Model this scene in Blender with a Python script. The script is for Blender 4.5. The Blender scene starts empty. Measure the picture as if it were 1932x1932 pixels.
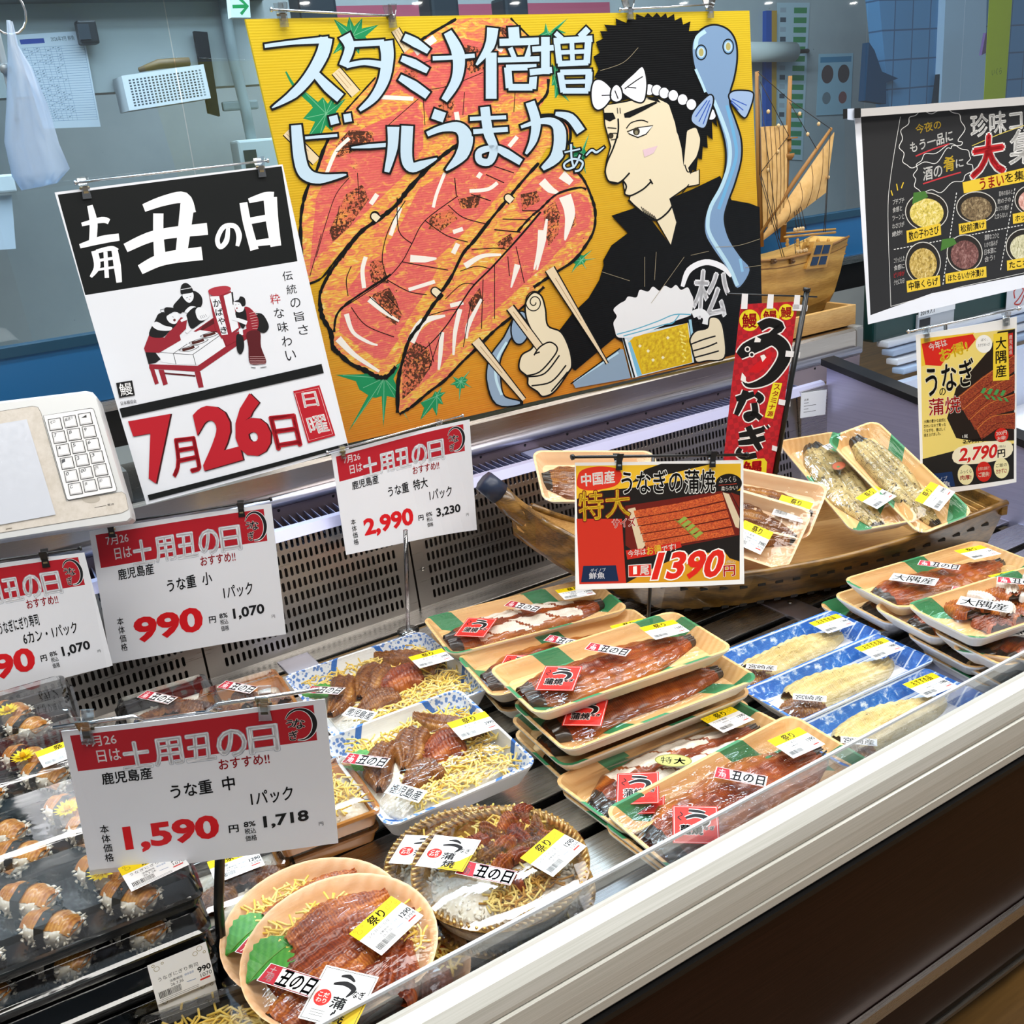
import bpy, bmesh, math, random
from mathutils import Vector, Matrix, Euler
from mathutils.geometry import tessellate_polygon
random.seed(7)
S = bpy.context.scene
COL = S.collection
PI = math.pi
# ------------------------------------------------------------------ camera
EYE = Vector((0, 0, 1.45))
AX = Vector((0.84055666, -0.25214218, 0.47946722))   # the case's long direction, seen from the camera
AY = Vector((-0.53482957, -0.24550005, 0.80850916))  # depth
AZ = Vector((-0.08615004, -0.93603101, -0.34120979))  # up
cd = bpy.data.cameras.new('camera'); cam = bpy.data.objects.new('camera', cd); COL.objects.link(cam)
cd.sensor_width = 36; cd.lens = 36; cd.clip_start = .02
cam.matrix_world = Matrix(((AX[0], -AX[1], -AX[2], 0), (AY[0], -AY[1], -AY[2], 0), (AZ[0], -AZ[1], -AZ[2], 1.45), (0, 0, 0, 1)))
S.camera = cam
# ------------------------------------------------------------------ light
S.view_settings.view_transform = 'Standard'; S.view_settings.look = 'None'
S.view_settings.gamma = 1; S.view_settings.exposure = 0.0
w = bpy.data.worlds.new('shop_air'); S.world = w; w.use_nodes = True
w.node_tree.nodes['Background'].inputs[0].default_value = (.93, .95, 1, 1)
w.node_tree.nodes['Background'].inputs[1].default_value = .42
def lamp(name, loc, rot, sx, sy, e, col=(1, 1, 1)):
    l = bpy.data.lights.new(name, 'AREA'); l.shape = 'RECTANGLE'; l.size = sx; l.size_y = sy; l.energy = e; l.color = col
    o = bpy.data.objects.new(name, l); COL.objects.link(o); o.location = loc; o.rotation_euler = rot
    return o
lamp('aisle_light', (.6, -.5, 2.9), (math.radians(20), 0, 0), 3.2, .5, 46, (1, .97, .92))
lamp('case_light', (.75, .85, 2.6), (0, 0, 0), 2.6, .25, 34, (1, .98, .95))
lamp('right_light', (2.6, .6, 2.7), (0, math.radians(25), 0), .6, 2.0, 20, (1, .98, .95))
lamp('back_room_light', (.5, 1.95, 2.8), (math.radians(12), 0, 0), 3.4, .2, 105, (.92, .97, 1))
# ------------------------------------------------------------------ pixel helpers: a pixel of the photograph to a point on a plane of the place
def ray(px, py):
    d = Vector((px - 966, py - 966, 1932.0))
    return Vector((AX.dot(d), AY.dot(d), AZ.dot(d)))
def rz(px, py, z):
    d = ray(px, py); return EYE + d * ((z - 1.45) / d.z)
def ry(px, py, y):
    d = ray(px, py); return EYE + d * (y / d.y)
def rx(px, py, x):
    d = ray(px, py); return EYE + d * (x / d.x)
def rp(px, py, P, n):
    d = ray(px, py); return EYE + d * ((P - EYE).dot(n) / d.dot(n))
# ------------------------------------------------------------------ materials
def lin(h):
    h = h.lstrip('#'); c = [int(h[i:i + 2], 16) / 255 for i in (0, 2, 4)]
    return tuple(((x / 12.92) if x <= .04045 else ((x + .055) / 1.055) ** 2.4) for x in c) + (1,)
MC = {}
def flat(h, rough=.55, metal=0, spec=.5, coat=0):
    k = (h, rough, metal, coat)
    if k in MC: return MC[k]
    m = bpy.data.materials.new('paint_' + h.lstrip('#')); m.use_nodes = True
    b = m.node_tree.nodes['Principled BSDF']
    b.inputs['Base Color'].default_value = lin(h); b.inputs['Roughness'].default_value = rough
    b.inputs['Metallic'].default_value = metal; b.inputs['Specular IOR Level'].default_value = .25 if abs(rough - .5) < .001 else spec; b.inputs['Coat Weight'].default_value = coat
    MC[k] = m; return m
class N:
    """small node-graph writer"""
    def __init__(s, name):
        s.m = bpy.data.materials.new(name); s.m.use_nodes = True; s.t = s.m.node_tree; s.b = s.t.nodes['Principled BSDF']
        s.out = s.t.nodes['Material Output']; s._c = None
    def new(s, ty, **kw):
        n = s.t.nodes.new(ty)
        for k, v in kw.items(): setattr(n, k, v)
        return n
    def link(s, a, b): s.t.links.new(a, b)
    def co(s, scale=(1, 1, 1), loc=(0, 0, 0), rot=(0, 0, 0)):
        if s._c is None: s._c = s.new('ShaderNodeTexCoord')
        mp = s.new('ShaderNodeMapping'); mp.inputs['Scale'].default_value = scale; mp.inputs['Location'].default_value = loc; mp.inputs['Rotation'].default_value = rot
        s.link(s._c.outputs['Object'], mp.inputs[0]); return mp.outputs[0]
    def noise(s, vec, scale, detail=3, rough=.55, dist=0):
        n = s.new('ShaderNodeTexNoise'); n.inputs['Scale'].default_value = scale; n.inputs['Detail'].default_value = detail
        n.inputs['Roughness'].default_value = rough; n.inputs['Distortion'].default_value = dist
        s.link(vec, n.inputs[0]); return n.outputs[0]
    def wave(s, vec, scale, dist=0, axis='X', detail=2, dscale=1, ty='BANDS'):
        n = s.new('ShaderNodeTexWave', wave_type=ty)
        if ty == 'BANDS': n.bands_direction = axis
        n.inputs['Scale'].default_value = scale; n.inputs['Distortion'].default_value = dist; n.inputs['Detail'].default_value = detail; n.inputs['Detail Scale'].default_value = dscale
        s.link(vec, n.inputs[0]); return n.outputs[1]
    def voro(s, vec, scale, feat='F1', out=0):
        n = s.new('ShaderNodeTexVoronoi', feature=feat); n.inputs['Scale'].default_value = scale; s.link(vec, n.inputs[0]); return n.outputs[out]
    def ramp(s, fac, stops, mode='LINEAR'):
        n = s.new('ShaderNodeValToRGB'); e = n.color_ramp.elements; n.color_ramp.interpolation = mode
        while len(e) < len(stops): e.new(.5)
        for el, (p, c) in zip(e, stops):
            el.position = p; el.color = lin(c) if isinstance(c, str) else (c, c, c, 1)
        s.link(fac, n.inputs[0]); return n.outputs[0]
    def mix(s, fac, a, b, mode='MIX'):
        n = s.new('ShaderNodeMix', data_type='RGBA', blend_type=mode)
        for i, v in ((0, fac), (6, a), (7, b)):
            if isinstance(v, str): n.inputs[i].default_value = lin(v)
            elif isinstance(v, (int, float)): n.inputs[i].default_value = v
            else: s.link(v, n.inputs[i])
        return n.outputs[2]
    def math(s, op, a, b=0):
        n = s.new('ShaderNodeMath', operation=op)
        for i, v in ((0, a), (1, b)):
            if isinstance(v, (int, float)): n.inputs[i].default_value = v
            else: s.link(v, n.inputs[i])
        return n.outputs[0]
    def axis(s, vec, i):
        n = s.new('ShaderNodeSeparateXYZ'); s.link(vec, n.inputs[0]); return n.outputs[i]
    def col(s, c):
        if isinstance(c, str): s.b.inputs['Base Color'].default_value = lin(c)
        else: s.link(c, s.b.inputs['Base Color'])
        return s
    def rough(s, r):
        if isinstance(r, (int, float)): s.b.inputs['Roughness'].default_value = r
        else: s.link(r, s.b.inputs['Roughness'])
        return s
    def set(s, **kw):
        for k, v in kw.items(): s.b.inputs[k.replace('_', ' ')].default_value = v
        return s
    def bump(s, h, strength=.3, dist=.002):
        n = s.new('ShaderNodeBump'); n.inputs['Strength'].default_value = strength; n.inputs['Distance'].default_value = dist
        s.link(h, n.inputs['Height']); s.link(n.outputs[0], s.b.inputs['Normal']); s._bump = n.outputs[0]; return s
def clear(name, tint='#ffffff', rough=.04, gloss=.1, wr=0, wscale=40, wdist=.002, fac=1.0, coat_col='#ffffff'):
    """thin clear plastic or glass: a see-through sheet that mirrors at grazing angles"""
    g = N(name); t = g.t
    tr = g.new('ShaderNodeBsdfTransparent'); tr.inputs[0].default_value = lin(tint)
    gl = g.new('ShaderNodeBsdfGlossy'); gl.inputs[0].default_value = lin(coat_col); gl.inputs['Roughness'].default_value = rough
    lw = g.new('ShaderNodeFresnel'); lw.inputs[0].default_value = 1.45
    if wr:
        v = g.co(); h = g.mix(.5, g.noise(v, wscale, 2, .5, 1.5), g.noise(g.co((.35, 1.6, 1), rot=(0, 0, .5)), wscale * 1.4, 2, .5, 2))
        bp = g.new('ShaderNodeBump'); bp.inputs['Strength'].default_value = wr; bp.inputs['Distance'].default_value = wdist
        g.link(h, bp.inputs['Height']); g.link(bp.outputs[0], gl.inputs['Normal']); g.link(bp.outputs[0], lw.inputs['Normal'])
    f = g.math('ADD', g.math('MULTIPLY', lw.outputs[0], fac), gloss)
    mx = g.new('ShaderNodeMixShader'); g.link(f, mx.inputs[0]); g.link(tr.outputs[0], mx.inputs[1]); g.link(gl.outputs[0], mx.inputs[2])
    g.link(mx.outputs[0], g.out.inputs[0]); g.t.nodes.remove(g.b); return g.m
# ------------------------------------------------------------------ mesh writer
class MB:
    def __init__(s): s.v = []; s.f = []; s.mi = []; s.mats = []; s.sm = []
    def m(s, mat):
        for i, q in enumerate(s.mats):
            if q is mat: return i
        s.mats.append(mat); return len(s.mats) - 1
    def add(s, vs, fs, mat, smooth=False, M=None):
        o = len(s.v); k = s.m(mat)
        s.v += [(M @ Vector(v)) if M else Vector(v) for v in vs]
        for f in fs: s.f.append([i + o for i in f]); s.mi.append(k); s.sm.append(smooth)
        return s
    def box(s, c, d, mat, M=None, bev=0):
        x, y, z = [q / 2 for q in d]
        vs = [(c[0] + a * x, c[1] + b * y, c[2] + e * z) for a in (-1, 1) for b in (-1, 1) for e in (-1, 1)]
        fs = [(0, 1, 3, 2), (4, 6, 7, 5), (0, 4, 5, 1), (2, 3, 7, 6), (0, 2, 6, 4), (1, 5, 7, 3)]
        if bev:
            bm = bmesh.new(); q = [bm.verts.new(v) for v in vs]
            for f in fs: bm.faces.new([q[i] for i in f])
            bmesh.ops.bevel(bm, geom=bm.edges[:], offset=bev, segments=2, affect='EDGES', profile=.6)
            bm.verts.index_update(); vs = [v.co.copy() for v in bm.verts]; fs = [[v.index for v in f.verts] for f in bm.faces]; bm.free()
        return s.add(vs, fs, mat, False, M)
    def tube(s, pts, r, mat, seg=8, cap=True, M=None, closed=False):
        pts = [Vector(p) for p in pts]; n = len(pts); vs = []; fs = []
        rr = r if isinstance(r, (list, tuple)) else [r] * n
        up = None
        for i, p in enumerate(pts):
            t = (pts[(i + 1) % n] - pts[i - 1]) if closed else (pts[min(i + 1, n - 1)] - pts[max(i - 1, 0)])
            t.normalize()
            if up is None: up = t.orthogonal().normalized()
            up = (up - t * up.dot(t)); up = up.normalized() if up.length > 1e-6 else t.orthogonal().normalized()
            b = t.cross(up)
            for k in range(seg):
                a = 2 * PI * k / seg; vs.append(p + (up * math.cos(a) + b * math.sin(a)) * rr[i])
        for i in range(n if closed else n - 1):
            j = (i + 1) % n
            for k in range(seg): fs.append((i * seg + k, i * seg + (k + 1) % seg, j * seg + (k + 1) % seg, j * seg + k))
        if cap and not closed: fs.append(list(range(seg))[::-1]); fs.append([(n - 1) * seg + k for k in range(seg)])
        return s.add(vs, fs, mat, True, M)
    def lathe(s, prof, mat, seg=32, M=None, sx=1, sy=1):
        vs = [(r * math.cos(2 * PI * k / seg) * sx, r * math.sin(2 * PI * k / seg) * sy, z) for r, z in prof for k in range(seg)]
        fs = [(i * seg + k, i * seg + (k + 1) % seg, (i + 1) * seg + (k + 1) % seg, (i + 1) * seg + k) for i in range(len(prof) - 1) for k in range(seg)]
        if prof[0][0] > 0: fs.append(list(range(seg))[::-1])
        if prof[-1][0] > 0: fs.append([(len(prof) - 1) * seg + k for k in range(seg)])
        return s.add(vs, fs, mat, True, M)
    def loft(s, loops, mat, cap0=True, cap1=True, smooth=False, M=None):
        n = len(loops[0]); vs = [p for l in loops for p in l]
        fs = [(i * n + k, i * n + (k + 1) % n, (i + 1) * n + (k + 1) % n, (i + 1) * n + k) for i in range(len(loops) - 1) for k in range(n)]
        if cap0: fs.append(list(range(n))[::-1])
        if cap1: fs.append([(len(loops) - 1) * n + k for k in range(n)])
        return s.add(vs, fs, mat, smooth, M)
    def prism_x(s, prof, x0, x1, mat, smooth=False):
        """profile of (y, z) pushed along x"""
        return s.loft([[(x0, y, z) for y, z in prof], [(x1, y, z) for y, z in prof]], mat, smooth=smooth)
    def grid(s, fn, nu, nv, mat, smooth=True, mf=None):
        o = len(s.v)
        for i in range(nu + 1):
            for j in range(nv + 1): s.v.append(Vector(fn(i / nu, j / nv)))
        for i in range(nu):
            for j in range(nv):
                a = o + i * (nv + 1) + j
                s.f.append([a, a + nv + 1, a + nv + 2, a + 1]); s.sm.append(smooth)
                s.mi.append(s.m(mf((i + .5) / nu, (j + .5) / nv) if mf else mat))
        return s
    def mesh(s, name):
        me = bpy.data.meshes.new(name); me.from_pydata([tuple(v) for v in s.v], [], s.f)
        for m in s.mats: me.materials.append(m)
        me.polygons.foreach_set('material_index', s.mi); me.polygons.foreach_set('use_smooth', s.sm)
        me.update(); return me
    def build(s, name, parent=None, **kw): return link(name, s.mesh(name), parent, **kw)
def link(name, me, parent=None, loc=None, rot=None, **kw):
    o = bpy.data.objects.new(name, me); COL.objects.link(o)
    if parent: o.parent = parent
    if loc is not None: o.location = loc
    if rot is not None: o.rotation_euler = rot
    for k, v in kw.items(): o[k] = v
    return o
def thing(name, label, cat, loc=(0, 0, 0), rot=(0, 0, 0), group=None):
    o = bpy.data.objects.new(name, None); COL.objects.link(o); o.empty_display_size = .03
    o.location = loc; o.rotation_euler = rot; o['label'] = label; o['category'] = cat
    if group: o['group'] = group
    return o
def tag(o, label, cat, group=None):
    o['label'] = label; o['category'] = cat
    if group: o['group'] = group
    return o
def struct(o): o['kind'] = 'structure'; return o
def rrect(L, W, r, z=0, n=5, x0=0, y0=0):
    p = []
    for cx, cy, a0 in ((L / 2 - r, W / 2 - r, 0), (-L / 2 + r, W / 2 - r, 90), (-L / 2 + r, -W / 2 + r, 180), (L / 2 - r, -W / 2 + r, 270)):
        for k in range(n + 1):
            a = math.radians(a0 + 90 * k / n); p.append(Vector((x0 + cx + r * math.cos(a), y0 + cy + r * math.sin(a), z)))
    return p
# ------------------------------------------------------------------ print writer: flat inks laid on a sheet
_tc = {}
def glyphs(s, off=0.0):
    k = (s, off)
    if k not in _tc:
        cu = bpy.data.curves.new('t', 'FONT'); cu.body = s; cu.resolution_u = 3; cu.offset = off
        o = bpy.data.objects.new('t', cu); COL.objects.link(o)
        bpy.context.view_layer.update()
        dg = bpy.context.evaluated_depsgraph_get(); me = bpy.data.meshes.new_from_object(o.evaluated_get(dg))
        _tc[k] = ([v.co.to_2d() for v in me.vertices], [list(p.vertices) for p in me.polygons])
        bpy.data.meshes.remove(me); bpy.data.objects.remove(o); bpy.data.curves.remove(cu)
    return _tc[k]
def sm(pts, closed=False, k=5):
    """smooth curve through points"""
    P = [Vector(p[:2]) for p in pts]; n = len(P); out = []
    if n < 3: return P
    for i in range(n if closed else n - 1):
        if closed: a, b, c, d = P[i - 1], P[i], P[(i + 1) % n], P[(i + 2) % n]
        else: a, b, c, d = P[max(i - 1, 0)], P[i], P[i + 1], P[min(i + 2, n - 1)]
        for j in range(k):
            t = j / k
            out.append(.5 * ((2 * b) + (c - a) * t + (2 * a - 5 * b + 4 * c - d) * t * t + (3 * b - a - 3 * c + d) * t ** 3))
    if not closed: out.append(P[-1])
    return out
class Art:
    """to3(x, y) -> point on the sheet; n = sheet normal towards the reader"""
    def __init__(s, to3, n, mb=None, eps=2.5e-5, rough=.5):
        s.to3 = to3; s.n = Vector(n).normalized(); s.mb = mb or MB(); s.k = 1; s.eps = eps; s.rough = rough; s.T = lambda p: p
    def mat(s, c): return flat(c, s.rough) if isinstance(c, str) else c
    def _put(s, pts, fs, c):
        off = s.n * (s.eps * s.k)
        s.mb.add([s.to3(p[0], p[1]) + off for p in pts], fs, s.mat(c))
    def poly(s, pts, c, smooth=False, hold=False):
        pts = [s.T(p) for p in pts]
        if smooth: pts = sm(pts, True)
        tri = tessellate_polygon([[Vector((p[0], p[1], 0)) for p in pts]])
        s._put(pts, tri, c)
        if not hold: s.k += 1
        return s
    def line(s, pts, w, c, closed=False, smooth=True, hold=False):
        """w: one width or one per given point; in the sheet's units after the transform"""
        P = [s.T(p) for p in pts]; n0 = len(P)
        ws = list(w) if isinstance(w, (list, tuple)) else [w] * n0
        if smooth and n0 > 2:
            Q = sm(P, closed, 5); m = len(Q); nn = n0 if closed else n0 - 1
            W = []
            for i in range(m):
                t = i / 5 if closed else i / (m - 1) * nn
                a = int(t) % n0; b = (a + 1) % n0 if closed else min(a + 1, n0 - 1); W.append(ws[a] + (ws[b] - ws[a]) * (t - int(t)))
            P, ws = Q, W
        P = [Vector(p[:2]) for p in P]; n = len(P); vs = []
        for i in range(n):
            t = (P[(i + 1) % n] - P[i - 1]) if closed else (P[min(i + 1, n - 1)] - P[max(i - 1, 0)])
            if t.length < 1e-9: t = Vector((1, 0))
            t.normalize(); q = Vector((-t.y, t.x)) * ws[i] / 2
            vs += [P[i] + q, P[i] - q]
        fs = [(2 * i, 2 * i + 1, (2 * i + 3) % (2 * n), (2 * i + 2) % (2 * n)) for i in range(n if closed else n - 1)]
        s._put(vs, fs, c)
        if not hold: s.k += 1
        return s
    def disc(s, c, rx_, ry_, col, rot=0, n=28):
        ca, sa = math.cos(rot), math.sin(rot); T, s.T = s.T, (lambda p: p)
        s.poly([(c[0] + rx_ * math.cos(2 * PI * i / n) * ca - ry_ * math.sin(2 * PI * i / n) * sa, c[1] + rx_ * math.cos(2 * PI * i / n) * sa + ry_ * math.sin(2 * PI * i / n) * ca) for i in range(n)], col); s.T = T; return s
    def text(s, body, quad, c, bold=0.0, ol=None, olw=.05, shear=0):
        """quad: where the lettering's own box lands: top-left, top-right, bottom-right, bottom-left"""
        q = [Vector(s.T(p)[:2]) for p in quad]
        v0, _ = glyphs(body, 0.0)
        if not v0: return s
        x0 = min(v.x for v in v0); x1 = max(v.x for v in v0); y0 = min(v.y for v in v0); y1 = max(v.y for v in v0)
        cjk = any(ord(ch) > 0x3000 for ch in body)
        def ring(r_, n_): return [(r_ * math.cos(2 * PI * i / n_), r_ * math.sin(2 * PI * i / n_)) for i in range(n_)] if r_ > 0 else [(0, 0)]
        todo = []
        if ol: todo += [(0, ol, ring(bold + olw, 8))] if cjk else [(bold + olw, ol, [(0, 0)])]
        todo += [(0, c, ring(bold * .8, 4))] if cjk else [(bold, c, [(0, 0)])]
        for off, cc, shifts in todo:
            vs, fs = glyphs(body, off); out = []; n0 = len(vs); fs = [[i + j * n0 for i in f] for j in range(len(shifts)) for f in fs]
            for v in [v + Vector(d) for d in shifts for v in vs]:
                a = (v.x - x0) / max(x1 - x0, 1e-6); b = (y1 - v.y) / max(y1 - y0, 1e-6); a += shear * (.5 - b)
                out.append((q[0] * (1 - a) + q[1] * a) * (1 - b) + (q[3] * (1 - a) + q[2] * a) * b)
            s._put(out, fs, cc); s.k += 1
        return s
    def row(s, body, p0, p1, h, c, **kw):
        """lettering from p0 to p1 along the top edge, h deep"""
        a, b = Vector(p0[:2]), Vector(p1[:2]); t = (b - a).normalized(); d = Vector((-t.y, t.x)) * h
        return s.text(body, [a, b, b + d, a + d], c, **kw)
    def col_text(s, body, top, bot, wdt, c, **kw):
        """one character under the other"""
        a, b = Vector(top), Vector(bot); n = len(body); st = (b - a) / n; t = st.normalized(); r = Vector((-t.y, t.x)) * -wdt / 2
        for i, ch in enumerate(body):
            if ch == ' ': continue
            p = a + st * (i + .06); e = a + st * (i + .94)
            if ch in 'ー': p = a + st * (i + .3); e = a + st * (i + .5)
            s.text(ch, [p - r, p + r, e + r, e - r], c, **kw)
        return s
def bend(mb, cuts, fn):
    """cut a printed sheet into strips and let fn move its points: a curl in the paper"""
    me = mb.mesh('tmp'); bm = bmesh.new(); bm.from_mesh(me)
    for cut_dir, cut_o, hi, n in cuts:
        for i in range(0, n + 1):
            bmesh.ops.bisect_plane(bm, geom=bm.verts[:] + bm.edges[:] + bm.faces[:], plane_co=Vector(cut_o) + Vector(cut_dir) * (hi * i / n), plane_no=cut_dir)
    for v in bm.verts: v.co = fn(v.co)
    bm.to_mesh(me); bm.free(); return me
# ================================================================== materials of the setting
def steel(name, c='#c9c6c2', r=.28, brush='X', bump=.05):
    g = N(name); sc = (1, 60, 60) if brush == 'X' else (60, 60, 1)
    n = g.noise(g.co(sc), 14, 3); g.col(c).set(Metallic=1.0)
    g.rough(g.ramp(n, [(.3, r * .8), (.7, r * 1.25)])); g.bump(n, bump, .001); return g.m
STEEL = steel('brushed_steel'); STEEL_LIGHT = steel('light_steel', '#dcdcec', .35); STEEL_DARK = steel('dark_steel', '#8c8880', .3)  # three steel tones; the darkest is for screws and the lower kick line
g = N('lavender_panel'); n = g.noise(g.co((1, 1, 40)), 8, 3); g.col(g.ramp(n, [(.2, '#a3a3c8'), (.8, '#b4b4d6')])).set(Metallic=.55).rough(.38); LAV = g.m
g = N('cream_rail'); n = g.noise(g.co((1, 90, 90)), 10, 3); g.col(g.ramp(n, [(.3, '#d4d5cc'), (.7, '#e6e6e0')])).rough(.3).set(Metallic=.25); g.bump(n, .03, .001); RAIL = g.m
g = N('bronze_panel'); n = g.noise(g.co((1, 60, 60)), 12, 3); g.col(g.ramp(n, [(.3, '#2a1712'), (.7, '#3a221b')])).set(Metallic=.75).rough(.33); g.bump(n, .05, .001); BRONZE = g.m
g = N('plank_floor'); v = g.co((.25, 3, 1)); n = g.noise(v, 18, 4); g.col(g.ramp(n, [(.3, '#4a3418'), (.7, '#7a5a2e')])).rough(.35); FLOORM = g.m
g = N('room_wall'); n = g.noise(g.co(), 5, 4); sp = g.voro(g.co(), 22); c = g.mix(g.ramp(sp, [(.03, 1.0), (.05, 0.0)]), g.ramp(n, [(.3, '#a9b0b1'), (.7, '#b6bcbc')]), '#4d5a5c'); g.col(c).rough(.7); WALLM = g.m
BLACK = flat('#0b0b0d', .45); DARK = flat('#15161a', .6); WHITE = flat('#f4f4f4', .5)
GLASS = clear('window_glass', '#c9deea', .02, .03, fac=.8)
LIP = clear('guard_glass', '#b8bcc4', .05, .12)
# ================================================================== setting
FZ = .44
struct(MB().box((1.2, 1.0, FZ - .02), (9, 9, .04), FLOORM).build('floor'))
struct(MB().box((1.2, 3.2, 1.75), (7, .06, 2.62), WALLM).build('wall_back'))
o = struct(MB().prism_x([(2.2, 1.60), (2.26, 1.60), (2.26, 3.0), (2.2, 3.0)], -1.3, .83, WALLM).build('wall_left_room'))
o.name = 'wall_left'
mb = MB(); mb.prism_x([(2.13, 1.755), (2.2, 1.755), (2.2, 3.0), (2.13, 3.0)], -1.3, .83, flat('#7d8488', .7)); struct(mb.build('trim_1'))
struct(MB().box((1.2, 2.4, 3.03), (7, 1.7, .05), flat('#5a5e60', .8)).build('ceiling'))
# the window between shop and back room
wn = MB()
for x0, x1 in ((-1.2, .464), (.4655, 1.95), (1.9515, 2.28), (2.2815, 3.6)):
    wn.add([(x0, 1.62, 1.235), (x1, 1.62, 1.235), (x1, 1.62, 2.9), (x0, 1.62, 2.9)], [(0, 1, 2, 3)], GLASS)
win = struct(wn.build('window_1'))
fr = MB(); fr.box((1.2, 1.635, 1.178), (4.8, .05, .085), flat('#1d5c8e', .3)); fr.box((1.2, 1.625, 1.127), (4.8, .045, .016), STEEL); fr.box((1.2, 1.64, 1.09), (4.8, .05, .06), BLACK)
fr.box((1.2, 1.62, 1.228), (4.8, .03, .014), flat('#123b52', .35))
fr.build('window_frame', win)
# ================================================================== the open chilled case
case = thing('display_case', 'long open chilled display case with cream front rail and slotted steel back', 'display case', (.5, .9, FZ))
INV = Matrix.Translation((-.5, -.9, -FZ))
def cpart(mb, name):
    o = mb.build(name, case); o.matrix_parent_inverse = INV; return o
X0, X1 = -.9, 1.47
cpart(MB().prism_x([(.535, FZ + .05), (.56, FZ + .05), (.56, .79), (.535, .79)], X0, 3.2, BRONZE), 'front_panel')
k = MB(); k.box((1.1, .531, .564), (4.2, .006, .016), STEEL); k.box((1.1, .532, .481), (4.2, .005, .005), STEEL_DARK); k.box((1.1, .57, FZ + .03), (4.2, .04, .06), BLACK); cpart(k, 'kick_strip')
prof = [(.560, .80), (.560, .858), (.556, .864), (.548, .866), (.538, .862), (.531, .853), (.5285, .842), (.5285, .8385), (.5315, .8365), (.5275, .8345), (.5262, .82), (.5262, .803), (.530, .8005), (.5262, .799), (.5265, .790), (.530, .785), (.545, .783), (.56, .79)]
cpart(MB().prism_x(prof[::-1], X0, 3.2, RAIL), 'bumper_rail')
cpart(MB().box((1.1, .535, .7805), (4.2, .02, .006), BLACK), 'rail_seal')
cpart(MB().add([(X0, .5625, .79), (3.2, .5625, .79), (3.2, .5625, .882), (X0, .5625, .882)], [(0, 1, 2, 3)], LIP).box((1.1, .5625, .882), (4.2, .003, .0025), flat('#c8ccd2', .2)), 'guard_pane')
# deck of steel slats
dk = MB(); y = .575
while y < 1.27:
    dk.box(((X0 + X1) / 2, y + .029, .797), (X1 - X0, .052, .006), STEEL, bev=.0015); y += .066
cpart(dk, 'slat_deck')
for x in (-.28, .375, .985):
    xs = MB(); xs.box((x, .915, .799), (.045, .70, .006), STEEL_LIGHT, bev=.001)
    for yy in (.66, .93, 1.2): xs.lathe([(.004, .8015), (.004, .8028), (0, .8032)], STEEL_DARK, 10, Matrix.Translation((x + .008, yy, .0)))
    cpart(xs, 'cross_strip')
cpart(MB().box((.3, .92, .735), (2.5, .72, .02), BLACK), 'well_floor')
PANEL = steel('panel_steel', '#b4b0ac', .33)
# slotted back panels
def slotted(x0, x1, nm, z0=.806, z1=.962, blank0=.022, blank1=.022):
    mb = MB(); P, R, sw, sh = .0079, .0176, .0021, .0070
    def put(x, z): return (x, 1.285 + (z - .8) * .09, z)
    xa, xb = x0 + blank0, x1 - blank1; nc = int((xb - xa) / P); P = (xb - xa) / nc; nr = int((z1 - z0) / R); R = (z1 - z0) / nr
    for i in range(nc):
        cx = xa + (i + .5) * P
        for j in range(nr):
            cz = z0 + (j + .5) * R
            out = [(cx - P / 2, cz - R / 2), (cx, cz - R / 2), (cx + P / 2, cz - R / 2), (cx + P / 2, cz), (cx + P / 2, cz + R / 2), (cx, cz + R / 2), (cx - P / 2, cz + R / 2), (cx - P / 2, cz)]
            inn = [(cx - sw, cz - sh + .0015), (cx, cz - sh), (cx + sw, cz - sh + .0015), (cx + sw, cz), (cx + sw, cz + sh - .0015), (cx, cz + sh), (cx - sw, cz + sh - .0015), (cx - sw, cz)]
            dp = [(q[0], put(*q)[1] + .002, q[1]) for q in inn]
            mb.add([put(*q) for q in out + inn] + dp, [(a, (a + 1) % 8, 8 + (a + 1) % 8, 8 + a) for a in range(8)] + [(8 + a, 8 + (a + 1) % 8, 16 + (a + 1) % 8, 16 + a) for a in range(8)], PANEL)
    for a, b in ((x0, xa), (xb, x1)): mb.add([put(a, z0), put(b, z0), put(b, z1), put(a, z1)], [(0, 1, 2, 3)], PANEL)
    for a, b in ((.797, z0), (z1, .966)): mb.add([put(x0, a), put(x1, a), put(x1, b), put(x0, b)], [(0, 1, 2, 3)], PANEL)
    mb.lathe([(.0035, 0), (.003, .0015), (0, .002)], STEEL_DARK, 10, Matrix.Translation((x0 + .012, 1.287, .86)) @ Matrix.Rotation(PI / 2, 4, 'X'))
    cpart(mb, nm)
for a, b in ((-.9, -.32), (-.317, .262), (.265, .585), (.588, 1.40)): slotted(a, b, 'slotted_panel')
cpart(MB().box((1.437, 1.292, .88), (.072, .01, .18), STEEL), 'corner_plate')
cpart(MB().box((.28, 1.36, .85), (2.4, .05, .20), flat('#2a2019', .7)), 'back_cavity')
lp = MB(); lp.prism_x([(1.288, .962), (1.296, .962), (1.312, .972), (1.304, .977), (1.296, .975)], X0, X1, flat('#b4b6d6', .4, .3)); cpart(lp, 'grille_lip')
gm = flat('#8d93b4', .45, .3); gr = MB(); x = X0
while x < 1.44:
    if abs(x - .86) > .022 and abs(x - .2) > .022:
        gr.add([(x, 1.306, .968), (x + .004, 1.372, .968), (x + .013, 1.372, .948), (x + .009, 1.306, .948), (x + .0012, 1.306, .968), (x + .0052, 1.372, .968), (x + .0142, 1.372, .948), (x + .0102, 1.306, .948)], [(0, 3, 2, 1), (4, 5, 6, 7), (0, 1, 5, 4), (0, 4, 7, 3), (1, 2, 6, 5)], gm)
    x += .0115
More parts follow.
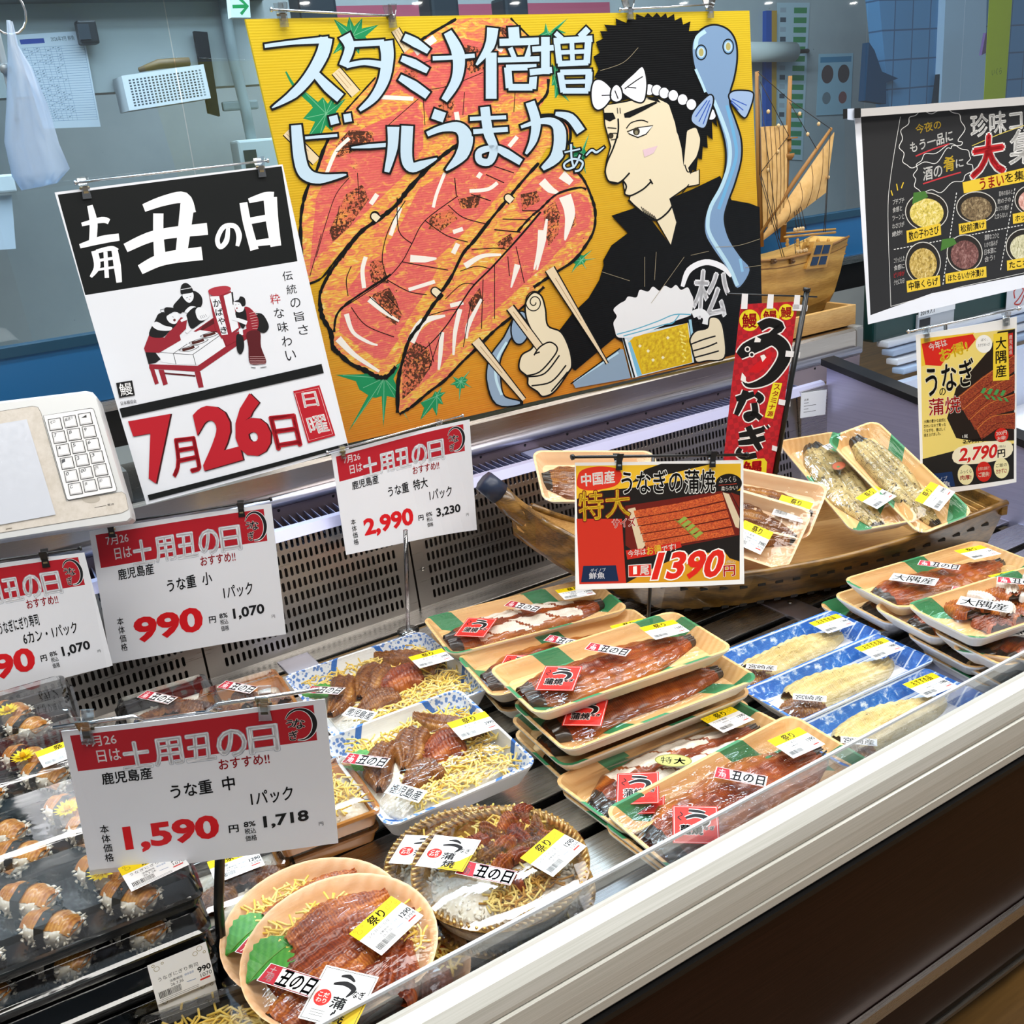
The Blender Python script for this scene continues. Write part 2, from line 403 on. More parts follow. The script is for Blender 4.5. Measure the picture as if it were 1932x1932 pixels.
gr.box((.86, 1.34, .966), (.04, .062, .004), gm); gr.box((.2, 1.34, .966), (.04, .062, .004), gm)
gr.box((.3, 1.34, .935), (2.4, .07, .004), flat('#20222e', .6)); cpart(gr, 'air_grille')
ld = MB()
ld.prism_x([(1.374, .945), (1.381, .945), (1.381, .978), (1.376, .984), (1.372, .982)], X0, 1.66, flat('#8f7f84', .35, .6))
x = X0 + .05
while x < 1.6: ld.lathe([(.0022, 0), (0, .0004)], BLACK, 8, Matrix.Translation((x, 1.3715, .978)) @ Matrix.Rotation(PI / 2, 4, 'X')); x += .085
cpart(ld, 'grille_back')
tb = MB(); tb.tube([(X0, 1.371, .992), (1.655, 1.371, .992)], .0085, STEEL_LIGHT, 14); cpart(tb, 'bumper_tube')
lg = MB(); lg.prism_x([(1.378, .985), (1.60, .985), (1.60, 1.036), (1.384, 1.036), (1.378, 1.031)], X0, 1.655, steel('ledge_steel', '#b3aaa0', .22)); cpart(lg, 'ledge')
cpart(MB().box((1.664, 1.489, 1.0105), (.02, .228, .058), flat('#8e8c88', .4), bev=.006), 'ledge_end_cap')
# sloping end panel
def endp(y): return .93 + (y - .9) * .19
e = MB(); pr = [(.565, .79), (1.29, .79), (1.29, endp(1.29)), (.565, endp(.565))]
e.loft([[(1.47, a, b) for a, b in pr], [(1.495, a, b) for a, b in pr]], LAV); cpart(e, 'end_panel')
e = MB(); e.loft([[(1.465, y, endp(y)), (1.50, y, endp(y)), (1.50, y, endp(y) + .012), (1.465, y, endp(y) + .012)] for y in (.56, 1.30)], flat('#14161c', .35)); cpart(e, 'end_panel_trim')
# neighbouring chilled case beyond the end panel
nb = thing('neighbouring_case', 'next chilled case with dark green band and white lips at right', 'display case', (2.4, 1.3, FZ))
INVN = Matrix.Translation((-2.4, -1.3, -FZ))
def npart(mb, name):
    o = mb.build(name, nb); o.matrix_parent_inverse = INVN
G2 = flat('#0f3a38', .3)
npart(MB().box((2.6, 1.395, 1.055), (1.78, .03, .12), G2, bev=.006), 'green_band')
m = MB()
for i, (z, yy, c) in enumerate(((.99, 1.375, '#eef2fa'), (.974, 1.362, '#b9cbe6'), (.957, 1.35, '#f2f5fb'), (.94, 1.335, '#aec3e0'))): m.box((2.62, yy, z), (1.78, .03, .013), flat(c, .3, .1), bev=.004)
npart(m, 'white_lips')
npart(MB().box((2.6, 1.30, .86), (1.9, .02, .14), flat('#c3cce0', .3, .3)), 'inner_wall')
npart(MB().box((2.4, .93, .795), (1.75, .72, .012), flat('#dfe4ee', .3, .2)), 'shelf')
t = MB(); t.box((0, 0, 0), (.12, .006, .045), flat('#b9bdc2', .4), bev=.002); t.box((-.038, -.0035, .004), (.034, .001, .016), BLACK); t.box((.0, -.0035, .024), (.12, .001, .014), WHITE)
a = Art(lambda x, y: Vector((x, -.0045, -y)), (0, -1, 0), t); a.text('2019.7.1', [(-.055, -.029), (-.01, -.029), (-.01, -.021), (-.055, -.021)], '#333333', bold=.01)
p = ry(1764, 606, 1.376); link('meter_box', t.mesh('meter_box'), nb, (p.x - 2.4, p.y - 1.3, p.z - FZ))
# ================================================================== painted corrugated board
BTL, BBR, BBL = Vector((.488, 1.360, 1.619)), Vector((1.393, 1.375, 1.039)), Vector((.547, 1.391, 1.046))
BN = (BBL - BTL).cross(BBR - BTL).normalized()
if BN.y > 0: BN = -BN
def board3(x, y): return rp(x, y, BTL, BN)
g = N('yellow_board_paint'); v = g.co(); z = g.axis(v, 2)
f = g.math('MULTIPLY', g.math('SUBTRACT', z, 1.05), 1.72)
c = g.ramp(f, [(0, '#cf6c0e'), (.15, '#d0800c'), (.45, '#d39c0a'), (1, '#d6b90a')])
g.col(g.mix(g.math('MULTIPLY', g.noise(g.co((3, 1, 60)), 9, 4), .35), c, g.mix(.8, c, '#f0dc50'))).rough(.38); g.bump(g.wave(g.co(), 95, axis="Z", detail=0), .12, .001); YEL = g.m
def painted(name, stops, sc=(5, 1, 12), s=9, det=5, st=None, rough=.45):
    g = N(name); n = g.noise(g.co(sc, rot=(0, .5, 0)), s, det, .65, 1.2); c = g.ramp(n, stops)
    if st:
        n2 = g.noise(g.co((1, 1, 1)), 260, 3, .7); n3 = g.noise(g.co(), 22, 2)
        k = g.ramp(g.math('ADD', g.math('MULTIPLY', n2, .75), g.math('MULTIPLY', n3, .35)), [(st, 0.0), (st + .04, 1.0)]); c = g.mix(k, c, '#4a2513')
    g.col(c).rough(rough); g.bump(g.wave(g.co(), 95, axis="Z", detail=0), .1, .001); return g.m
P_EDGE = painted('eel_paint_edge', [(.26, '#efdcb4'), (.40, '#eac24a'), (.50, '#e8a04c'), (.58, '#e27a5a'), (.7, '#dc6258')], st=.71, sc=(6, 1, 16))
P_MEAT = painted('eel_paint_meat', [(.28, '#e8b45a'), (.38, '#e8905a'), (.46, '#e06c60'), (.62, '#d9585a'), (.74, '#e39a66')], st=.71, sc=(6, 1, 16))
P_CHAR = painted('eel_paint_char', [(.3, '#e8a048'), (.5, '#de7450'), (.7, '#cf5c4c')], st=.53)
P_WHITE = '#f3efe6'; K = '#0d0f10'; SKIN = '#ebdfc0'; LB = '#c3dced'
g = N('black_board_paint'); g.col('#0c0e10').rough(.45).set(Specular_IOR_Level=.2); g.bump(g.wave(g.co(), 95, axis="Z", detail=0), .2, .001); P_BLACK = g.m
A = Art(board3, BN, eps=7e-6)
cs = [(463, 36), (1414, 20), (1440, 660), (650, 838)]
A.k = 0
A.poly(cs, YEL)
th = -BN * .005; q = [board3(*p) for p in cs]; A.mb.add(q + [p + th for p in q], [(0, 4, 5, 1), (1, 5, 6, 2), (2, 6, 7, 3), (3, 7, 4, 0), (7, 6, 5, 4)], flat('#d8b818', .5))
def Z(ox, oy, s=3.22): A.T = lambda p: (ox + p[0] / s, oy + p[1] / s)
z2 = lambda: Z(460, 0); z3 = lambda: Z(1000, 0); z6 = lambda: Z(560, 440); z7 = lambda: Z(960, 500)
def cv(ox, oy, pts, s=3.22): return [(ox + x / s, oy + y / s) for x, y in pts]
def leaf(c, tips, col='#1f8f5a', w=.52):
    """a hand-painted maple leaf: pointed lobes round a centre"""
    pts = []
    n = len(tips)
    for i, t in enumerate(tips):
        pts.append(t); u = tips[(i + 1) % n]
        if i < n - 1 or True:
            m = Vector(((t[0] + u[0]) / 2, (t[1] + u[1]) / 2)); k = Vector(c).lerp(m, w + .25 * (i == n - 1)); pts.append((k.x, k.y))
    A.poly(pts, col)
    for t in tips: A.line([c, Vector(c).lerp(Vector(t[:2]), .85)], .9, '#7fc79c', smooth=False, hold=True)
    A.k += 1
z2()
leaf((660, 220), [(540, 330), (545, 115), (640, 100), (720, 110), (820, 150), (800, 300), (700, 330), (600, 320)])
leaf((500, 690), [(380, 850), (360, 720), (330, 520), (480, 590), (560, 560), (620, 600), (610, 740), (540, 800), (450, 860)])
A.line([(255, 435), (320, 540), (480, 690)], [3, 6, 4], '#1f8f5a')
leaf((1890, 470), [(1870, 380), (1900, 320), (1932, 340), (1960, 520), (1900, 600), (1870, 520)])
z3()
leaf((110, 200), [(30, 230), (95, 140), (120, 200), (230, 110), (220, 200), (140, 240)]); leaf((160, 520), [(140, 440), (190, 470), (240, 620), (150, 600)])
leaf((310, 930), [(200, 980), (260, 880), (300, 920), (360, 810), (350, 950), (340, 1060), (280, 1010)])
leaf((310, 1580), [(250, 1660), (240, 1590), (290, 1540), (380, 1515), (330, 1570), (405, 1570), (330, 1600), (345, 1640), (300, 1610)])
z6()
leaf((530, 880), [(235, 860), (370, 810), (480, 800), (640, 780), (640, 1000), (690, 1160), (600, 1000), (525, 1180), (480, 1000), (310, 1210), (380, 950)])
leaf((850, 990), [(750, 1030), (840, 960), (880, 930), (905, 965), (890, 1040), (850, 1110), (750, 1135)])
leaf((995, 900), [(930, 920), (945, 870), (1000, 870), (1055, 830), (1040, 890), (1065, 940), (1020, 940), (985, 1025), (970, 940)])
# skewers behind the fish
def skewer(p, q, w, col='#e7d3ac', tip=1.0):
    A.line([p, q], [w + 4, w * tip + 4], K, smooth=False); A.line([p, q], [w, w * tip], col, smooth=False)
    d = (Vector(q) - Vector(p)).normalized(); e = Vector((-d.y, d.x))
    for k in (-.2, .2): A.line([Vector(p) + d * 8 + e * w * k * 3, Vector(p).lerp(Vector(q), .7) + e * w * k * 3], .9, '#a8875c', smooth=False)
z2(); skewer((920, 180), (1010, 330), 15); skewer((560, 430), (680, 570), 19); skewer((260, 800), (440, 980), 17)
# three grilled slabs
def rough_line(pts, w, seed=1, closed=False):
    r = random.Random(seed); P = sm([A.T(p) for p in pts], closed, 6); T = A.T; A.T = lambda p: p
    A.line(P, [w * r.uniform(.7, 1.35) for _ in P], K, closed, smooth=False); A.T = T
slabA = [(400, 1110), (368, 1200), (345, 1330), (345, 1500), (365, 1640), (378, 1728), (450, 1690), (540, 1590), (620, 1500), (820, 1330), (1000, 1150), (1290, 880), (1500, 800), (1700, 720), (1800, 650), (1855, 560), (1855, 450), (1760, 260), (1690, 180), (1620, 112), (1400, 108), (1280, 118), (1130, 210), (1000, 300), (800, 470), (640, 640), (540, 790), (450, 1010)]
z2()
A.poly(slabA, P_EDGE)
A.poly([(420, 1400), (440, 1200), (560, 950), (720, 780), (900, 700), (1050, 620), (1090, 700), (1090, 900), (980, 1060), (700, 1330), (470, 1540), (400, 1640)], P_MEAT)
A.poly([(560, 880), (640, 790), (780, 800), (790, 860), (650, 930), (560, 960)], P_CHAR); A.poly([(620, 1180), (720, 1120), (760, 1210), (640, 1380), (540, 1470), (520, 1400)], P_CHAR)
A.poly([(1000, 330), (1200, 250), (1330, 230), (1450, 260), (1540, 320), (1620, 420), (1600, 560), (1480, 640), (1320, 720), (1140, 760), (1080, 620), (940, 540), (850, 600), (900, 480)], P_MEAT)
A.poly([(1340, 270), (1430, 290), (1460, 420), (1370, 450), (1340, 380)], P_CHAR); A.poly([(980, 420), (1060, 440), (1040, 520), (960, 500)], P_CHAR)
A.poly([(1540, 160), (1640, 180), (1700, 300), (1600, 260)], P_CHAR); A.poly([(1180, 640), (1280, 610), (1270, 700), (1200, 760)], P_CHAR)
for p, w_ in (([(1100, 270), (1040, 320), (1160, 230)], 14), ([(500, 1060), (560, 920), (640, 840)], 7), ([(770, 1240), (810, 1180)], 9), ([(1290, 680), (1300, 740)], 9), ([(830, 590), (1030, 600)], 8), ([(1530, 280), (1570, 310)], 8)): A.line(p, w_, P_WHITE)
for p in ([(1060, 600), (900, 740), (860, 780)], [(440, 1560), (500, 1350), (560, 1180), (640, 1080)], [(560, 1380), (580, 1250)], [(400, 1680), (450, 1500), (470, 1420)], [(960, 470), (1100, 540), (1250, 520), (1380, 470), (1450, 440)], [(1090, 600), (1100, 760)], [(1340, 560), (1330, 700)], [(1060, 390), (1260, 330)], [(690, 1050), (700, 1230)], [(690, 900), (560, 920)], [(1650, 520), (1640, 680)], [(1220, 560), (1210, 640)]): A.line(p, 1.3, K)
z2(); rough_line([(1290, 115), (1160, 190), (1080, 240)], 5, 1); rough_line([(1620, 110), (1700, 190), (1750, 240)], 3, 2); rough_line([(800, 470), (700, 580), (610, 680)], 3, 3); rough_line([(520, 830), (480, 920), (440, 1040), (400, 1110), (365, 1210), (345, 1340), (348, 1520), (362, 1640)], 6, 4)
rough_line([(378, 1730), (470, 1690), (550, 1590), (620, 1500)], 3.5, 5); rough_line([(1850, 480), (1840, 570), (1780, 640)], 5, 6)
slabB = cv(460, 0, [(1300, 880), (1200, 950), (1100, 1040), (1000, 1150), (920, 1250), (820, 1330), (720, 1400), (640, 1490), (560, 1590), (480, 1720), (458, 1800), (480, 1932)]) + cv(560, 440, [(150, 500), (205, 600), (215, 690), (260, 735), (330, 795), (420, 835), (490, 872), (550, 870), (600, 810), (680, 640), (800, 480), (890, 370), (960, 190), (1060, 60)]) + cv(460, 0, [(1500, 1330), (1600, 1210), (1700, 1090), (1790, 990)]) + cv(1000, 0, [(100, 900), (210, 890), (240, 800), (230, 760), (150, 700), (60, 690), (0, 700)]) + cv(460, 0, [(1600, 740), (1450, 800)])
A.T = lambda p: p; A.poly(slabB, P_EDGE)
z2()
A.poly([(960, 1350), (1060, 1150), (1200, 1060), (1330, 960), (1500, 880), (1700, 800), (1800, 780), (1760, 900), (1620, 1100), (1450, 1300), (1250, 1500), (1000, 1720), (880, 1690), (860, 1500)], P_MEAT)
z6()
A.poly([(300, 360), (420, 180), (520, 130), (640, 60), (760, 90), (860, 200), (800, 330), (700, 480), (600, 640), (560, 640), (380, 420)], P_MEAT); A.poly([(270, 460), (330, 420), (480, 470), (600, 600), (620, 640), (540, 760), (470, 760), (330, 650), (255, 600)], P_MEAT)
A.poly([(440, 380), (560, 330), (600, 400), (640, 500), (600, 560), (500, 480)], P_CHAR); A.poly([(440, 180), (520, 140), (540, 240), (470, 280)], P_CHAR)
z2(); A.poly([(1130, 1310), (1260, 1270), (1300, 1330), (1200, 1400), (1120, 1390)], P_CHAR); A.poly([(1300, 1210), (1440, 1180), (1420, 1260), (1320, 1270)], P_CHAR); A.poly([(760, 1640), (850, 1620), (880, 1720), (780, 1720)], P_CHAR)
for p, w_ in (([(890, 1430), (950, 1260)], 8), ([(1220, 1050), (1170, 1180), (1150, 1260)], 6), ([(1010, 1570), (1100, 1575), (1170, 1570)], [14, 12, 3]), ([(1270, 1540), (1300, 1480)], 9), ([(1270, 1410), (1330, 1390)], 8), ([(1370, 1160), (1480, 1150), (1540, 1110)], 7), ([(730, 1750), (720, 1640), (740, 1560)], 8), ([(1000, 1760), (1160, 1710)], 7), ([(1420, 1080), (1440, 1050)], 8), ([(1610, 890), (1660, 830)], 8)): A.line(p, w_, P_WHITE)
z6()
for p, w_ in (([(300, 490), (340, 600), (430, 660), (490, 680)], [10, 7, 6, 3]), ([(440, 400), (520, 470), (620, 535)], [12, 8, 3]), ([(250, 640), (350, 740), (500, 840)], [14, 9, 5])): A.line(p, w_, P_WHITE)
z2()
for p in ([(1300, 1190), (1100, 1340), (1020, 1480), (960, 1590), (870, 1690), (740, 1780), (600, 1870)], [(870, 1690), (840, 1580), (860, 1450), (910, 1330), (980, 1220)], [(1100, 1340), (1230, 1430), (1360, 1470)], [(1240, 1245), (1330, 1320), (1470, 1360)], [(960, 1590), (1120, 1620), (1240, 1640)], [(870, 1700), (1000, 1770), (1110, 1790)], [(1520, 1010), (1640, 1050)], [(1470, 1060), (1580, 1110)], [(1380, 1180), (1500, 1220)], [(1020, 1480), (940, 1400), (930, 1200)], [(760, 1800), (900, 1920)], [(1290, 1190), (1280, 1080)]): A.line(p, 1.7, K)
z6()
for p in ([(540, 370), (620, 460)], [(330, 450), (420, 560), (590, 630)], [(310, 380), (300, 280), (330, 200)]): A.line(p, 1.6, K)
z2(); rough_line([(1300, 878), (1200, 950), (1100, 1040), (1000, 1150), (920, 1250), (820, 1330), (720, 1400), (640, 1490), (590, 1560)], 8, 7); rough_line([(590, 1560), (520, 1660), (470, 1760), (460, 1830), (480, 1932)], 6, 8)
z6(); rough_line([(140, 430), (155, 510), (205, 600), (218, 690), (260, 735), (330, 795), (420, 835), (490, 872), (550, 868), (600, 810)], 8.5, 9); rough_line([(570, 250), (430, 340), (300, 430), (240, 500), (225, 600)], 4, 10)
z3(); A.line([(60, 700), (150, 700), (230, 755), (245, 830), (230, 880)], 5, K)
slabC = cv(560, 440, [(622, 1096), (600, 1000), (612, 850), (645, 720), (690, 620), (800, 470), (890, 370), (960, 190), (1060, 60)]) + cv(460, 0, [(1500, 1330), (1600, 1210), (1700, 1090), (1790, 990)]) + cv(1000, 0, [(60, 1000), (160, 1005), (250, 1020), (320, 1090), (370, 1200), (392, 1290), (385, 1390), (340, 1480), (260, 1580), (130, 1660), (20, 1740)]) + cv(560, 440, [(1500, 320), (1400, 420), (1300, 510), (1200, 590), (1100, 690), (1000, 780), (900, 890), (800, 960), (700, 1050)])
A.T = lambda p: p; A.poly(slabC, P_EDGE)
z3(); A.poly([(20, 1080), (110, 1040), (220, 1050), (310, 1100), (200, 1160), (60, 1280), (-60, 1290), (-90, 1200)], P_MEAT); A.poly([(60, 1300), (170, 1190), (280, 1160), (350, 1200), (375, 1300), (350, 1380), (250, 1440), (100, 1600), (-100, 1690), (-220, 1690), (-100, 1450)], P_MEAT)
A.poly([(80, 1280), (150, 1220), (180, 1300), (170, 1420), (110, 1500), (90, 1400)], P_CHAR); A.poly([(230, 1290), (270, 1270), (280, 1350), (240, 1400)], P_CHAR); A.poly([(-60, 1180), (40, 1160), (60, 1220), (-50, 1280)], P_CHAR)
z6()
A.poly([(640, 900), (650, 760), (720, 620), (860, 500), (1000, 350), (1130, 230), (1280, 130), (1400, 60), (1500, 20), (1560, 150), (1420, 270), (1200, 470), (1000, 650), (860, 830), (700, 960)], P_MEAT)
A.poly([(640, 830), (660, 720), (720, 660), (800, 700), (820, 800), (740, 920), (640, 1010)], P_CHAR); A.poly([(1040, 420), (1110, 330), (1130, 420), (1060, 480)], P_CHAR); A.poly([(1210, 60), (1300, 0), (1320, 70), (1240, 100)], P_CHAR)
for p, w_ in (([(1480, -20), (1470, 100), (1440, 220)], [10, 9, 3]), ([(1340, 190), (1300, 330)], [12, 3]), ([(990, 460), (960, 600), (950, 740)], [9, 8, 4]), ([(880, 600), (870, 740), (860, 830)], [9, 8, 4]), ([(690, 660), (760, 540), (900, 500)], [16, 14, 4]), ([(1120, 400), (1040, 560), (1030, 640)], [5, 9, 4]), ([(1020, 200), (1120, 140), (1240, 130)], [12, 8, 4]), ([(930, 440), (1010, 420)], 8)): A.line(p, w_, P_WHITE)
z3()
for p, w_ in (([(70, 1100), (120, 1150), (170, 1170)], [16, 14, 4]), ([(190, 1060), (250, 1110)], [18, 12]), ([(210, 1190), (240, 1300), (210, 1460)], [24, 20, 3]), ([(100, 1330), (80, 1460), (40, 1640)], [4, 9, 3])): A.line(p, w_, P_WHITE)
z3(); rough_line([(340, 1150), (290, 1140), (160, 1180), (60, 1270), (0, 1320), (-80, 1410)], 4, 12)
z6(); A.line([(1480, -130), (1370, 0), (1290, 90), (1180, 210), (1070, 320), (1000, 420), (900, 570), (800, 680), (750, 720)], [4, 3.6, 3.4, 3.2, 3, 2.6, 2.2, 1.8, 1], K)
for p in ([(1060, 100), (1200, 90), (1290, 100)], [(990, 230), (1090, 200), (1170, 215)], [(900, 400), (1000, 310), (1080, 310)], [(800, 500), (900, 470), (970, 460)], [(1280, 140), (1290, 260)], [(1200, 190), (1200, 520)], [(1130, 280), (1120, 580)], [(1060, 400), (1010, 690)], [(1330, 80), (1380, 300)], [(800, 660), (830, 780)], [(880, 590), (800, 830)]): A.line(p, 1.5, K)
z2(); A.line([(1690, 1280), (1780, 1280)], 1.6, K); A.line([(1570, 1330), (1740, 1335)], 1.8, K); A.line([(1520, 1395), (1680, 1410)], 2, K)
z2(); rough_line([(1790, 990), (1700, 1090), (1600, 1210), (1500, 1330), (1400, 1460), (1330, 1540), (1260, 1680), (1200, 1770)], 5.5, 13)
z6(); rough_line([(885, 370), (830, 430), (760, 540), (685, 640), (645, 760), (615, 900), (610, 1090)], 6.5, 14); rough_line([(622, 1098), (700, 1050), (800, 965), (900, 890), (1000, 785), (1100, 690), (1200, 590), (1300, 510), (1400, 420), (1500, 325)], 5, 15)
z3(); rough_line([(250, 1015), (320, 1085), (372, 1200), (394, 1290), (386, 1395), (340, 1485), (260, 1585), (130, 1670), (20, 1745)], 5, 16)
for c, zz in (((795, 1310), z2), ((1610, 1205), z2), ((850, 360), z6)):
    zz(); A.disc(A.T(c), 9, 9, K); T = A.T; A.k += 0
def knob(x, y, d=(.6, .8)):
    A.T = lambda p: p; A.line([(x, y), (x + d[0] * 12, y + d[1] * 8)], 17, K, smooth=False); A.disc((x, y), 8.5, 8.5, K); A.line([(x, y), (x + d[0] * 12, y + d[1] * 8)], 12.5, SKIN, smooth=False); A.disc((x, y), 6.2, 6.2, SKIN)
knob(706, 408); knob(958, 373); knob(820, 549)
# lettering in pale blue brush
def brush(zone, strokes, ow=7.5, fill=LB):
    zone()
    for p, w_ in strokes:
        ws = [x / 3.22 + ow for x in (w_ if isinstance(w_, (list, tuple)) else [w_] * len(p))]; P = [Vector(q) for q in p]
        e0 = (P[0] - P[1]).normalized() * 11; e1 = (P[-1] - P[-2]).normalized() * 11
        A.line([P[0] + e0] + P[1:-1] + [P[-1] + e1], ws, K)
    for p, w_ in strokes: A.line(p, [x / 3.22 for x in (w_ if isinstance(w_, (list, tuple)) else [w_] * len(p))], fill)
brush(z2, [([(125, 280), (300, 258), (510, 242)], [22, 26, 42]), ([(500, 230), (475, 330), (400, 460), (300, 570), (170, 655)], [75, 76, 66, 55, 6]), ([(425, 440), (510, 530), (585, 595)], [40, 62, 62])])
brush(z2, [([(610, 215), (640, 290), (600, 400)], [76, 58, 48]), ([(640, 270), (780, 262), (850, 258)], 36), ([(860, 250), (870, 350), (850, 480), (790, 590), (700, 670)], [84, 76, 66, 52, 20]), ([(620, 400), (730, 380), (850, 395)], [30, 32, 44])])
brush(z2, [([(970, 225), (1040, 260), (1120, 312)], [46, 56, 34]), ([(955, 355), (1030, 385), (1115, 430)], [36, 52, 36]), ([(945, 470), (1030, 520), (1115, 580)], [38, 58, 50])])
brush(z2, [([(1145, 355), (1260, 350), (1400, 338)], 26), ([(1235, 195), (1300, 330), (1290, 480), (1215, 610)], [50, 78, 62, 40])])
brush(z2, [([(1510, 170), (1490, 280), (1410, 395)], [70, 58, 12]), ([(1500, 320), (1500, 600)], 66), ([(1635, 165), (1640, 240)], 66), ([(1550, 258), (1790, 250)], 44), ([(1615, 290), (1640, 350)], 30), ([(1745, 270), (1715, 355)], 32), ([(1540, 365), (1800, 358)], 32), ([(1600, 410), (1610, 535)], 44), ([(1590, 412), (1775, 408)], 38), ([(1760, 405), (1750, 540)], 46), ([(1605, 530), (1750, 530)], 40)])
brush(z3, [([(10, 300), (140, 290)], 34), ([(90, 225), (90, 450)], 52), ([(-5, 440), (130, 425)], 38), ([(150, 200), (190, 235)], 30), ([(350, 175), (300, 225)], 40), ([(140, 250), (375, 235)], 38), ([(160, 250), (175, 385)], 36), ([(350, 245), (340, 385)], 40), ([(165, 320), (350, 312)], 26), ([(250, 250), (255, 385)], 28), ([(165, 388), (350, 380)], 34), ([(180, 440), (200, 560)], 38), ([(180, 440), (370, 436)], 34), ([(355, 436), (350, 555)], 42), ([(190, 498), (350, 495)], 26), ([(195, 552), (350, 552)], 34)], 6)
brush(z2, [([(315, 760), (335, 950), (370, 1050), (460, 1085), (620, 1060)], [62, 74, 78, 60, 8]), ([(370, 838), (565, 822)], 18), ([(520, 735), (570, 722)], 52), ([(605, 720), (650, 712)], 50)])
brush(z2, [([(650, 897), (760, 888), (865, 880)], [8, 26, 24])])
brush(z2, [([(905, 770), (900, 900), (865, 1045)], [74, 60, 30]), ([(990, 765), (985, 950), (1015, 1015), (1080, 1000), (1170, 962)], [72, 70, 62, 50, 8])])
brush(z2, [([(1145, 690), (1215, 715)], 62), ([(1110, 815), (1200, 780), (1300, 775), (1345, 840), (1320, 940), (1225, 1035)], [30, 40, 66, 88, 74, 10])])
brush(z2, [([(1370, 722), (1590, 712)], 24), ([(1390, 800), (1600, 785)], 30), ([(1460, 650), (1480, 800), (1515, 900), (1490, 980), (1430, 975), (1430, 920), (1520, 900), (1590, 930), (1680, 985)], [56, 60, 52, 44, 44, 40, 36, 50, 40])])
brush(z2, [([(1680, 772), (1780, 740), (1870, 740), (1915, 800), (1900, 940), (1810, 1025)], [18, 30, 50, 76, 74, 26]), ([(1735, 620), (1770, 740), (1755, 850), (1710, 935)], [56, 60, 46, 14])])
brush(z3, [([(150, 690), (240, 715), (305, 800)], [22, 52, 56])])
brush(z3, [([(205, 925), (300, 905)], 10), ([(245, 875), (248, 960), (262, 1020)], 12), ([(300, 940), (265, 1010), (215, 1025), (205, 995), (260, 965), (315, 985), (300, 1030), (268, 1040)], 12), ([(335, 945), (370, 912), (400, 925), (445, 893)], [8, 14, 14, 6])], 5)
# the cook: shirt, neck, head
z3()
shirt = cv(1000, 0, [(490, 1310), (640, 1260), (700, 1290), (850, 1490), (890, 1350), (845, 1205), (980, 1150), (1150, 1068), (1220, 1215), (1330, 1235), (1390, 1258)]) + [(1438, 655)] + cv(960, 500, [(1300, 560), (740, 680), (690, 470), (640, 440), (400, 640), (330, 590), (300, 400), (380, 295), (480, 200), (545, 90), (572, 0)]) + cv(1000, 0, [(440, 1580), (490, 1490), (590, 1415)])
A.T = lambda p: p; A.poly(shirt, P_BLACK)
z3()
skin = [(440, 640), (450, 760), (485, 890), (462, 970), (450, 1045), (470, 1100), (530, 1112), (558, 1090), (572, 1180), (605, 1190), (598, 1215), (660, 1280), (760, 1335), (850, 1490), (888, 1350), (845, 1208), (950, 1135), (1024, 1120), (1024, 1030), (970, 1050), (935, 1005), (1000, 960), (1030, 850), (1010, 780), (950, 785), (930, 900), (890, 800), (860, 640), (780, 600), (700, 590), (560, 620)]
A.poly(skin, SKIN); A.line(skin, 2.6, K, closed=True, smooth=False)
A.poly([(935, 1000), (930, 880), (955, 790), (1000, 775), (1028, 830), (1015, 930), (970, 1040)], SKIN, True)
hair = [(415, 480), (385, 470), (412, 420), (380, 345), (420, 320), (395, 255), (440, 235), (420, 190), (470, 190), (445, 150), (520, 155), (515, 112), (580, 140), (590, 110), (640, 120), (640, 85), (690, 105), (710, 80), (740, 105), (765, 78), (790, 105), (820, 80), (830, 110), (870, 85), (875, 125), (915, 105), (925, 150), (970, 130), (960, 190), (1020, 185), (1100, 560), (1135, 775), (1100, 735), (1105, 850), (1070, 820), (1075, 900), (1045, 890), (1040, 970), (1015, 960), (1005, 1045), (985, 1030), (970, 1060), (955, 1020), (1015, 940), (1032, 850), (1005, 775), (950, 785), (928, 1010), (915, 900), (880, 760), (840, 640), (800, 600), (700, 570), (560, 610), (470, 600)]
A.poly(hair, P_BLACK); A.poly([(640, 620), (760, 585), (790, 625), (700, 600)], K)
A.line([(935, 1000), (960, 1045), (1010, 950), (1032, 850), (1005, 775), (950, 790)], 2.4, K)
# headband
for c in ((720, 545), (765, 548), (810, 565), (865, 580), (922, 605), (975, 635), (1095, 695)):
    p = A.T(c); T = A.T; A.T = lambda p: p; A.disc(p, 10.5, 11.5, K); A.disc(p, 9, 10, '#eef1fb'); A.T = T
for pts in ([(365, 560), (385, 490), (440, 490), (500, 560), (460, 640), (410, 670), (375, 640)], [(540, 530), (620, 450), (680, 405), (705, 500), (690, 610), (640, 620), (560, 570)], [(490, 540), (520, 512), (550, 540), (555, 600), (520, 622), (485, 600)]):
    A.poly(pts, '#f0f2fc', True); A.line(pts, 3, K, closed=True)
for p in ([(430, 580), (490, 578)], [(570, 540), (640, 490), (680, 465)], [(590, 530), (640, 535)], [(510, 550), (530, 600)]): A.line(p, 2, K)
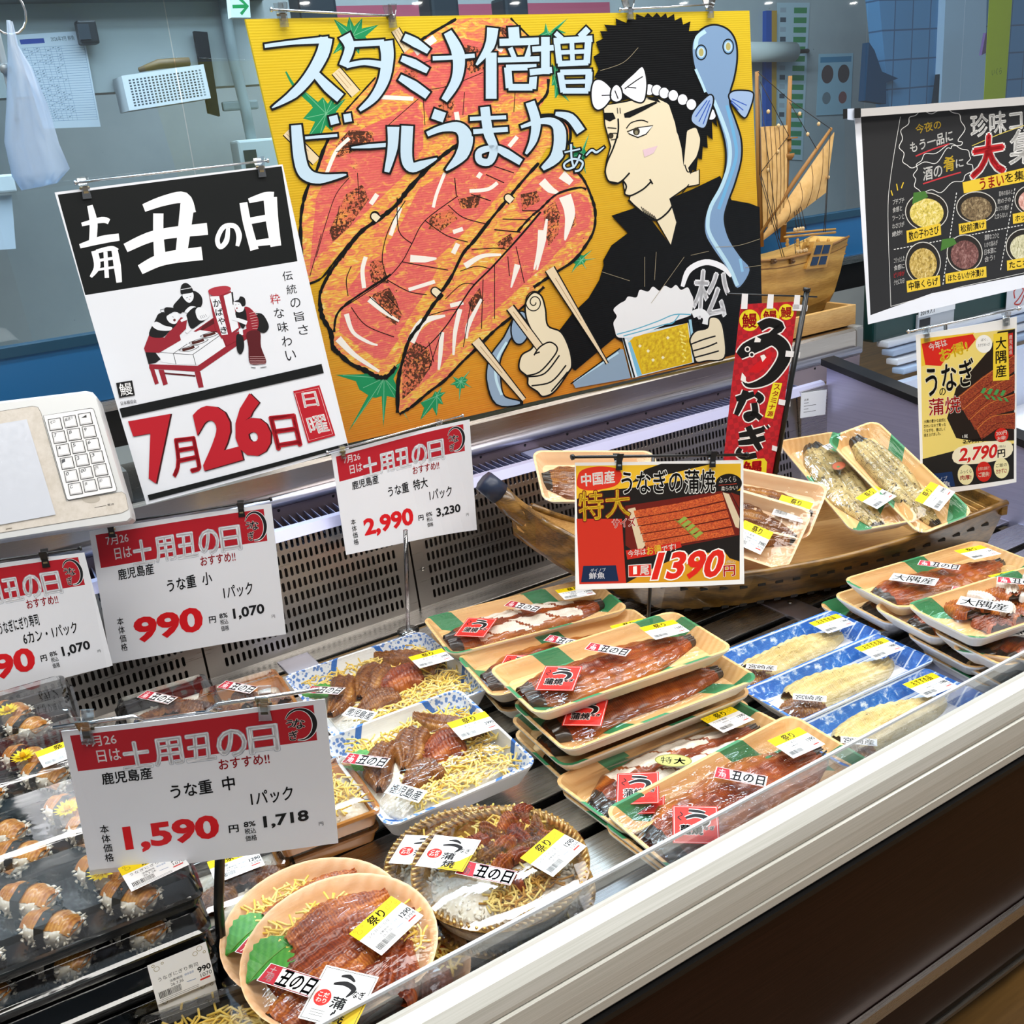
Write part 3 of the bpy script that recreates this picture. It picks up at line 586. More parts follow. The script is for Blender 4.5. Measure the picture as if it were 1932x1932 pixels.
# brows, eyes, nose, mouth, stubble
A.poly([(445, 685), (500, 685), (515, 720), (480, 738), (450, 725)], K); A.poly([(565, 690), (640, 660), (760, 615), (770, 625), (680, 675), (600, 715), (570, 715)], K)
A.line([(525, 655), (528, 690)], 1.5, K); A.line([(541, 655), (544, 690)], 1.5, K)
A.poly([(590, 805), (660, 770), (740, 765), (700, 815), (650, 835)], '#f2f2ee'); A.line([(585, 800), (650, 775), (742, 763), (700, 815), (650, 835), (600, 815)], 2.2, K, closed=True, smooth=False); A.disc(A.T((640, 800)), 1, 1, K)
T = A.T; A.T = lambda p: p; A.disc((1199, 248), 6.5, 7.5, '#3a352a'); A.disc((1199, 250), 3, 4, '#8a8468'); A.disc((1151, 256), 5, 5.5, '#3a352a'); A.T = T
for p, w_ in (([(580, 780), (610, 745), (670, 730), (712, 742)], 2), ([(465, 775), (520, 780)], 1.8), ([(470, 815), (520, 810), (525, 840), (485, 850)], 1.6), ([(530, 720), (530, 800), (500, 900), (465, 980), (452, 1045), (475, 1102), (535, 1112), (600, 1050)], 3), ([(555, 1090), (580, 1130), (570, 1175), (605, 1188), (680, 1150), (728, 1105)], 3), ([(722, 1088), (740, 1118)], 3), ([(590, 1215), (660, 1275), (720, 1325), (770, 1335), (830, 1290), (865, 1240)], 3.2), ([(960, 1120), (920, 1170)], 2)): A.line(p, w_, K)
for i in range(7): A.line([(670 + i * 13, 1255 + i * 9), (690 + i * 13, 1295 + i * 8)], 1.4, K, smooth=False, hold=True)
A.k += 1; A.poly([(680, 910), (770, 885), (745, 930), (690, 955)], '#e6c9d4')
# the blue eel over his shoulder
eel = [(982, 300), (1000, 225), (1060, 170), (1130, 158), (1200, 190), (1240, 260), (1247, 360), (1230, 470), (1205, 560), (1205, 640), (1240, 740), (1272, 850), (1272, 970), (1235, 1110), (1195, 1220), (1170, 1330), (1200, 1450), (1270, 1560), (1328, 1640), (1255, 1748), (1200, 1640), (1110, 1510), (1062, 1420), (1062, 1320), (1100, 1220), (1165, 1110), (1190, 980), (1180, 850), (1130, 690), (1095, 600), (1040, 520), (1000, 420)]
A.line(eel, 7, K, closed=True); A.poly(eel, '#7f9fc4', True)
A.line([(1110, 610), (1165, 740), (1205, 870), (1205, 990), (1160, 1130), (1095, 1250), (1075, 1340), (1090, 1430), (1200, 1610), (1255, 1735)], 7, '#b9def0'); A.line([(1190, 640), (1235, 830), (1245, 960), (1180, 1160), (1140, 1270)], 6, '#6fb0dc'); A.line([(1000, 300), (1010, 230), (1060, 190)], 8, '#b9def0'); A.line([(1000, 420), (1040, 510), (1060, 560)], 5, '#b9def0'); A.line([(1270, 1570), (1285, 1650)], 5, '#8fc4e6')
for pts in ([(1085, 580), (1020, 640), (980, 700), (985, 745), (1050, 775), (1080, 700), (1105, 610)], [(1205, 585), (1240, 555), (1335, 560), (1345, 600), (1310, 700), (1285, 705), (1240, 650)]):
    A.line(pts, 6, K, closed=True); A.poly(pts, '#9fb9dc', True)
for p in ([(1085, 610), (1020, 740)], [(1090, 630), (1045, 755)], [(1070, 610), (1000, 710)], [(1220, 600), (1310, 640)], [(1215, 610), (1290, 670)], [(1215, 620), (1260, 670)]): A.line(p, 1.8, '#2f55b8')
T = A.T; A.T = lambda p: p
for x, y in ((1321, 99), (1372, 88)): A.disc((x, y), 11, 15, K); A.disc((x, y), 9, 12.5, '#6f9cc8'); A.disc((x, y), 7.5, 10, '#bcd8ea'); A.disc((x, y), 4.5, 7.5, '#b3a968')
A.T = T
# crest
z3(); A.line([(920, 1740), (960, 1640), (1060, 1592), (1160, 1620), (1215, 1680)], [7, 11, 11, 11, 4], '#f2f4f8')
z7()
A.T = lambda p: p; A.text('松', [(1306, 508), (1374, 514), (1372, 598), (1308, 600)], '#f2f4f8', bold=.03, shear=.12)
z7()
# beer mug and the hand round it
A.poly([(680, 430), (1085, 350), (1120, 590), (745, 685)], '#cfe2ea'); A.poly([(720, 470), (760, 430), (900, 400), (1080, 350), (1110, 590), (800, 665)], '#e2b81c')
A.line([(690, 440), (760, 680)], 4, K, smooth=False); A.line([(720, 470), (790, 670)], 9, '#7fc0e0', smooth=False); A.line([(705, 450), (770, 680)], 4, '#eef6fa', smooth=False); A.line([(1095, 330), (1120, 520)], 5, '#9fd0e4', smooth=False)
g = N('beer_paint'); c = g.ramp(g.noise(g.co((9, 1, 9)), 16, 4), [(.35, '#c79a10'), (.65, '#ecd024')]); g.col(c).rough(.45); A.poly([(760, 450), (900, 410), (1075, 360), (1105, 580), (810, 655)], g.m)
for i in range(9): A.line([(1030 + i * 4, 400 + i * 22), (1050 + (i % 2) * 20, 412 + i * 22)], 2.5, '#f6e87a', smooth=False, hold=True)
for x, y in ((840, 520), (790, 490), (870, 575), (930, 560), (960, 440)): A.poly([(x, y - 10), (x + 12, y), (x, y + 12), (x - 10, y)], '#f5efc8', hold=True)
A.k += 1
foam = [(640, 400), (630, 350), (650, 310), (630, 270), (665, 235), (700, 215), (720, 190), (770, 195), (790, 150), (840, 160), (870, 130), (910, 155), (940, 125), (980, 140), (1010, 120), (1040, 150), (1080, 135), (1100, 170), (1115, 210), (1105, 290), (1085, 310), (1000, 340), (900, 380), (780, 430), (680, 440), (650, 430)]
A.poly(foam, '#eceef0', True)
A.line([(650, 420), (760, 390), (900, 340), (1000, 300), (1100, 300)], 2, '#59b0cc'); A.line([(690, 430), (800, 400), (940, 360), (990, 350), (1030, 300)], 2, '#59b0cc')
A.line([(1110, 300), (1160, 285), (1195, 320), (1190, 360)], 14, '#eef2f4')
fist = [(1095, 450), (1130, 400), (1200, 380), (1215, 320), (1270, 325), (1300, 400), (1305, 560), (1200, 580), (1140, 590), (1120, 560), (1105, 500)]
A.poly(fist, SKIN, True); A.line(fist, 3, K, closed=True)
for p in ([(1100, 480), (1180, 450), (1250, 430)], [(1115, 520), (1200, 495), (1260, 470)], [(1125, 560), (1200, 540), (1270, 520)], [(1120, 350), (1150, 340), (1160, 380)]): A.line(p, 2.8, K)
# knife, the other hand, skewers and ladle
A.poly([(380, 710), (660, 510), (690, 510), (735, 685), (400, 745)], '#8fa7bd'); A.line([(390, 705), (660, 530)], 4, '#bfe0f0', smooth=False); A.line([(370, 720), (670, 505)], 2.5, K, smooth=False)
z6()
A.line([(1350, 500), (1270, 640), (1200, 760), (1190, 880), (1230, 1010), (1370, 1030)], [22, 16, 24, 30, 26, 8], K); A.line([(1350, 500), (1270, 640), (1200, 760), (1190, 880), (1230, 1010), (1350, 1028)], [16, 10, 18, 24, 20, 4], '#94abc2'); A.line([(1270, 660), (1210, 770), (1205, 880), (1240, 980)], 5, '#c6e6f2')
A.disc(A.T((0, 0)), .1, .1, K); T = A.T; A.T = lambda p: p; A.disc((980, 618), 19, 33, K, .1); A.disc((980, 618), 16, 30, '#8fa9c4', .1); A.T = T
def sk(p, q, w0, w1): A.line([p, q], [w0 + 5, w1 + 4], K, smooth=False); A.disc(A.T(p), 1, 1, K); A.line([p, q], [w0, w1], '#e9d5b2', smooth=False); A.line([Vector(p).lerp(Vector(q), .1), Vector(p).lerp(Vector(q), .55)], 1, '#a58055', smooth=False)
sk((1080, 650), (1375, 1010), 16, 7); sk((1290, 450), (1490, 700), 14, 13)
thumb = [(1390, 520), (1385, 420), (1430, 360), (1480, 380), (1505, 460), (1520, 560), (1600, 600), (1650, 700), (1665, 800), (1640, 850), (1560, 960), (1490, 990), (1455, 960), (1400, 920), (1395, 870), (1345, 820), (1360, 740), (1420, 700), (1440, 640)]
A.poly(thumb, SKIN, True); A.line(thumb, 3.2, K, closed=True)
sk((1290, 450), (1480, 705), 13, 13)
A.poly([(1430, 740), (1470, 690), (1530, 660), (1575, 680), (1570, 730), (1480, 740)], SKIN, True); A.line([(1435, 740), (1470, 690), (1530, 660), (1575, 690), (1560, 740), (1470, 840), (1380, 865)], 2.8, K)
for p in ([(1400, 870), (1500, 850), (1590, 740)], [(1420, 925), (1540, 900), (1630, 800)], [(1540, 960), (1600, 890), (1640, 840)], [(1440, 730), (1470, 720)]): A.line(p, 2.8, K)
T = A.T; A.T = lambda p: p
sp = [(1006 + (3 + i * .75) * math.cos(i * .55), 570 + (3 + i * .9) * math.sin(i * .55)) for i in range(22)]; A.line(sp, 2, K)
A.T = T; sk((1530, 215), (1880, 790), 17, 3)
# wear: pale scratches in the black shirt
z3()
for p in ([(1120, 1500), (1260, 1490), (1390, 1450)], [(970, 1550), (1080, 1525)], [(1300, 1625), (1400, 1610)], [(730, 1840), (930, 1560)], [(430, 1650), (600, 1705)], [(420, 430), (560, 380), (650, 290)], [(690, 1560), (690, 1740)], [(760, 1530), (750, 1700)]): A.line(p, .8, '#a79c80', hold=True)
board = tag(A.mb.build('painted_sign_board'), 'big yellow hand-painted board of a cook, grilled eel and beer mug', 'sign')
# ================================================================== printed sheets
def sheet(c, k, width=None):
    """four corners of a rectangle in the photograph -> its corners in the place; k scales the distance"""
    r = [ray(*p) for p in c]
    M = Matrix((( r[1].x, -r[2].x, r[3].x), (r[1].y, -r[2].y, r[3].y), (r[1].z, -r[2].z, r[3].z)))
    b, cc, d = M.inverted() @ r[0]
    P = [r[0], r[1] * b, r[2] * cc, r[3] * d]; s = k / (P[1] - P[0]).length
    return [EYE + p * s for p in P]
def plane_of(P):
    n = (P[3] - P[0]).cross(P[1] - P[0]).normalized()
    return (P[0], -n if n.dot(EYE - P[0]) < 0 else n)
def sheet_on(c, P0, n): n = Vector(n).normalized(); return [rp(x, y, P0, n) for x, y in c]
def uv_art(P, n, rough=.5, eps=1e-5):
    def t(u, v): return (P[0] * (1 - u) + P[1] * u) * (1 - v) + (P[3] * (1 - u) + P[2] * u) * v
    return Art(t, n, eps=eps, rough=rough)
def backing(A, P, n, c, th=.0006):
    q = list(P); b = [p - n * th for p in P]
    A.mb.add(q + b, [(0, 1, 2, 3), (7, 6, 5, 4), (0, 4, 5, 1), (1, 5, 6, 2), (2, 6, 7, 3), (3, 7, 4, 0)], flat(c, .5) if isinstance(c, str) else c)
def curl(A, P, n, amp, nm, side=1.0, parent=None, strips=14, pw=2.0):
    """bend the printed sheet: the far or near end lifts off its plane"""
    ax = (P[1] - P[0]); L = ax.length; ax = ax.normalized(); o = P[0]
    dn = (P[3] - P[0]); Hh = dn.length; dn = dn.normalized()
    def fn(p):
        u = min(max((p - o).dot(ax) / L, 0), 1); v = min(max((p - o).dot(dn) / Hh, 0), 1)
        # straight between cuts, so every ink bends with the sheet under it
        def seg(t, k, f): i = min(int(t * k), k - 1); return f(i / k) + (f((i + 1) / k) - f(i / k)) * (t * k - i)
        return p + n * (amp[0] * seg(u, strips, lambda t: (max(0, t - .45) / .55) ** pw) + amp[1] * seg(v, 8, lambda t: t * t) + amp[2] * seg(u, strips, lambda t: math.sin(t * PI)))
    me = bend(A.mb, ((ax, o, L, strips), (dn, o, Hh, 8)), fn); mb = MB()
    return link(nm, me, parent)
RED = '#b01c29'; INK = '#16181c'; PAPER = '#e2e4ea'
CLEARP = clear('clear_clip_plastic', '#eef2f4', .1, .12); CHROME = flat('#d8dadc', .15, 1.0); BLACKP = flat('#101113', .3)
def clip_mesh(mb, p, up, n, s, mat, metal):
    """a sprung card clip: two jaws, a pinched grip and a metal band; p where it bites, up along its grip"""
    up = up.normalized(); n = n.normalized(); r = up.cross(n)
    M = Matrix(((r.x, up.x, n.x, p.x), (r.y, up.y, n.y, p.y), (r.z, up.z, n.z, p.z), (0, 0, 0, 1)))
    for sg in (-1, 1):
        pr = [(-.5, -.5), (.5, -.5), (.42, .3), (.5, .62), (.5, 1.0), (-.5, 1.0), (-.5, .62), (-.42, .3)]
        def z(y): return sg * (.10 if y < .2 else .10 + (y - .2) * .38)
        lo = [[(x * s * .62, y * s, (z(y)) * s) for x, y in pr], [(x * s * .62, y * s, (z(y) + sg * .12) * s) for x, y in pr]]
        mb.loft(lo if sg > 0 else lo[::-1], mat, M=M)
    mb.box((0, .12 * s, .22 * s), (.34 * s, .5 * s, .05 * s), metal, M)
    mb.tube([(-.34 * s, .28 * s, 0), (.34 * s, .28 * s, 0)], .1 * s, metal, 8, M=M)
def clip_rail(nm, a, b, clips, up, n, label, rod=CHROME, mat=CLEARP, metal=flat('#a08e6a', .35, .8), s=.016, r=.0014, group=None, extra=None):
    t = thing(nm, label, 'clip rail', (Vector(a) + Vector(b)) / 2, group=group); inv = Matrix.Translation(-t.location)
    m = MB(); m.tube([a, b], r, rod, 8)
    for e in (a, b): m.tube([Vector(e) - Vector((.0012, 0, 0)), Vector(e) + Vector((.0012, 0, 0))], r * 2, rod, 8)
    if extra: extra(m)
    o = m.build('rod', t); o.matrix_parent_inverse = inv
    for c in clips:
        m = MB(); clip_mesh(m, Vector(c), up, n, s, mat, metal); o = m.build('clip', t); o.matrix_parent_inverse = inv
    return t
UP = Vector((0, 0, 1))
# clip rails holding the big board
for (a, b, cl, lab, mt) in (((512, 18), (742, 30), ((533, 36), (738, 38)), 'left clip rail gripping the top edge of the yellow board', CLEARP), ((1170, 18), (1345, 8), ((1186, 24), (1338, 22)), 'right clip rail with chrome clips on the yellow board top', CLEARP)):
    f3 = lambda p, d=0: rp(p[0], p[1], BTL + BN * d, BN)
    clip_rail('clip_rail', f3(a, .004), f3(b, .004), [f3(c, .001) for c in cl], UP, BN, lab, s=.019, metal=flat('#8f8468', .35, .8) if mt is CLEARP and a[0] < 900 else CHROME)
# ------------------------------------------------------------------ the midsummer poster
PC = [(103, 363), (533, 310), (652, 845), (272, 949)]
PP = sheet(PC, .279); P0, PN = plane_of(PP); PN = Vector(PN)
A = Art(lambda x, y: rp(x, y, P0, PN), PN, eps=8e-6); backing(A, PP, PN, '#dde1e8')
def Y(ox=0, oy=0, s=2.927): A.T = lambda p: (ox + p[0] / s, oy + p[1] / s)
Y(); PB = '#0e1213'
A.poly([(318, 1075), (1555, 918), (1640, 1443), (470, 1630)], PB)
def wb(strokes, col='#f4f6f8', d=2.927):
    for p, w_ in strokes: A.line(p, [x / d for x in w_], col)
wb([([(450, 1240), (560, 1215), (600, 1225)], [20, 34, 30]), ([(495, 1135), (515, 1230), (510, 1340)], [30, 44, 40]), ([(440, 1360), (560, 1325), (655, 1310)], [24, 44, 40])])
wb([([(520, 1385), (535, 1470), (500, 1530)], [36, 36, 14]), ([(530, 1390), (610, 1372), (640, 1390)], [22, 26, 40]), ([(630, 1380), (645, 1470), (655, 1560)], [34, 40, 30]), ([(535, 1440), (630, 1425)], [16, 16]), ([(535, 1490), (635, 1475)], [14, 14]), ([(580, 1390), (588, 1535)], [22, 24])])
wb([([(790, 1150), (900, 1110), (1010, 1095), (1040, 1180)], [44, 56, 66, 76]), ([(1030, 1130), (1010, 1290), (990, 1440)], [78, 70, 60]), ([(870, 1180), (870, 1300), (880, 1440)], [56, 56, 66]), ([(690, 1370), (860, 1300), (1140, 1265)], [50, 60, 66]), ([(770, 1490), (900, 1430), (1110, 1400)], [54, 70, 74])])
wb([([(1255, 1255), (1245, 1330), (1210, 1365), (1195, 1320), (1230, 1255), (1290, 1250), (1315, 1300), (1305, 1360)], [20, 30, 26, 26, 26, 28, 32, 20])])
wb([([(1340, 1120), (1360, 1230), (1400, 1380)], [44, 46, 48]), ([(1370, 1110), (1460, 1085), (1510, 1085)], [26, 46, 50]), ([(1490, 1090), (1500, 1220), (1520, 1360)], [76, 70, 60]), ([(1380, 1220), (1490, 1200)], [36, 36]), ([(1400, 1345), (1520, 1330)], [34, 40])])
A.T = lambda p: p; SER = INK
for i, ch in enumerate('伝統の旨さ'): A.row(ch, (530 + i * 7.2, 513 + i * 26 - i * .6), (549 + i * 7.2, 510 + i * 26 - i * .6), 18, SER)
for i, ch in enumerate('粋な味わい'): A.row(ch, (506 + i * 7.0, 556 + i * 26.5), (525 + i * 7.0, 553 + i * 26.5), 19, '#b02a34' if i == 0 else SER)
# the stall scene
DR = '#8f2330'; OL = '#191a1c'; PWH = '#e0e4ea'; BR_ = '#55191f'
A.T = lambda p: (260 + p[0] / 4.2, 520 + p[1] / 4.2)
A.poly([(430, 440), (620, 310), (760, 490), (850, 460), (850, 500), (470, 760), (80, 735), (80, 700), (460, 712), (680, 560), (640, 470)], DR); A.poly([(500, 400), (600, 330), (610, 370), (470, 450)], BR_)
A.poly([(160, 605), (330, 500), (480, 430), (640, 455), (680, 560), (470, 705), (290, 700), (170, 680)], PWH)
for q in ([(85, 735), (120, 738), (155, 850), (125, 862)], [(152, 742), (195, 745), (225, 855), (190, 868)], [(435, 760), (480, 758), (505, 880), (465, 885)]): A.poly(q, DR)
A.poly([(200, 765), (440, 785), (440, 798), (200, 778)], BR_)
A.line([(270, 615), (420, 625), (640, 470)], 1, OL, smooth=False); A.line([(425, 625), (445, 705)], 1, OL); A.line([(270, 615), (290, 700)], 1, OL); A.line([(160, 605), (270, 615), (380, 540)], .9, OL, smooth=False)
for x, y in ((395, 575), (470, 520), (560, 465)): A.line([(x - 75, y + 18), (x, y + 22), (x + 75, y - 14), (x + 20, y - 22), (x - 60, y + 4)], .9, OL, closed=True); A.line([(x - 55, y + 14), (x, y), (x + 40, y - 14)], 5, '#4a2420')
A.poly([(40, 575), (80, 470), (200, 490), (330, 330), (380, 340), (370, 420), (320, 470), (330, 510), (160, 610), (50, 605)], DR); A.poly([(50, 605), (130, 608), (170, 660), (130, 690), (75, 700)], OL)
A.poly([(80, 470), (130, 350), (160, 300), (220, 300), (300, 370), (240, 440), (180, 490)], OL, True); A.poly([(100, 390), (140, 365), (200, 395), (260, 410), (240, 435), (150, 430)], PWH, True); A.poly([(220, 320), (300, 290), (315, 330), (290, 380), (240, 370)], PWH, True); A.poly([(200, 280), (220, 250), (330, 270), (330, 300), (280, 285), (225, 310)], OL, True); A.line([(170, 270), (210, 262), (215, 290), (175, 292)], 1, OL, closed=True, smooth=False); A.disc((260 + 280 / 4.2, 520 + 352 / 4.2), 2.4, 2.6, '#5a2a2a'); A.line([(262, 325), (275, 330)], .8, OL); A.line([(330, 360), (400, 330), (410, 400), (370, 450)], [4, 9, 8, 5], PWH)
A.poly([(270, 250), (320, 180), (350, 150), (430, 120), (490, 160), (500, 220), (470, 260), (400, 250), (350, 290)], OL, True); A.poly([(345, 150), (420, 130), (430, 180), (400, 215), (365, 195)], PWH, True); A.poly([(330, 140), (335, 80), (370, 58), (410, 85), (425, 130), (360, 145)], OL, True); A.line([(332, 112), (415, 96)], 1.2, PWH, smooth=False); A.poly([(360, 290), (400, 245), (450, 250), (430, 290)], PWH, True); A.poly([(380, 300), (450, 250), (520, 340), (480, 380), (410, 420), (380, 340)], OL, True); A.poly([(445, 280), (480, 250), (555, 300), (530, 345), (470, 350)], PWH, True); A.line([(372, 178), (386, 172)], .8, OL); A.line([(400, 168), (412, 163)], .8, OL); A.line([(393, 185), (402, 190)], .9, '#8f2330')
for k in range(4): A.line([(480 + k * 14, 318 - k * 4), (492 + k * 14, 342 - k * 6)], .6, OL, smooth=False)
A.poly([(548, 120), (560, 160), (640, 160), (725, 120), (800, 410), (775, 440), (650, 500), (600, 420)], DR); A.poly([(558, 165), (632, 162), (700, 465), (650, 470)], PWH); A.poly([(668, 160), (728, 135), (785, 410), (730, 450)], PWH); A.poly([(548, 118), (600, 92), (680, 82), (722, 95), (715, 120), (640, 158), (570, 155)], '#a83340', True); A.poly([(655, 480), (760, 450), (850, 420), (850, 470), (690, 555)], DR); A.line([(735, 130), (745, 230)], 3, OL, smooth=False)
for i, ch in enumerate('かばやき'): A.text(ch, [(580 + i * 20, 190 + i * 72), (640 + i * 16, 186 + i * 72), (646 + i * 16, 244 + i * 70), (590 + i * 18, 248 + i * 70)], INK, bold=.02)
A.poly([(920, 300), (980, 310), (1025, 400), (990, 452), (930, 430), (900, 350)], OL, True); A.poly([(830, 250), (880, 260), (940, 340), (930, 430), (860, 460), (840, 380), (800, 310)], DR, True)
for k in range(7): A.line([(870 + k * 4, 300 + k * 20), (935, 285 + k * 22)], .7, '#dcb8b8', smooth=False)
A.poly([(760, 290), (830, 255), (850, 350), (820, 420), (790, 380)], OL, True); A.poly([(850, 450), (950, 440), (960, 560), (1000, 680), (950, 700), (870, 690), (860, 560)], BR_, True)
for k in range(5): A.line([(870, 640 + k * 14), (995, 640 + k * 14)], .7, '#d8b0b0', smooth=False)
A.poly([(745, 210), (790, 195), (830, 230), (820, 280), (770, 285)], PWH, True); A.poly([(750, 205), (785, 190), (800, 165), (835, 180), (840, 230), (815, 245), (795, 215)], OL, True); A.line([(758, 232), (768, 230)], .8, OL); A.line([(782, 228), (792, 225)], .8, OL); A.disc((260 + 772 / 4.2, 520 + 258 / 4.2), 1.3, 1.6, '#8f2330'); A.line([(735, 345), (780, 350), (850, 375)], [3, 7, 8], PWH); A.line([(800, 420), (805, 470)], 7, PWH, smooth=False)
A.poly([(765, 480), (790, 460), (820, 490), (825, 570), (800, 620), (770, 590)], OL, True); A.line([(880, 715), (915, 722)], 3, PWH); A.line([(955, 718), (1000, 712)], 3, PWH); A.line([(880, 722), (915, 727)], .7, OL); A.line([(955, 725), (1000, 718)], .7, OL)
A.T = lambda p: p
A.poly([(217, 722), (247, 717), (252, 745), (223, 750)], OL); A.text('鰻', [(221, 724), (245, 720), (249, 743), (226, 747)], '#f2f2f2'); A.row('日本鰻協会', (225, 757), (254, 752), 7, INK)
A.poly([(223, 770), (603, 686), (607, 703), (228, 787)], PB)
A.text('7', [(250, 800), (310, 789), (308, 897), (281, 903)], '#3a0a10', bold=.05); A.text('7', [(248, 800), (307, 789), (305, 896), (278, 902)], RED, bold=.05)
A.text('月', [(314, 828), (362, 822), (374, 884), (322, 898)], RED, bold=.025)
A.text('2', [(364, 776), (425, 765), (447, 861), (386, 878)], '#3a0a10', bold=.045); A.text('2', [(362, 775), (421, 765), (444, 860), (384, 877)], RED, bold=.045)
A.text('6', [(437, 757), (487, 746), (507, 845), (452, 857)], '#3a0a10', bold=.045); A.text('6', [(434, 757), (484, 746), (504, 845), (449, 857)], RED, bold=.045)
A.text('日', [(502, 785), (550, 780), (562, 838), (516, 846)], RED, bold=.03)
A.poly([(548, 737), (598, 726), (626, 820), (574, 834)], RED); A.line([(551, 741), (596, 731), (621, 817), (576, 829)], .8, '#eecccc', closed=True, smooth=False)
A.text('日', [(564, 741), (590, 737), (597, 764), (569, 768)], '#f5f0f0', bold=.02); A.text('曜', [(571, 787), (606, 780), (616, 812), (580, 818)], '#f5f0f0', bold=.02)
A.poly([(274, 931), (648, 834), (650, 840), (277, 941)], PB)
Lp = (PP[1] - PP[0]).normalized()
poster = tag(curl(A, PP, PN, (.0, .012, .004), 'paper_poster'), 'white paper poster with black top and red date 7月26日', 'poster')
pr = lambda x, y, d=.003: rp(x, y, P0 + PN * d, PN)
clip_rail('clip_rail', pr(142, 345), pr(505, 303), [pr(161, 362, .001), pr(492, 322, .001)], UP, PN, 'thin clip rail along the top of the midsummer poster', s=.016)
# ------------------------------------------------------------------ price cards
def brushtext(A, s, box, col, ol, n):
    u0, v0, u1, v1 = box; k = (u1 - u0) / n
    for i, ch in enumerate(s):
        a = u0 + k * i; dv = -.012 * (i - (n - 1) / 2) * 0
        A.text(ch, [(a + .004, v0 + dv), (a + k * .93, v0 + dv), (a + k * .93, v1 + dv), (a + .004, v1 + dv)], col, bold=.022, ol=ol, olw=.014)
def price_card(c, k, size, p1, p2, lab, am, name='うな重', pack='1パック', plane=None, clips=None, cm=CLEARP, origin='鹿児島産', rod=None):
    P = sheet_on(c, *plane) if plane else sheet(c, k); Q0, n = (Vector(plane[0]), Vector(plane[1]).normalized()) if plane else plane_of(P)
    A = uv_art(P, n); backing(A, P, n, PAPER)
    A.poly([(.03, .035), (.955, .03), (.955, .27), (.03, .28)], RED)
    A.text('7月26', [(.08, .055), (.2, .055), (.2, .125), (.08, .125)], '#f6f2f4', bold=.012); A.text('日は', [(.115, .155), (.205, .155), (.205, .235), (.115, .235)], '#f6f2f4', bold=.015)
    brushtext(A, '土用丑の日', (.205, .125, .815, .305), '#f3f4f8', '#a9b1be', 5)
    a = [(.895 + .058 * math.cos(t * .45 + 3.6), .15 + .105 * math.sin(t * .45 + 3.6)) for t in range(11)]
    A.line(a, [.004, .012, .018, .02, .022, .024, .024, .022, .02, .02, .012], '#e8ecef'); A.line(a, [.002, .008, .012, .014, .016, .018, .018, .016, .014, .008, .004], INK)
    A.text('う', [(.845, .11), (.872, .11), (.872, .16), (.845, .16)], INK, bold=.02, ol='#e8d8d8', olw=.03); A.text('な', [(.87, .11), (.915, .11), (.915, .175), (.87, .175)], INK, bold=.02, ol='#e8d8d8', olw=.03); A.text('ぎ', [(.85, .185), (.885, .185), (.885, .25), (.85, .25)], INK, bold=.02, ol='#e8d8d8', olw=.03)
    A.text('おすすめ!!', [(.57, .315), (.765, .315), (.765, .385), (.57, .385)], RED, bold=.02)
    A.text(origin, [(.115, .31), (.31, .305), (.31, .385), (.115, .39)], INK, bold=.02)
    A.text(name + '  ' + size if size else name, [(.37, .445), (.62 + .05 * (len(size) > 1), .435), (.62 + .05 * (len(size) > 1), .53), (.37, .54)], INK, bold=.02)
    A.text(pack, [(.84 - .0275 * 6 if len(pack) < 5 else .5, .565), (.84, .56), (.84, .655), (.84 - .0275 * 6 if len(pack) < 5 else .5, .66)], INK, bold=.018)
    A.text(p1, [(.165, .70), (.53, .69), (.53, .86), (.165, .87)], '#d2161f', bold=.04)
    A.text('円', [(.575, .775), (.612, .775), (.612, .825), (.575, .825)], INK, bold=.025); A.text('8%', [(.635, .765), (.68, .765), (.68, .80), (.635, .80)], INK, bold=.02); A.text('税込', [(.635, .81), (.68, .81), (.68, .85), (.635, .85)], INK, bold=.01); A.text('価格', [(.635, .86), (.68, .86), (.68, .90), (.635, .90)], INK, bold=.01)
    A.text(p2, [(.715, .745), (.89, .74), (.89, .82), (.715, .83)], INK, bold=.03); A.text('円', [(.93, .835), (.948, .835), (.948, .86), (.93, .86)], INK)
    for i, ch in enumerate('本体価格'): A.text(ch, [(.07, .665 + i * .066), (.105, .665 + i * .066), (.105, .722 + i * .066), (.07, .722 + i * .066)], INK, bold=.01)
    o = tag(curl(A, P, n, am, 'price_card'), lab, 'price card', 'price cards with red header band')
    return P, n
CN = Vector((-.22, -.96, .12))
B1C = [(168, 1002), (512, 948), (540, 1192), (210, 1250)]
b1 = price_card(B1C, .22, '小', '990', '1,070', 'price card reading 990 hung on the slotted steel back', (.006, .004, 0))
b2 = price_card([(625, 857), (877, 788), (893, 995), (652, 1046)], 0, '特大', '2,990', '3,230', 'price card reading 2,990 under the yellow board', (.022, .004, 0), plane=(ry(760, 910, 1.255), (-.2, -.97, .1)))
b3 = price_card([(-150, 1085), (160, 1040), (214, 1250), (-85, 1335)], 0, '', '990', '1,070', 'price card for six sushi pieces, leftmost below the scale', (.006, .004, 0), name='うなぎにぎり寿司', pack='6カン・1パック', plane=(ry(80, 1180, 1.19), (-.28, -.95, .06)))
b4 = price_card([(115, 1380), (614, 1313), (640, 1575), (176, 1638)], .2, '中', '1,590', '1,718', 'price card reading 1,590 on a black stand', (.004, .008, .003))
def crail(b, u0, u1, us, lab, mat, rod, s, ext=None, d=.003):
    P, n = b; q = lambda u, v, dd=d: P[0] + (P[1] - P[0]) * u + (P[3] - P[0]) * v + n * dd
    return clip_rail('clip_rail', q(u0, -.03), q(u1, -.03), [q(u, .03, .001) for u in us], (P[0] - P[3]), n, lab, rod, mat, s=s, extra=ext)
crail(b1, -.05, 1.0, (.12, .83), 'black clip rail holding the 990 price card', BLACKP, BLACKP, .013)
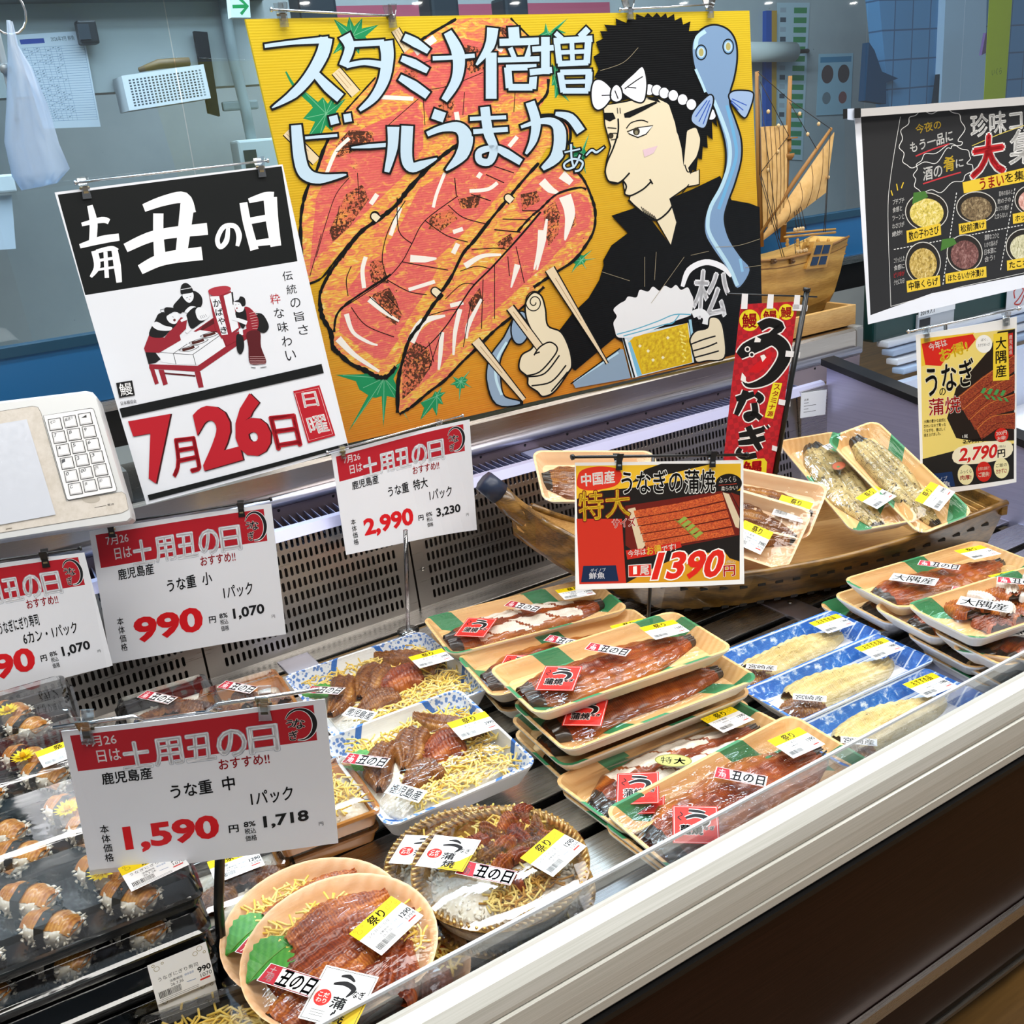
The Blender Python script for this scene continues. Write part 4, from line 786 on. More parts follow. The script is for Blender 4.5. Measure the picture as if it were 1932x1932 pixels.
crail(b2, -.03, .98, (.08, .8), 'clear clip rail holding the 2,990 price card', CLEARP, CHROME, .012)
crail(b3, -.05, .98, (.3, .75), 'black clip rail holding the sushi price card', BLACKP, BLACKP, .013)
# stand with wire arms behind the 1,590 card
P, n = b4; q = lambda u, v, dd: P[0] + (P[1] - P[0]) * u + (P[3] - P[0]) * v + n * dd
foot = rz(425, 1862, .80); st = thing('card_stand', 'black pole stand with wire arms behind the 1,590 price card', 'card stand', foot)
inv = Matrix.Translation(-foot)
def spart(t, mb, nm, iv):
    o = mb.build(nm, t); o.matrix_parent_inverse = iv; return o
top = q(.52, .08, -.006); m = MB(); m.tube([foot + Vector((0, 0, .006)), (foot.x * .6 + q(.52, .9, -.006).x * .4, foot.y * .6 + q(.52, .9, -.006).y * .4, .88), q(.52, .9, -.006), top], .0042, BLACKP, 10); spart(st, m, 'pole', inv)
m = MB(); m.loft([rrect(.085, .085, .028, .8012), rrect(.085, .085, .028, .806), rrect(.06, .06, .024, .812)], flat('#2a2b2e', .45), smooth=True); ob = spart(st, m, 'base', Matrix.Identity(4)); ob.location = (0.012, -.018, -.80)
m = MB()
m.tube(sm3 := [q(-.02, -.04, .002), q(.28, -.045, .002), q(.31, -.015, .001), q(.27, .02, -.003), q(.5, .03, -.006)], .0017, CHROME, 8); m.tube([q(.98, -.06, .002), q(.6, -.05, .002), q(.56, -.02, .001), q(.6, .02, -.003), q(.5, .03, -.006)], .0017, CHROME, 8); spart(st, m, 'wire_arm', inv)
for u in (.1, .77):
    m = MB(); clip_mesh(m, q(u, .03, .001), P[0] - P[3], n, .016, CLEARP, flat('#4a463c', .4, .6)); spart(st, m, 'clip', inv)
# ------------------------------------------------------------------ the eel offer card on the boat
def kab(nm, a, b, c):
    g = N(nm); n1 = g.noise(g.co((14, 14, 30), rot=(0, .25, 0)), 26, 5, .7); n2 = g.voro(g.co((1, 1, 1.4)), 420)
    g.col(g.mix(g.ramp(n2, [(.0, .55), (.35, 0.0)]), g.ramp(n1, [(.3, a), (.5, b), (.68, c)]), '#f3a24a')).rough(.5); return g.m
KAB = kab('printed_eel', '#7a1f0c', '#c34a1c', '#e47a34'); KAB2 = kab('printed_eel_dark', '#4a140c', '#8f3018', '#bd5a2c')
C1 = [(1085, 873), (1406, 868), (1405, 1102), (1084, 1112)]
C1N = Vector((-.18, -.96, .2)).normalized(); P = sheet_on(C1, ry(1245, 990, .90), C1N); Q0 = P[0]
A = Art(lambda x, y: rp(x, y, Q0, C1N), C1N, eps=6e-6); backing(A, P, C1N, '#f6f6f4')
A.T = lambda p: (880 + p[0] / 3.22, 780 + p[1] / 3.22)
A.poly([(665, 318), (1677, 305), (1662, 1010), (680, 1035)], '#1a1512')
A.poly([(665, 318), (1677, 305), (1675, 470), (1560, 480), (1480, 380), (1100, 440), (820, 470), (668, 520)], '#e9b92c'); A.poly([(1180, 305), (1500, 305), (1300, 350), (1100, 400), (1000, 420), (1080, 340)], '#1a1512'); A.poly([(668, 640), (940, 640), (960, 1028), (680, 1035)], '#c8301e'); A.poly([(1120, 940), (1300, 860), (1662, 830), (1662, 1010), (960, 1028)], '#d79a1e'); A.poly([(1550, 820), (1664, 800), (1662, 900), (1600, 880)], '#1a1512')
A.poly([(672, 400), (700, 345), (800, 322), (910, 335), (940, 380), (900, 440), (760, 468), (680, 450)], '#d5331f', True)
A.poly([(960, 560), (1560, 470), (1600, 470), (1668, 590), (1664, 740), (1030, 850), (960, 800)], '#6a1a10'); A.poly([(975, 580), (1020, 570), (1085, 790), (1040, 850)], '#d9c6a4'); A.poly([(1560, 480), (1600, 490), (1668, 640), (1662, 700), (1640, 690)], '#d9c6a4'); A.poly([(1610, 480), (1668, 500), (1668, 580)], '#7a2415')
for i in range(5):
    y0 = 590 + i * 48; x0 = 1010 + i * 16
    A.poly([(x0, y0), (x0 + 270, y0 - 45), (x0 + 545, y0 - 105 + i * 4), (x0 + 560, y0 - 62 + i * 4), (x0 + 280, y0 - 2), (x0 + 12, y0 + 44)], KAB)
    A.line([(x0 + 6, y0 + 45), (x0 + 280, y0), (x0 + 555, y0 - 58 + i * 4)], 1.1, '#4a1208')
for i in range(5):
    for s_ in (-1, 1): A.disc(A.T((0, 0)), .01, .01, '#7fa03c') if False else A.poly([(1275 + i * 24, 655 + i * 22), (1300 + i * 24 + s_ * 18, 640 + i * 22 - s_ * 16), (1318 + i * 24 + s_ * 22, 655 + i * 22 - s_ * 18), (1295 + i * 24, 668 + i * 22)], '#8fa848', hold=True)
A.k += 1; A.line([(1255, 640), (1395, 765)], 1.2, '#6d8034', smooth=False)
A.text('中国産', [(695, 368), (895, 345), (898, 420), (700, 445)], '#fbf6ee', bold=.03)
A.text('うなぎの蒲焼', [(938, 350), (1512, 340), (1512, 478), (938, 492)], '#15110f', bold=.018, ol='#fbfaf4', olw=.03)
A.text('特大', [(680, 478), (985, 460), (990, 620), (684, 655)], '#eec22e', bold=.018, ol='#7a1410', olw=.03)
A.text('サイズ', [(880, 640), (1020, 628), (1022, 682), (882, 695)], '#c9251c', bold=.02, ol='#fbf2ea', olw=.03)
A.disc(A.T((1600, 425)), 26, 18, '#15110f'); A.text('ふっくら', [(1535, 390), (1645, 382), (1647, 416), (1537, 424)], '#f8f4ea', bold=.01); A.line([(1535, 437), (1650, 428)], .9, '#c83a22', smooth=False); A.text('柔らかい!', [(1550, 445), (1655, 437), (1656, 464), (1552, 472)], '#f8f4ea', bold=.01)
A.poly([(960, 830), (1090, 815), (1290, 775), (1300, 810), (1120, 860), (970, 885)], '#c9281a'); A.text('今年は', [(972, 832), (1080, 815), (1082, 855), (975, 872)], '#fbf6ee', bold=.02); A.text('お得', [(1085, 810), (1172, 795), (1176, 845), (1088, 860)], '#f2cf3c', bold=.03); A.text('です!', [(1178, 805), (1262, 785), (1264, 828), (1180, 845)], '#fbf6ee', bold=.02)
A.poly([(975, 920), (1112, 912), (1112, 985), (975, 990)], '#d52a1a'); A.line([(975, 920), (1112, 912), (1112, 985), (975, 990)], 1.4, '#fbf6ee', closed=True, smooth=False); A.text('1', [(1005, 928), (1024, 926), (1024, 972), (1005, 974)], '#fbf6ee', bold=.01); A.text('尾', [(1045, 924), (1098, 920), (1098, 974), (1045, 978)], '#fbf6ee', bold=.03)
A.text('1390', [(1145, 850), (1555, 832), (1548, 985), (1140, 1000)], '#dd2415', bold=.035, ol='#faf6ee', olw=.035, shear=.1)
A.text('円', [(1560, 925), (1632, 920), (1632, 985), (1560, 990)], '#dd2415', bold=.02, ol='#faf6ee', olw=.03); A.text('(税込)', [(1578, 892), (1636, 890), (1636, 912), (1578, 914)], '#f6eee4', bold=.01)
A.poly([(705, 925), (900, 920), (915, 1015), (690, 1022)], '#14284a'); A.text('ダイノブ', [(748, 940), (838, 936), (838, 958), (748, 962)], '#f4f4f8', bold=.01); A.text('鮮魚', [(738, 965), (832, 960), (832, 1000), (738, 1004)], '#f4f4f8', bold=.02)
tag(curl(A, P, C1N, (-.004, .003, .002), 'offer_card'), 'landscape offer card reading 1390 with a printed eel box', 'offer card')
q = lambda u, v, dd: P[0] + (P[1] - P[0]) * u + (P[3] - P[0]) * v + C1N * dd
def pole1(m): m.tube([q(.45, -.05, -.003), q(.44, 1.05, -.003), Vector((q(.43, 1, 0).x + .012, q(.43, 1, 0).y + .03, .802))], .0022, BLACKP, 8)
clip_rail('clip_stand', q(-.02, -.045, .003), q(1.0, -.045, .003), [q(.24, .02, .001), q(.79, .01, .001)], P[0] - P[3], C1N, 'black clip stand holding the 1390 offer card', BLACKP, BLACKP, flat('#b9bcc0', .3, .9), .013, .0018, extra=pole1)
# ------------------------------------------------------------------ the Osumi eel poster at the right
C2 = [(1728, 632), (1921, 598), (1918, 910), (1738, 936)]
C2N = Vector((-.55, -.83, .03)).normalized(); P = sheet_on(C2, ry(1825, 770, .87), C2N); Q0 = P[0]
A = Art(lambda x, y: rp(x, y, Q0, C2N), C2N, eps=6e-6); backing(A, P, C2N, '#f8f8f6')
A.T = lambda p: (1380 + p[0] / 3.5, 420 + p[1] / 3.5)
A.poly([(1248, 765), (1880, 700), (1865, 1690), (1265, 1765)], '#f0d979')
A.poly([(1250, 765), (1600, 725), (1560, 800), (1400, 900), (1255, 950)], '#efc63a')
A.poly([(1260, 1560), (1480, 1500), (1868, 1460), (1866, 1692), (1266, 1765)], '#22201e')
A.poly([(1420, 1290), (1480, 1090), (1700, 840), (1760, 720), (1880, 705), (1870, 1440), (1600, 1440), (1480, 1420)], '#241a14')
for i in range(4):
    A.poly([(1475 + 45 * i, 1160 + 66 * i), (1650 + 20 * i, 1020 + 85 * i), (1878, 872 + 128 * i), (1876, 982 + 128 * i), (1700 + 20 * i, 1100 + 85 * i), (1520 + 42 * i, 1238 + 64 * i)], KAB2)
    A.line([(1480 + 45 * i, 1166 + 66 * i), (1655 + 20 * i, 1026 + 85 * i), (1872, 880 + 128 * i)], .9, '#e08a40'); A.line([(1530 + 42 * i, 1205 + 66 * i), (1690 + 20 * i, 1072 + 85 * i), (1872, 940 + 128 * i)], .8, '#4a140c')
A.poly([(1255, 800), (1400, 765), (1590, 735), (1610, 770), (1560, 830), (1440, 860), (1380, 945), (1280, 940)], '#d6281c')
A.text('今年は', [(1295, 800), (1410, 765), (1425, 810), (1310, 850)], '#fbf6ee', bold=.025); A.text('お得!', [(1365, 840), (1545, 775), (1560, 850), (1380, 925)], '#f4d02e', bold=.04)
A.disc(A.T((1665, 800)), 16, 17, '#f6f6f2'); A.text('ぼく、', [(1645, 765), (1690, 760), (1690, 778), (1645, 783)], '#333333'); A.text('おすすめっぴ', [(1625, 800), (1705, 790), (1705, 812), (1625, 822)], '#333333')
A.text('うなぎ', [(1275, 960), (1590, 890), (1600, 1060), (1290, 1150)], '#14110f', bold=.02, ol='#f8f2d8', olw=.03)
A.text('の', [(1370, 1095), (1410, 1088), (1412, 1135), (1372, 1142)], '#14110f', bold=.02); A.text('蒲焼', [(1300, 1165), (1505, 1140), (1508, 1250), (1303, 1275)], '#c8221c', bold=.012, ol='#f8f2e8', olw=.02)
A.poly([(1730, 735), (1830, 722), (1838, 1040), (1725, 1045)], '#f2d23a'); 
for i, ch in enumerate('大隅産'): A.text(ch, [(1745, 760 + i * 92), (1818, 752 + i * 92), (1818, 832 + i * 92), (1745, 840 + i * 92)], '#17130f', bold=.02)
A.poly([(1832, 735), (1865, 728), (1866, 880), (1836, 890)], '#c5281e')
for i, ch in enumerate('鹿児島県'): A.text(ch, [(1838, 745 + i * 34), (1860, 742 + i * 34), (1860, 770 + i * 34), (1838, 773 + i * 34)], '#f8f2ea', bold=.01)
for i, s_ in enumerate(('大隅の豊かな自然と', 'きれいな水で育った', 'うなぎを、香ばしく', '焼き上げました。')): A.text(s_, [(1270, 1303 + i * 30), (1412 - (i == 3) * 34 - (i == 2) * 4, 1288 + i * 30), (1412 - (i == 3) * 34 - (i == 2) * 4, 1310 + i * 30), (1270, 1325 + i * 30)], '#2a2620', bold=.012)
for i in range(8):
    cx, cy = 1640 + i * 22, 1122 + (i % 2) * 10 + i * 3
    A.poly([(cx, cy), (cx + 20, cy - 34 + (i % 2) * 62), (cx + 42, cy - 30 + (i % 2) * 62), (cx + 22, cy + 6)], '#4a9a54', hold=True)
A.k += 1
A.poly([(1495, 1480), (1820, 1440), (1822, 1550), (1490, 1590)], '#f6edcc', True); A.poly([(1515, 1395), (1560, 1390), (1560, 1422), (1515, 1426)], '#17130f'); A.text('1尾', [(1520, 1398), (1555, 1395), (1555, 1418), (1520, 1421)], '#f6f2ea'); A.text('2,990円', [(1525, 1430), (1660, 1418), (1660, 1445), (1525, 1460)], '#17130f', bold=.02); A.line([(1520, 1448), (1665, 1430)], .9, '#17130f', smooth=False)
A.text('2,790', [(1500, 1490), (1748, 1462), (1748, 1560), (1505, 1582)], '#cf2019', bold=.03, ol='#fbf6ea', olw=.03, shear=.08); A.text('円', [(1755, 1500), (1805, 1495), (1805, 1545), (1755, 1550)], '#17130f', bold=.03); A.text('(税込)', [(1762, 1470), (1808, 1466), (1808, 1485), (1762, 1489)], '#17130f')
A.disc(A.T((1782, 1402)), 13.5, 13.5, '#d6281c'); A.text('200円', [(1745, 1380), (1818, 1372), (1818, 1398), (1745, 1406)], '#fbf2e8', bold=.02); A.text('お得!', [(1752, 1412), (1812, 1405), (1812, 1432), (1752, 1439)], '#fbf2e8', bold=.02)
for cx, cy, c, tc, t1, t2 in ((1540, 1660, '#f2e9b4', '#b8282a', 'ふっくら', '肉厚!'), (1660, 1640, '#cf281d', '#f8e8d0', 'お得な価格で', 'ご提供!'), (1780, 1620, '#f2e9b4', '#b8282a', 'ご飯の', 'おかずに!')):
    A.disc(A.T((cx, cy)), 15, 19, c); A.text(t1, [(cx - 38, cy - 30), (cx + 38, cy - 36), (cx + 38, cy - 12), (cx - 38, cy - 6)], '#3a2a18' if tc[1] == 'b' else tc, bold=.01); A.text(t2, [(cx - 36, cy + 6), (cx + 36, cy), (cx + 36, cy + 30), (cx - 36, cy + 36)], tc, bold=.03)
A.poly([(1290, 1660), (1450, 1640), (1470, 1735), (1290, 1755)], '#183462'); A.text('ダイノブ', [(1310, 1685), (1420, 1668), (1420, 1695), (1310, 1712)], '#f2f4f8', bold=.01); A.text('鮮魚', [(1315, 1715), (1440, 1700), (1440, 1738), (1315, 1752)], '#f2f4f8', bold=.02)
tag(curl(A, P, C2N, (-.004, .002, .002), 'offer_poster'), 'portrait poster reading 2,790円 with grilled eel, near the end panel', 'poster')
q = lambda u, v, dd: P[0] + (P[1] - P[0]) * u + (P[3] - P[0]) * v + C2N * dd
def pole2(m): m.tube([q(.3, -.03, -.003), q(.3, 1.02, -.003), Vector((q(.3, 1, 0).x, q(.3, 1, 0).y + .004, .89))], .0024, BLACKP, 8)
clip_rail('clip_stand', q(-.08, -.03, .003), q(1.0, -.05, .003), [q(.1, .02, .001), q(.88, .01, .001)], P[0] - P[3], C2N, 'clear clip stand holding the portrait eel poster', CHROME, CLEARP, flat('#cfd2d4', .3, .8), .013, .0014, extra=pole2)
# ------------------------------------------------------------------ red eel banner
BP0 = ry(1440, 740, 1.06); BNN = Vector((-.30, -.95, .05)).normalized()
bn = thing('banner_stand', 'red eel banner on a black pole beside the 1390 card', 'banner', rp(1452, 915, BP0, BNN)); binv = Matrix.Translation(-bn.location)
A = Art(lambda x, y: rp(x, y, BP0, BNN), BNN, eps=6e-6); A.T = lambda p: (1380 + p[0] / 3.5, 420 + p[1] / 3.5)
g = N('red_check_cloth'); ck = g.new('ShaderNodeTexChecker'); ck.inputs['Scale'].default_value = 130; ck.inputs[1].default_value = lin('#c21222'); ck.inputs[2].default_value = lin('#a80e1e'); g.link(g.co(rot=(0, .16, .3)), ck.inputs[0]); g.col(ck.outputs[0]).rough(.5)
bc = [(62, 540), (440, 520), (275, 1750), (-60, 1640)]
Pb = [A.to3(*A.T(p)) for p in bc]; backing(A, Pb, BNN, g.m, .0008)
for cx, cy, r_ in ((120, 645, 68), (255, 622, 62), (362, 590, 50)):
    A.disc(A.T((cx, cy)), r_ / 3.5, r_ / 3.5 * 1.05, '#e8d82a'); A.text('鰻', [(cx - r_ * .72, cy - r_ * .62), (cx + r_ * .72, cy - r_ * .7), (cx + r_ * .68, cy + r_ * .7), (cx - r_ * .72, cy + r_ * .78)], '#b5161c', bold=.03)
BK = '#131314'; BW = '#f3efec'
def bs(strokes, ow):
    for p, w_ in strokes: A.line(p, [x / 3.5 + ow for x in w_], BW)
    for p, w_ in strokes: A.line(p, [x / 3.5 for x in w_], BK)
bs([([(185, 690), (250, 660), (320, 690), (245, 745)], [60, 60, 62, 20]), ([(50, 880), (100, 840), (180, 800), (270, 770), (340, 820), (345, 900), (270, 1010), (190, 1060), (110, 1075), (75, 1045)], [50, 92, 96, 84, 86, 84, 72, 50, 26, 10])], 5)
A.poly([(150, 940), (270, 850), (255, 930), (180, 990), (100, 990)], '#cf1a22')
for x, y in ((106, 836), (134, 872)): A.disc(A.T((x, y)), 5.5, 5.5, BW); A.disc(A.T((x, y)), 3.2, 3.2, BK)
for p in ([(150, 790), (160, 750), (195, 770), (190, 790)], [(190, 880), (205, 920), (230, 890), (215, 870)], [(70, 990), (95, 1020), (95, 1060), (60, 1040)]): A.poly(p, BW)
bs([([(30, 1165), (90, 1150), (150, 1130)], [34, 46, 34]), ([(95, 1110), (70, 1180), (30, 1270)], [42, 46, 30]), ([(160, 1130), (195, 1160), (175, 1190)], [40, 44, 24]), ([(150, 1190), (155, 1260), (110, 1300), (95, 1270), (150, 1262), (195, 1295)], [40, 44, 34, 32, 34, 36])], 4.5)
bs([([(50, 1405), (130, 1390), (215, 1365)], [30, 40, 34]), ([(45, 1455), (130, 1445), (220, 1420)], [30, 40, 34]), ([(110, 1345), (150, 1430), (190, 1500)], [40, 44, 34]), ([(60, 1490), (45, 1525), (90, 1548), (165, 1535)], [26, 38, 40, 36]), ([(205, 1345), (220, 1365)], [16, 16]), ([(232, 1340), (246, 1358)], [16, 16])], 4.5)
A.poly([(275, 1055), (335, 1060), (275, 1295), (218, 1285)], '#ecdc2e')
for i, ch in enumerate('スタミナ源'): A.text(ch, [(282 - i * 11, 1068 + i * 44), (322 - i * 11, 1070 + i * 44), (318 - i * 11, 1104 + i * 44), (278 - i * 11, 1102 + i * 44)], '#b81a1e', bold=.03)
A.poly([(60, 1570), (215, 1556), (235, 1580), (225, 1710), (60, 1690)], '#ecdc2e'); A.text('鰻', [(75, 1580), (205, 1570), (195, 1690), (70, 1690)], '#c0181c', bold=.04)
o = A.mb.build('banner_cloth', bn); o.matrix_parent_inverse = binv
bq = lambda x, y, d=0: rp(1380 + x / 3.5, 420 + y / 3.5, BP0 + BNN * d, BNN)
m = MB(); m.tube([bq(500, 440), bq(272, 1735)], .0042, BLACKP, 10); m.tube([bq(500, 430), bq(495, 455)], .0055, BLACKP, 10); spart(bn, m, 'pole', binv)
m = MB(); m.tube([bq(-30, 470), bq(565, 490)], .0012, BLACKP, 8); spart(bn, m, 'cross_bar', binv)
def strap(c, nm='strap'):
    m = MB(); a = [bq(x, y, .0012) for x, y in c]; b = [bq(x, y, -.0012) for x, y in c]; m.add(a + b, [(0, 1, 2, 3), (7, 6, 5, 4), (0, 4, 5, 1), (1, 5, 6, 2), (2, 6, 7, 3), (3, 7, 4, 0)], flat('#eeedf0', .6)); spart(bn, m, nm, binv)
for c in ([(70, 468), (110, 470), (105, 570), (62, 570)], [(242, 472), (280, 474), (275, 568), (232, 568)], [(418, 478), (455, 480), (448, 570), (406, 572)], [(405, 540), (505, 545), (500, 585), (402, 580)], [(360, 845), (455, 855), (450, 892), (355, 885)], [(315, 1165), (390, 1178), (388, 1215), (308, 1200)], [(270, 1470), (340, 1490), (338, 1525), (266, 1502)]): strap(c)
# ------------------------------------------------------------------ chalk-style menu sheet at the right
HN = Vector((-.08, -.98, .05)).normalized(); HP0 = ry(1650, 400, 1.24)
A = Art(lambda x, y: rp(x, y, HP0, HN), HN, eps=6e-6); HC = [(1612, 214), (2240, 160), (2240, 470), (1638, 612)]
P = [A.to3(*p) for p in HC]; backing(A, P, HN, '#eceef4')
A.T = lambda p: (1400 + p[0] / 3.632, p[1] / 3.632)
CB = '#2b2b2c'; CW = '#e9e7e2'; CY = '#e9c53a'
A.poly([(815, 800), (3050, 640), (3050, 1650), (1900, 1890), (1300, 2010), (880, 2160)], CB)
def dash(p, q, n, w, c=CW):
    a, b = Vector(p), Vector(q)
    for i in range(n): A.line([a.lerp(b, i / n), a.lerp(b, (i + .6) / n)], w, c, smooth=False, hold=True)
    A.k += 1
A.line([(1085, 800), (1020, 1200), (1000, 1480), (1020, 2100)], .9, CW); A.line([(1018, 2100), (1500, 1965), (1932, 1870)], .9, CW, smooth=False)
dash((1470, 1320), (1375, 1960), 26, 1.6); dash((1040, 1710), (1932, 1540), 40, 1.6); dash((1870, 1290), (1770, 1860), 22, 1.4)
cl1 = [(1140, 850), (1190, 790), (1300, 780), (1440, 770), (1500, 830), (1480, 960), (1510, 980), (1440, 1000), (1400, 1020), (1250, 1110), (1130, 1130), (1110, 1050), (1100, 950)]
cl2 = [(1200, 1160), (1230, 1100), (1330, 1050), (1500, 1020), (1560, 1070), (1540, 1120), (1580, 1140), (1530, 1200), (1440, 1250), (1300, 1300), (1210, 1300), (1190, 1230)]
def scallop(c):
    cen = sum((Vector(p) for p in c), Vector((0, 0))) / len(c); out = []
    for i, p in enumerate(c):
        a_, b_ = Vector(p), Vector(c[(i + 1) % len(c)]); m_ = (a_ + b_) / 2; out += [a_, m_ + (m_ - cen).normalized() * (b_ - a_).length * .3]
    return out
for c in (cl1, cl2): A.line(scallop(c), 1.3, CW, closed=True)
A.text('今夜の', [(1185, 855), (1360, 820), (1365, 880), (1195, 920)], CY, bold=.01); A.text('もう一品に', [(1150, 980), (1440, 890), (1445, 965), (1155, 1050)], CW, bold=.02); A.line([(1190, 1070), (1300, 1025), (1420, 985)], 2.6, '#c33a40'); A.text('酒の', [(1240, 1150), (1370, 1120), (1372, 1210), (1242, 1240)], CW, bold=.02); A.text('肴', [(1380, 1080), (1455, 1065), (1458, 1165), (1382, 1180)], CY, bold=.02); A.text('に', [(1465, 1095), (1515, 1085), (1517, 1140), (1467, 1150)], CW, bold=.02); A.line([(1240, 1260), (1380, 1215), (1500, 1180)], 2.6, '#c33a40')
A.text('珍味コーナー', [(1565, 790), (2300, 690), (2300, 830), (1570, 945)], CW, bold=.035); A.line([(1575, 1000), (1750, 925), (1932, 860)], 1.4, '#d8c25a')
A.text('大', [(1590, 940), (1790, 910), (1800, 1180), (1570, 1220)], '#c8262c', bold=.05, ol=CW, olw=.02); A.text('集合', [(1840, 900), (2250, 830), (2250, 1080), (1830, 1130)], CW, bold=.03)
A.poly([(1510, 1250), (1932, 1150), (2000, 1140), (2000, 1220), (1932, 1245), (1520, 1325)], CY); A.text('うまい', [(1625, 1225), (1790, 1190), (1795, 1270), (1632, 1300)], '#b5281e', bold=.03); A.text('を集めました', [(1800, 1190), (2200, 1110), (2200, 1180), (1805, 1255)], '#221a10', bold=.02)
def dish(nm, cols):
    g = N(nm); n1 = g.noise(g.co(), 150, 4, .7, .8); g.col(g.ramp(n1, [(.3 + i * .4 / (len(cols) - 1), c) for i, c in enumerate(cols)])).rough(.5); return g.m
for cx, cy, rx_, ry_, cols, lab, lq in ((1265, 1450, 145, 128, ('#8a7a2c', '#e8d060', '#f2ecc8'), '数の子わさび', [(1140, 1590), (1345, 1545), (1350, 1600), (1145, 1650)]), (1605, 1420, 135, 105, ('#2e2518', '#7a6444', '#c8b48a'), '松前漬け', [(1495, 1545), (1660, 1515), (1662, 1560), (1500, 1595)]), (1240, 1800, 118, 140, ('#6a5420', '#c9a850', '#eeddA0'), '中華くらげ', [(1140, 1935), (1340, 1900), (1345, 1950), (1145, 1990)]), (1525, 1735, 120, 125, ('#2e1a18', '#7a4a44', '#b89088'), 'ほたるいか沖漬け', [(1410, 1885), (1655, 1840), (1658, 1890), (1412, 1930)]), (1940, 1690, 130, 120, ('#8a8458', '#d8d2a8', '#f2eedc'), 'たこわさび', [(1830, 1795), (2060, 1755), (2062, 1805), (1832, 1840)]), (1985, 1370, 115, 100, ('#a05a4a', '#e0a898', '#f2ddd2'), 'ホッキサラダ', [(1870, 1475), (2100, 1430), (2102, 1480), (1872, 1520)])):
    A.disc(A.T((cx, cy)), rx_ / 3.632 + 1, ry_ / 3.632 + 1, '#d8d4ca'); A.disc(A.T((cx, cy)), rx_ / 3.632 - .6, ry_ / 3.632 - .6, '#2a2622'); A.disc(A.T((cx, cy + 10)), rx_ / 3.632 * .8, ry_ / 3.632 * .78, dish('printed_dish', cols))
    a, b, c, d = [Vector(p) for p in lq]; e = (b - a) * .07; A.poly([a - e - Vector((0, 12)), b + e - Vector((0, 12)), c + e + Vector((0, 12)), d - e + Vector((0, 12))], CY); A.text(lab, lq, '#1c160c', bold=.03)
for x, y in ((1235, 1340), (1430, 1660)): A.poly([(x - 70, y + 60), (x - 60, y - 20), (x + 20, y - 30), (x + 40, y + 10)], '#4a7a34')
for i, s_ in enumerate(('プチプチ', '食感と', 'ツーンと', 'わさびが', '絶妙!')): A.text(s_, [(1032 - i * 1, 1368 + i * 55), (1110 - 14 * (i in (1, 4)), 1352 + i * 55), (1110 - 14 * (i in (1, 4)), 1388 + i * 55), (1032 - i, 1404 + i * 55)], CW, bold=.015)
for i, s_ in enumerate(('コリッとした', '食感に', 'ピリ辛が', 'クセになる!')): A.text(s_, [(1040, 1770 + i * 50), (1112, 1752 + i * 50), (1112, 1788 + i * 50), (1040, 1806 + i * 50)], CW if i != 2 else '#d0383c', bold=.015)
for i, s_ in enumerate(('昆布の旨みと', '数の子の', 'コリコリ感が', 'たまらない!')): A.text(s_, [(1760 - i * 10, 1312 + i * 52), (1852 - i * 12, 1296 + i * 52), (1852 - i * 12, 1330 + i * 52), (1760 - i * 10, 1346 + i * 52)], CW, bold=.01)
for i, s_ in enumerate(('濃厚なコクと', 'いかの旨みが', '日本酒に', '合う!')): A.text(s_, [(1660, 1610 + i * 50), (1760 - i * 10, 1592 + i * 50), (1760 - i * 10, 1630 + i * 50), (1660, 1648 + i * 50)], CW, bold=.01)
for p in ([(1030, 1340), (1020, 1305)], [(1065, 1305), (1058, 1260)], [(1090, 1290), (1105, 1250)]): A.line(p, 2, CY, smooth=False)
hb = thing('menu_sheet', 'black chalk-style delicacy menu hung from a white rail', 'menu sheet', P[3]); hinv = Matrix.Translation(-hb.location)
spart(hb, A.mb, 'sheet', hinv)
hq = lambda x, y, d=0: rp(1400 + x / 3.632, y / 3.632, HP0 + HN * d, HN)
m = MB(); m.loft([[hq(815, 745, d) for d in (0,)] + [hq(815, 745, .012), hq(815, 800, .012), hq(815, 800, 0)], [hq(3050, 580, 0), hq(3050, 580, .012), hq(3050, 640, .012), hq(3050, 640, 0)]], flat('#c4c1be', .35)); spart(hb, m, 'rail', hinv)
m = MB(); m.loft([[hq(770, 743, 0), hq(770, 743, .014), hq(770, 810, .014), hq(770, 810, 0)], [hq(812, 740, 0), hq(812, 740, .014), hq(812, 808, .014), hq(812, 808, 0)]], BLACK); m.loft([[hq(692, 748, 0), hq(692, 748, .012), hq(692, 815, .012), hq(692, 815, 0)], [hq(722, 745, 0), hq(722, 745, .012), hq(722, 812, .012), hq(722, 812, 0)]], BLACK); m.loft([[hq(722, 746, 0), hq(722, 746, .01), hq(722, 820, .01), hq(722, 820, 0)], [hq(770, 743, 0), hq(770, 743, .01), hq(770, 825, .01), hq(770, 825, 0)]], flat('#cfd9ea', .3)); spart(hb, m, 'end_cap', hinv)
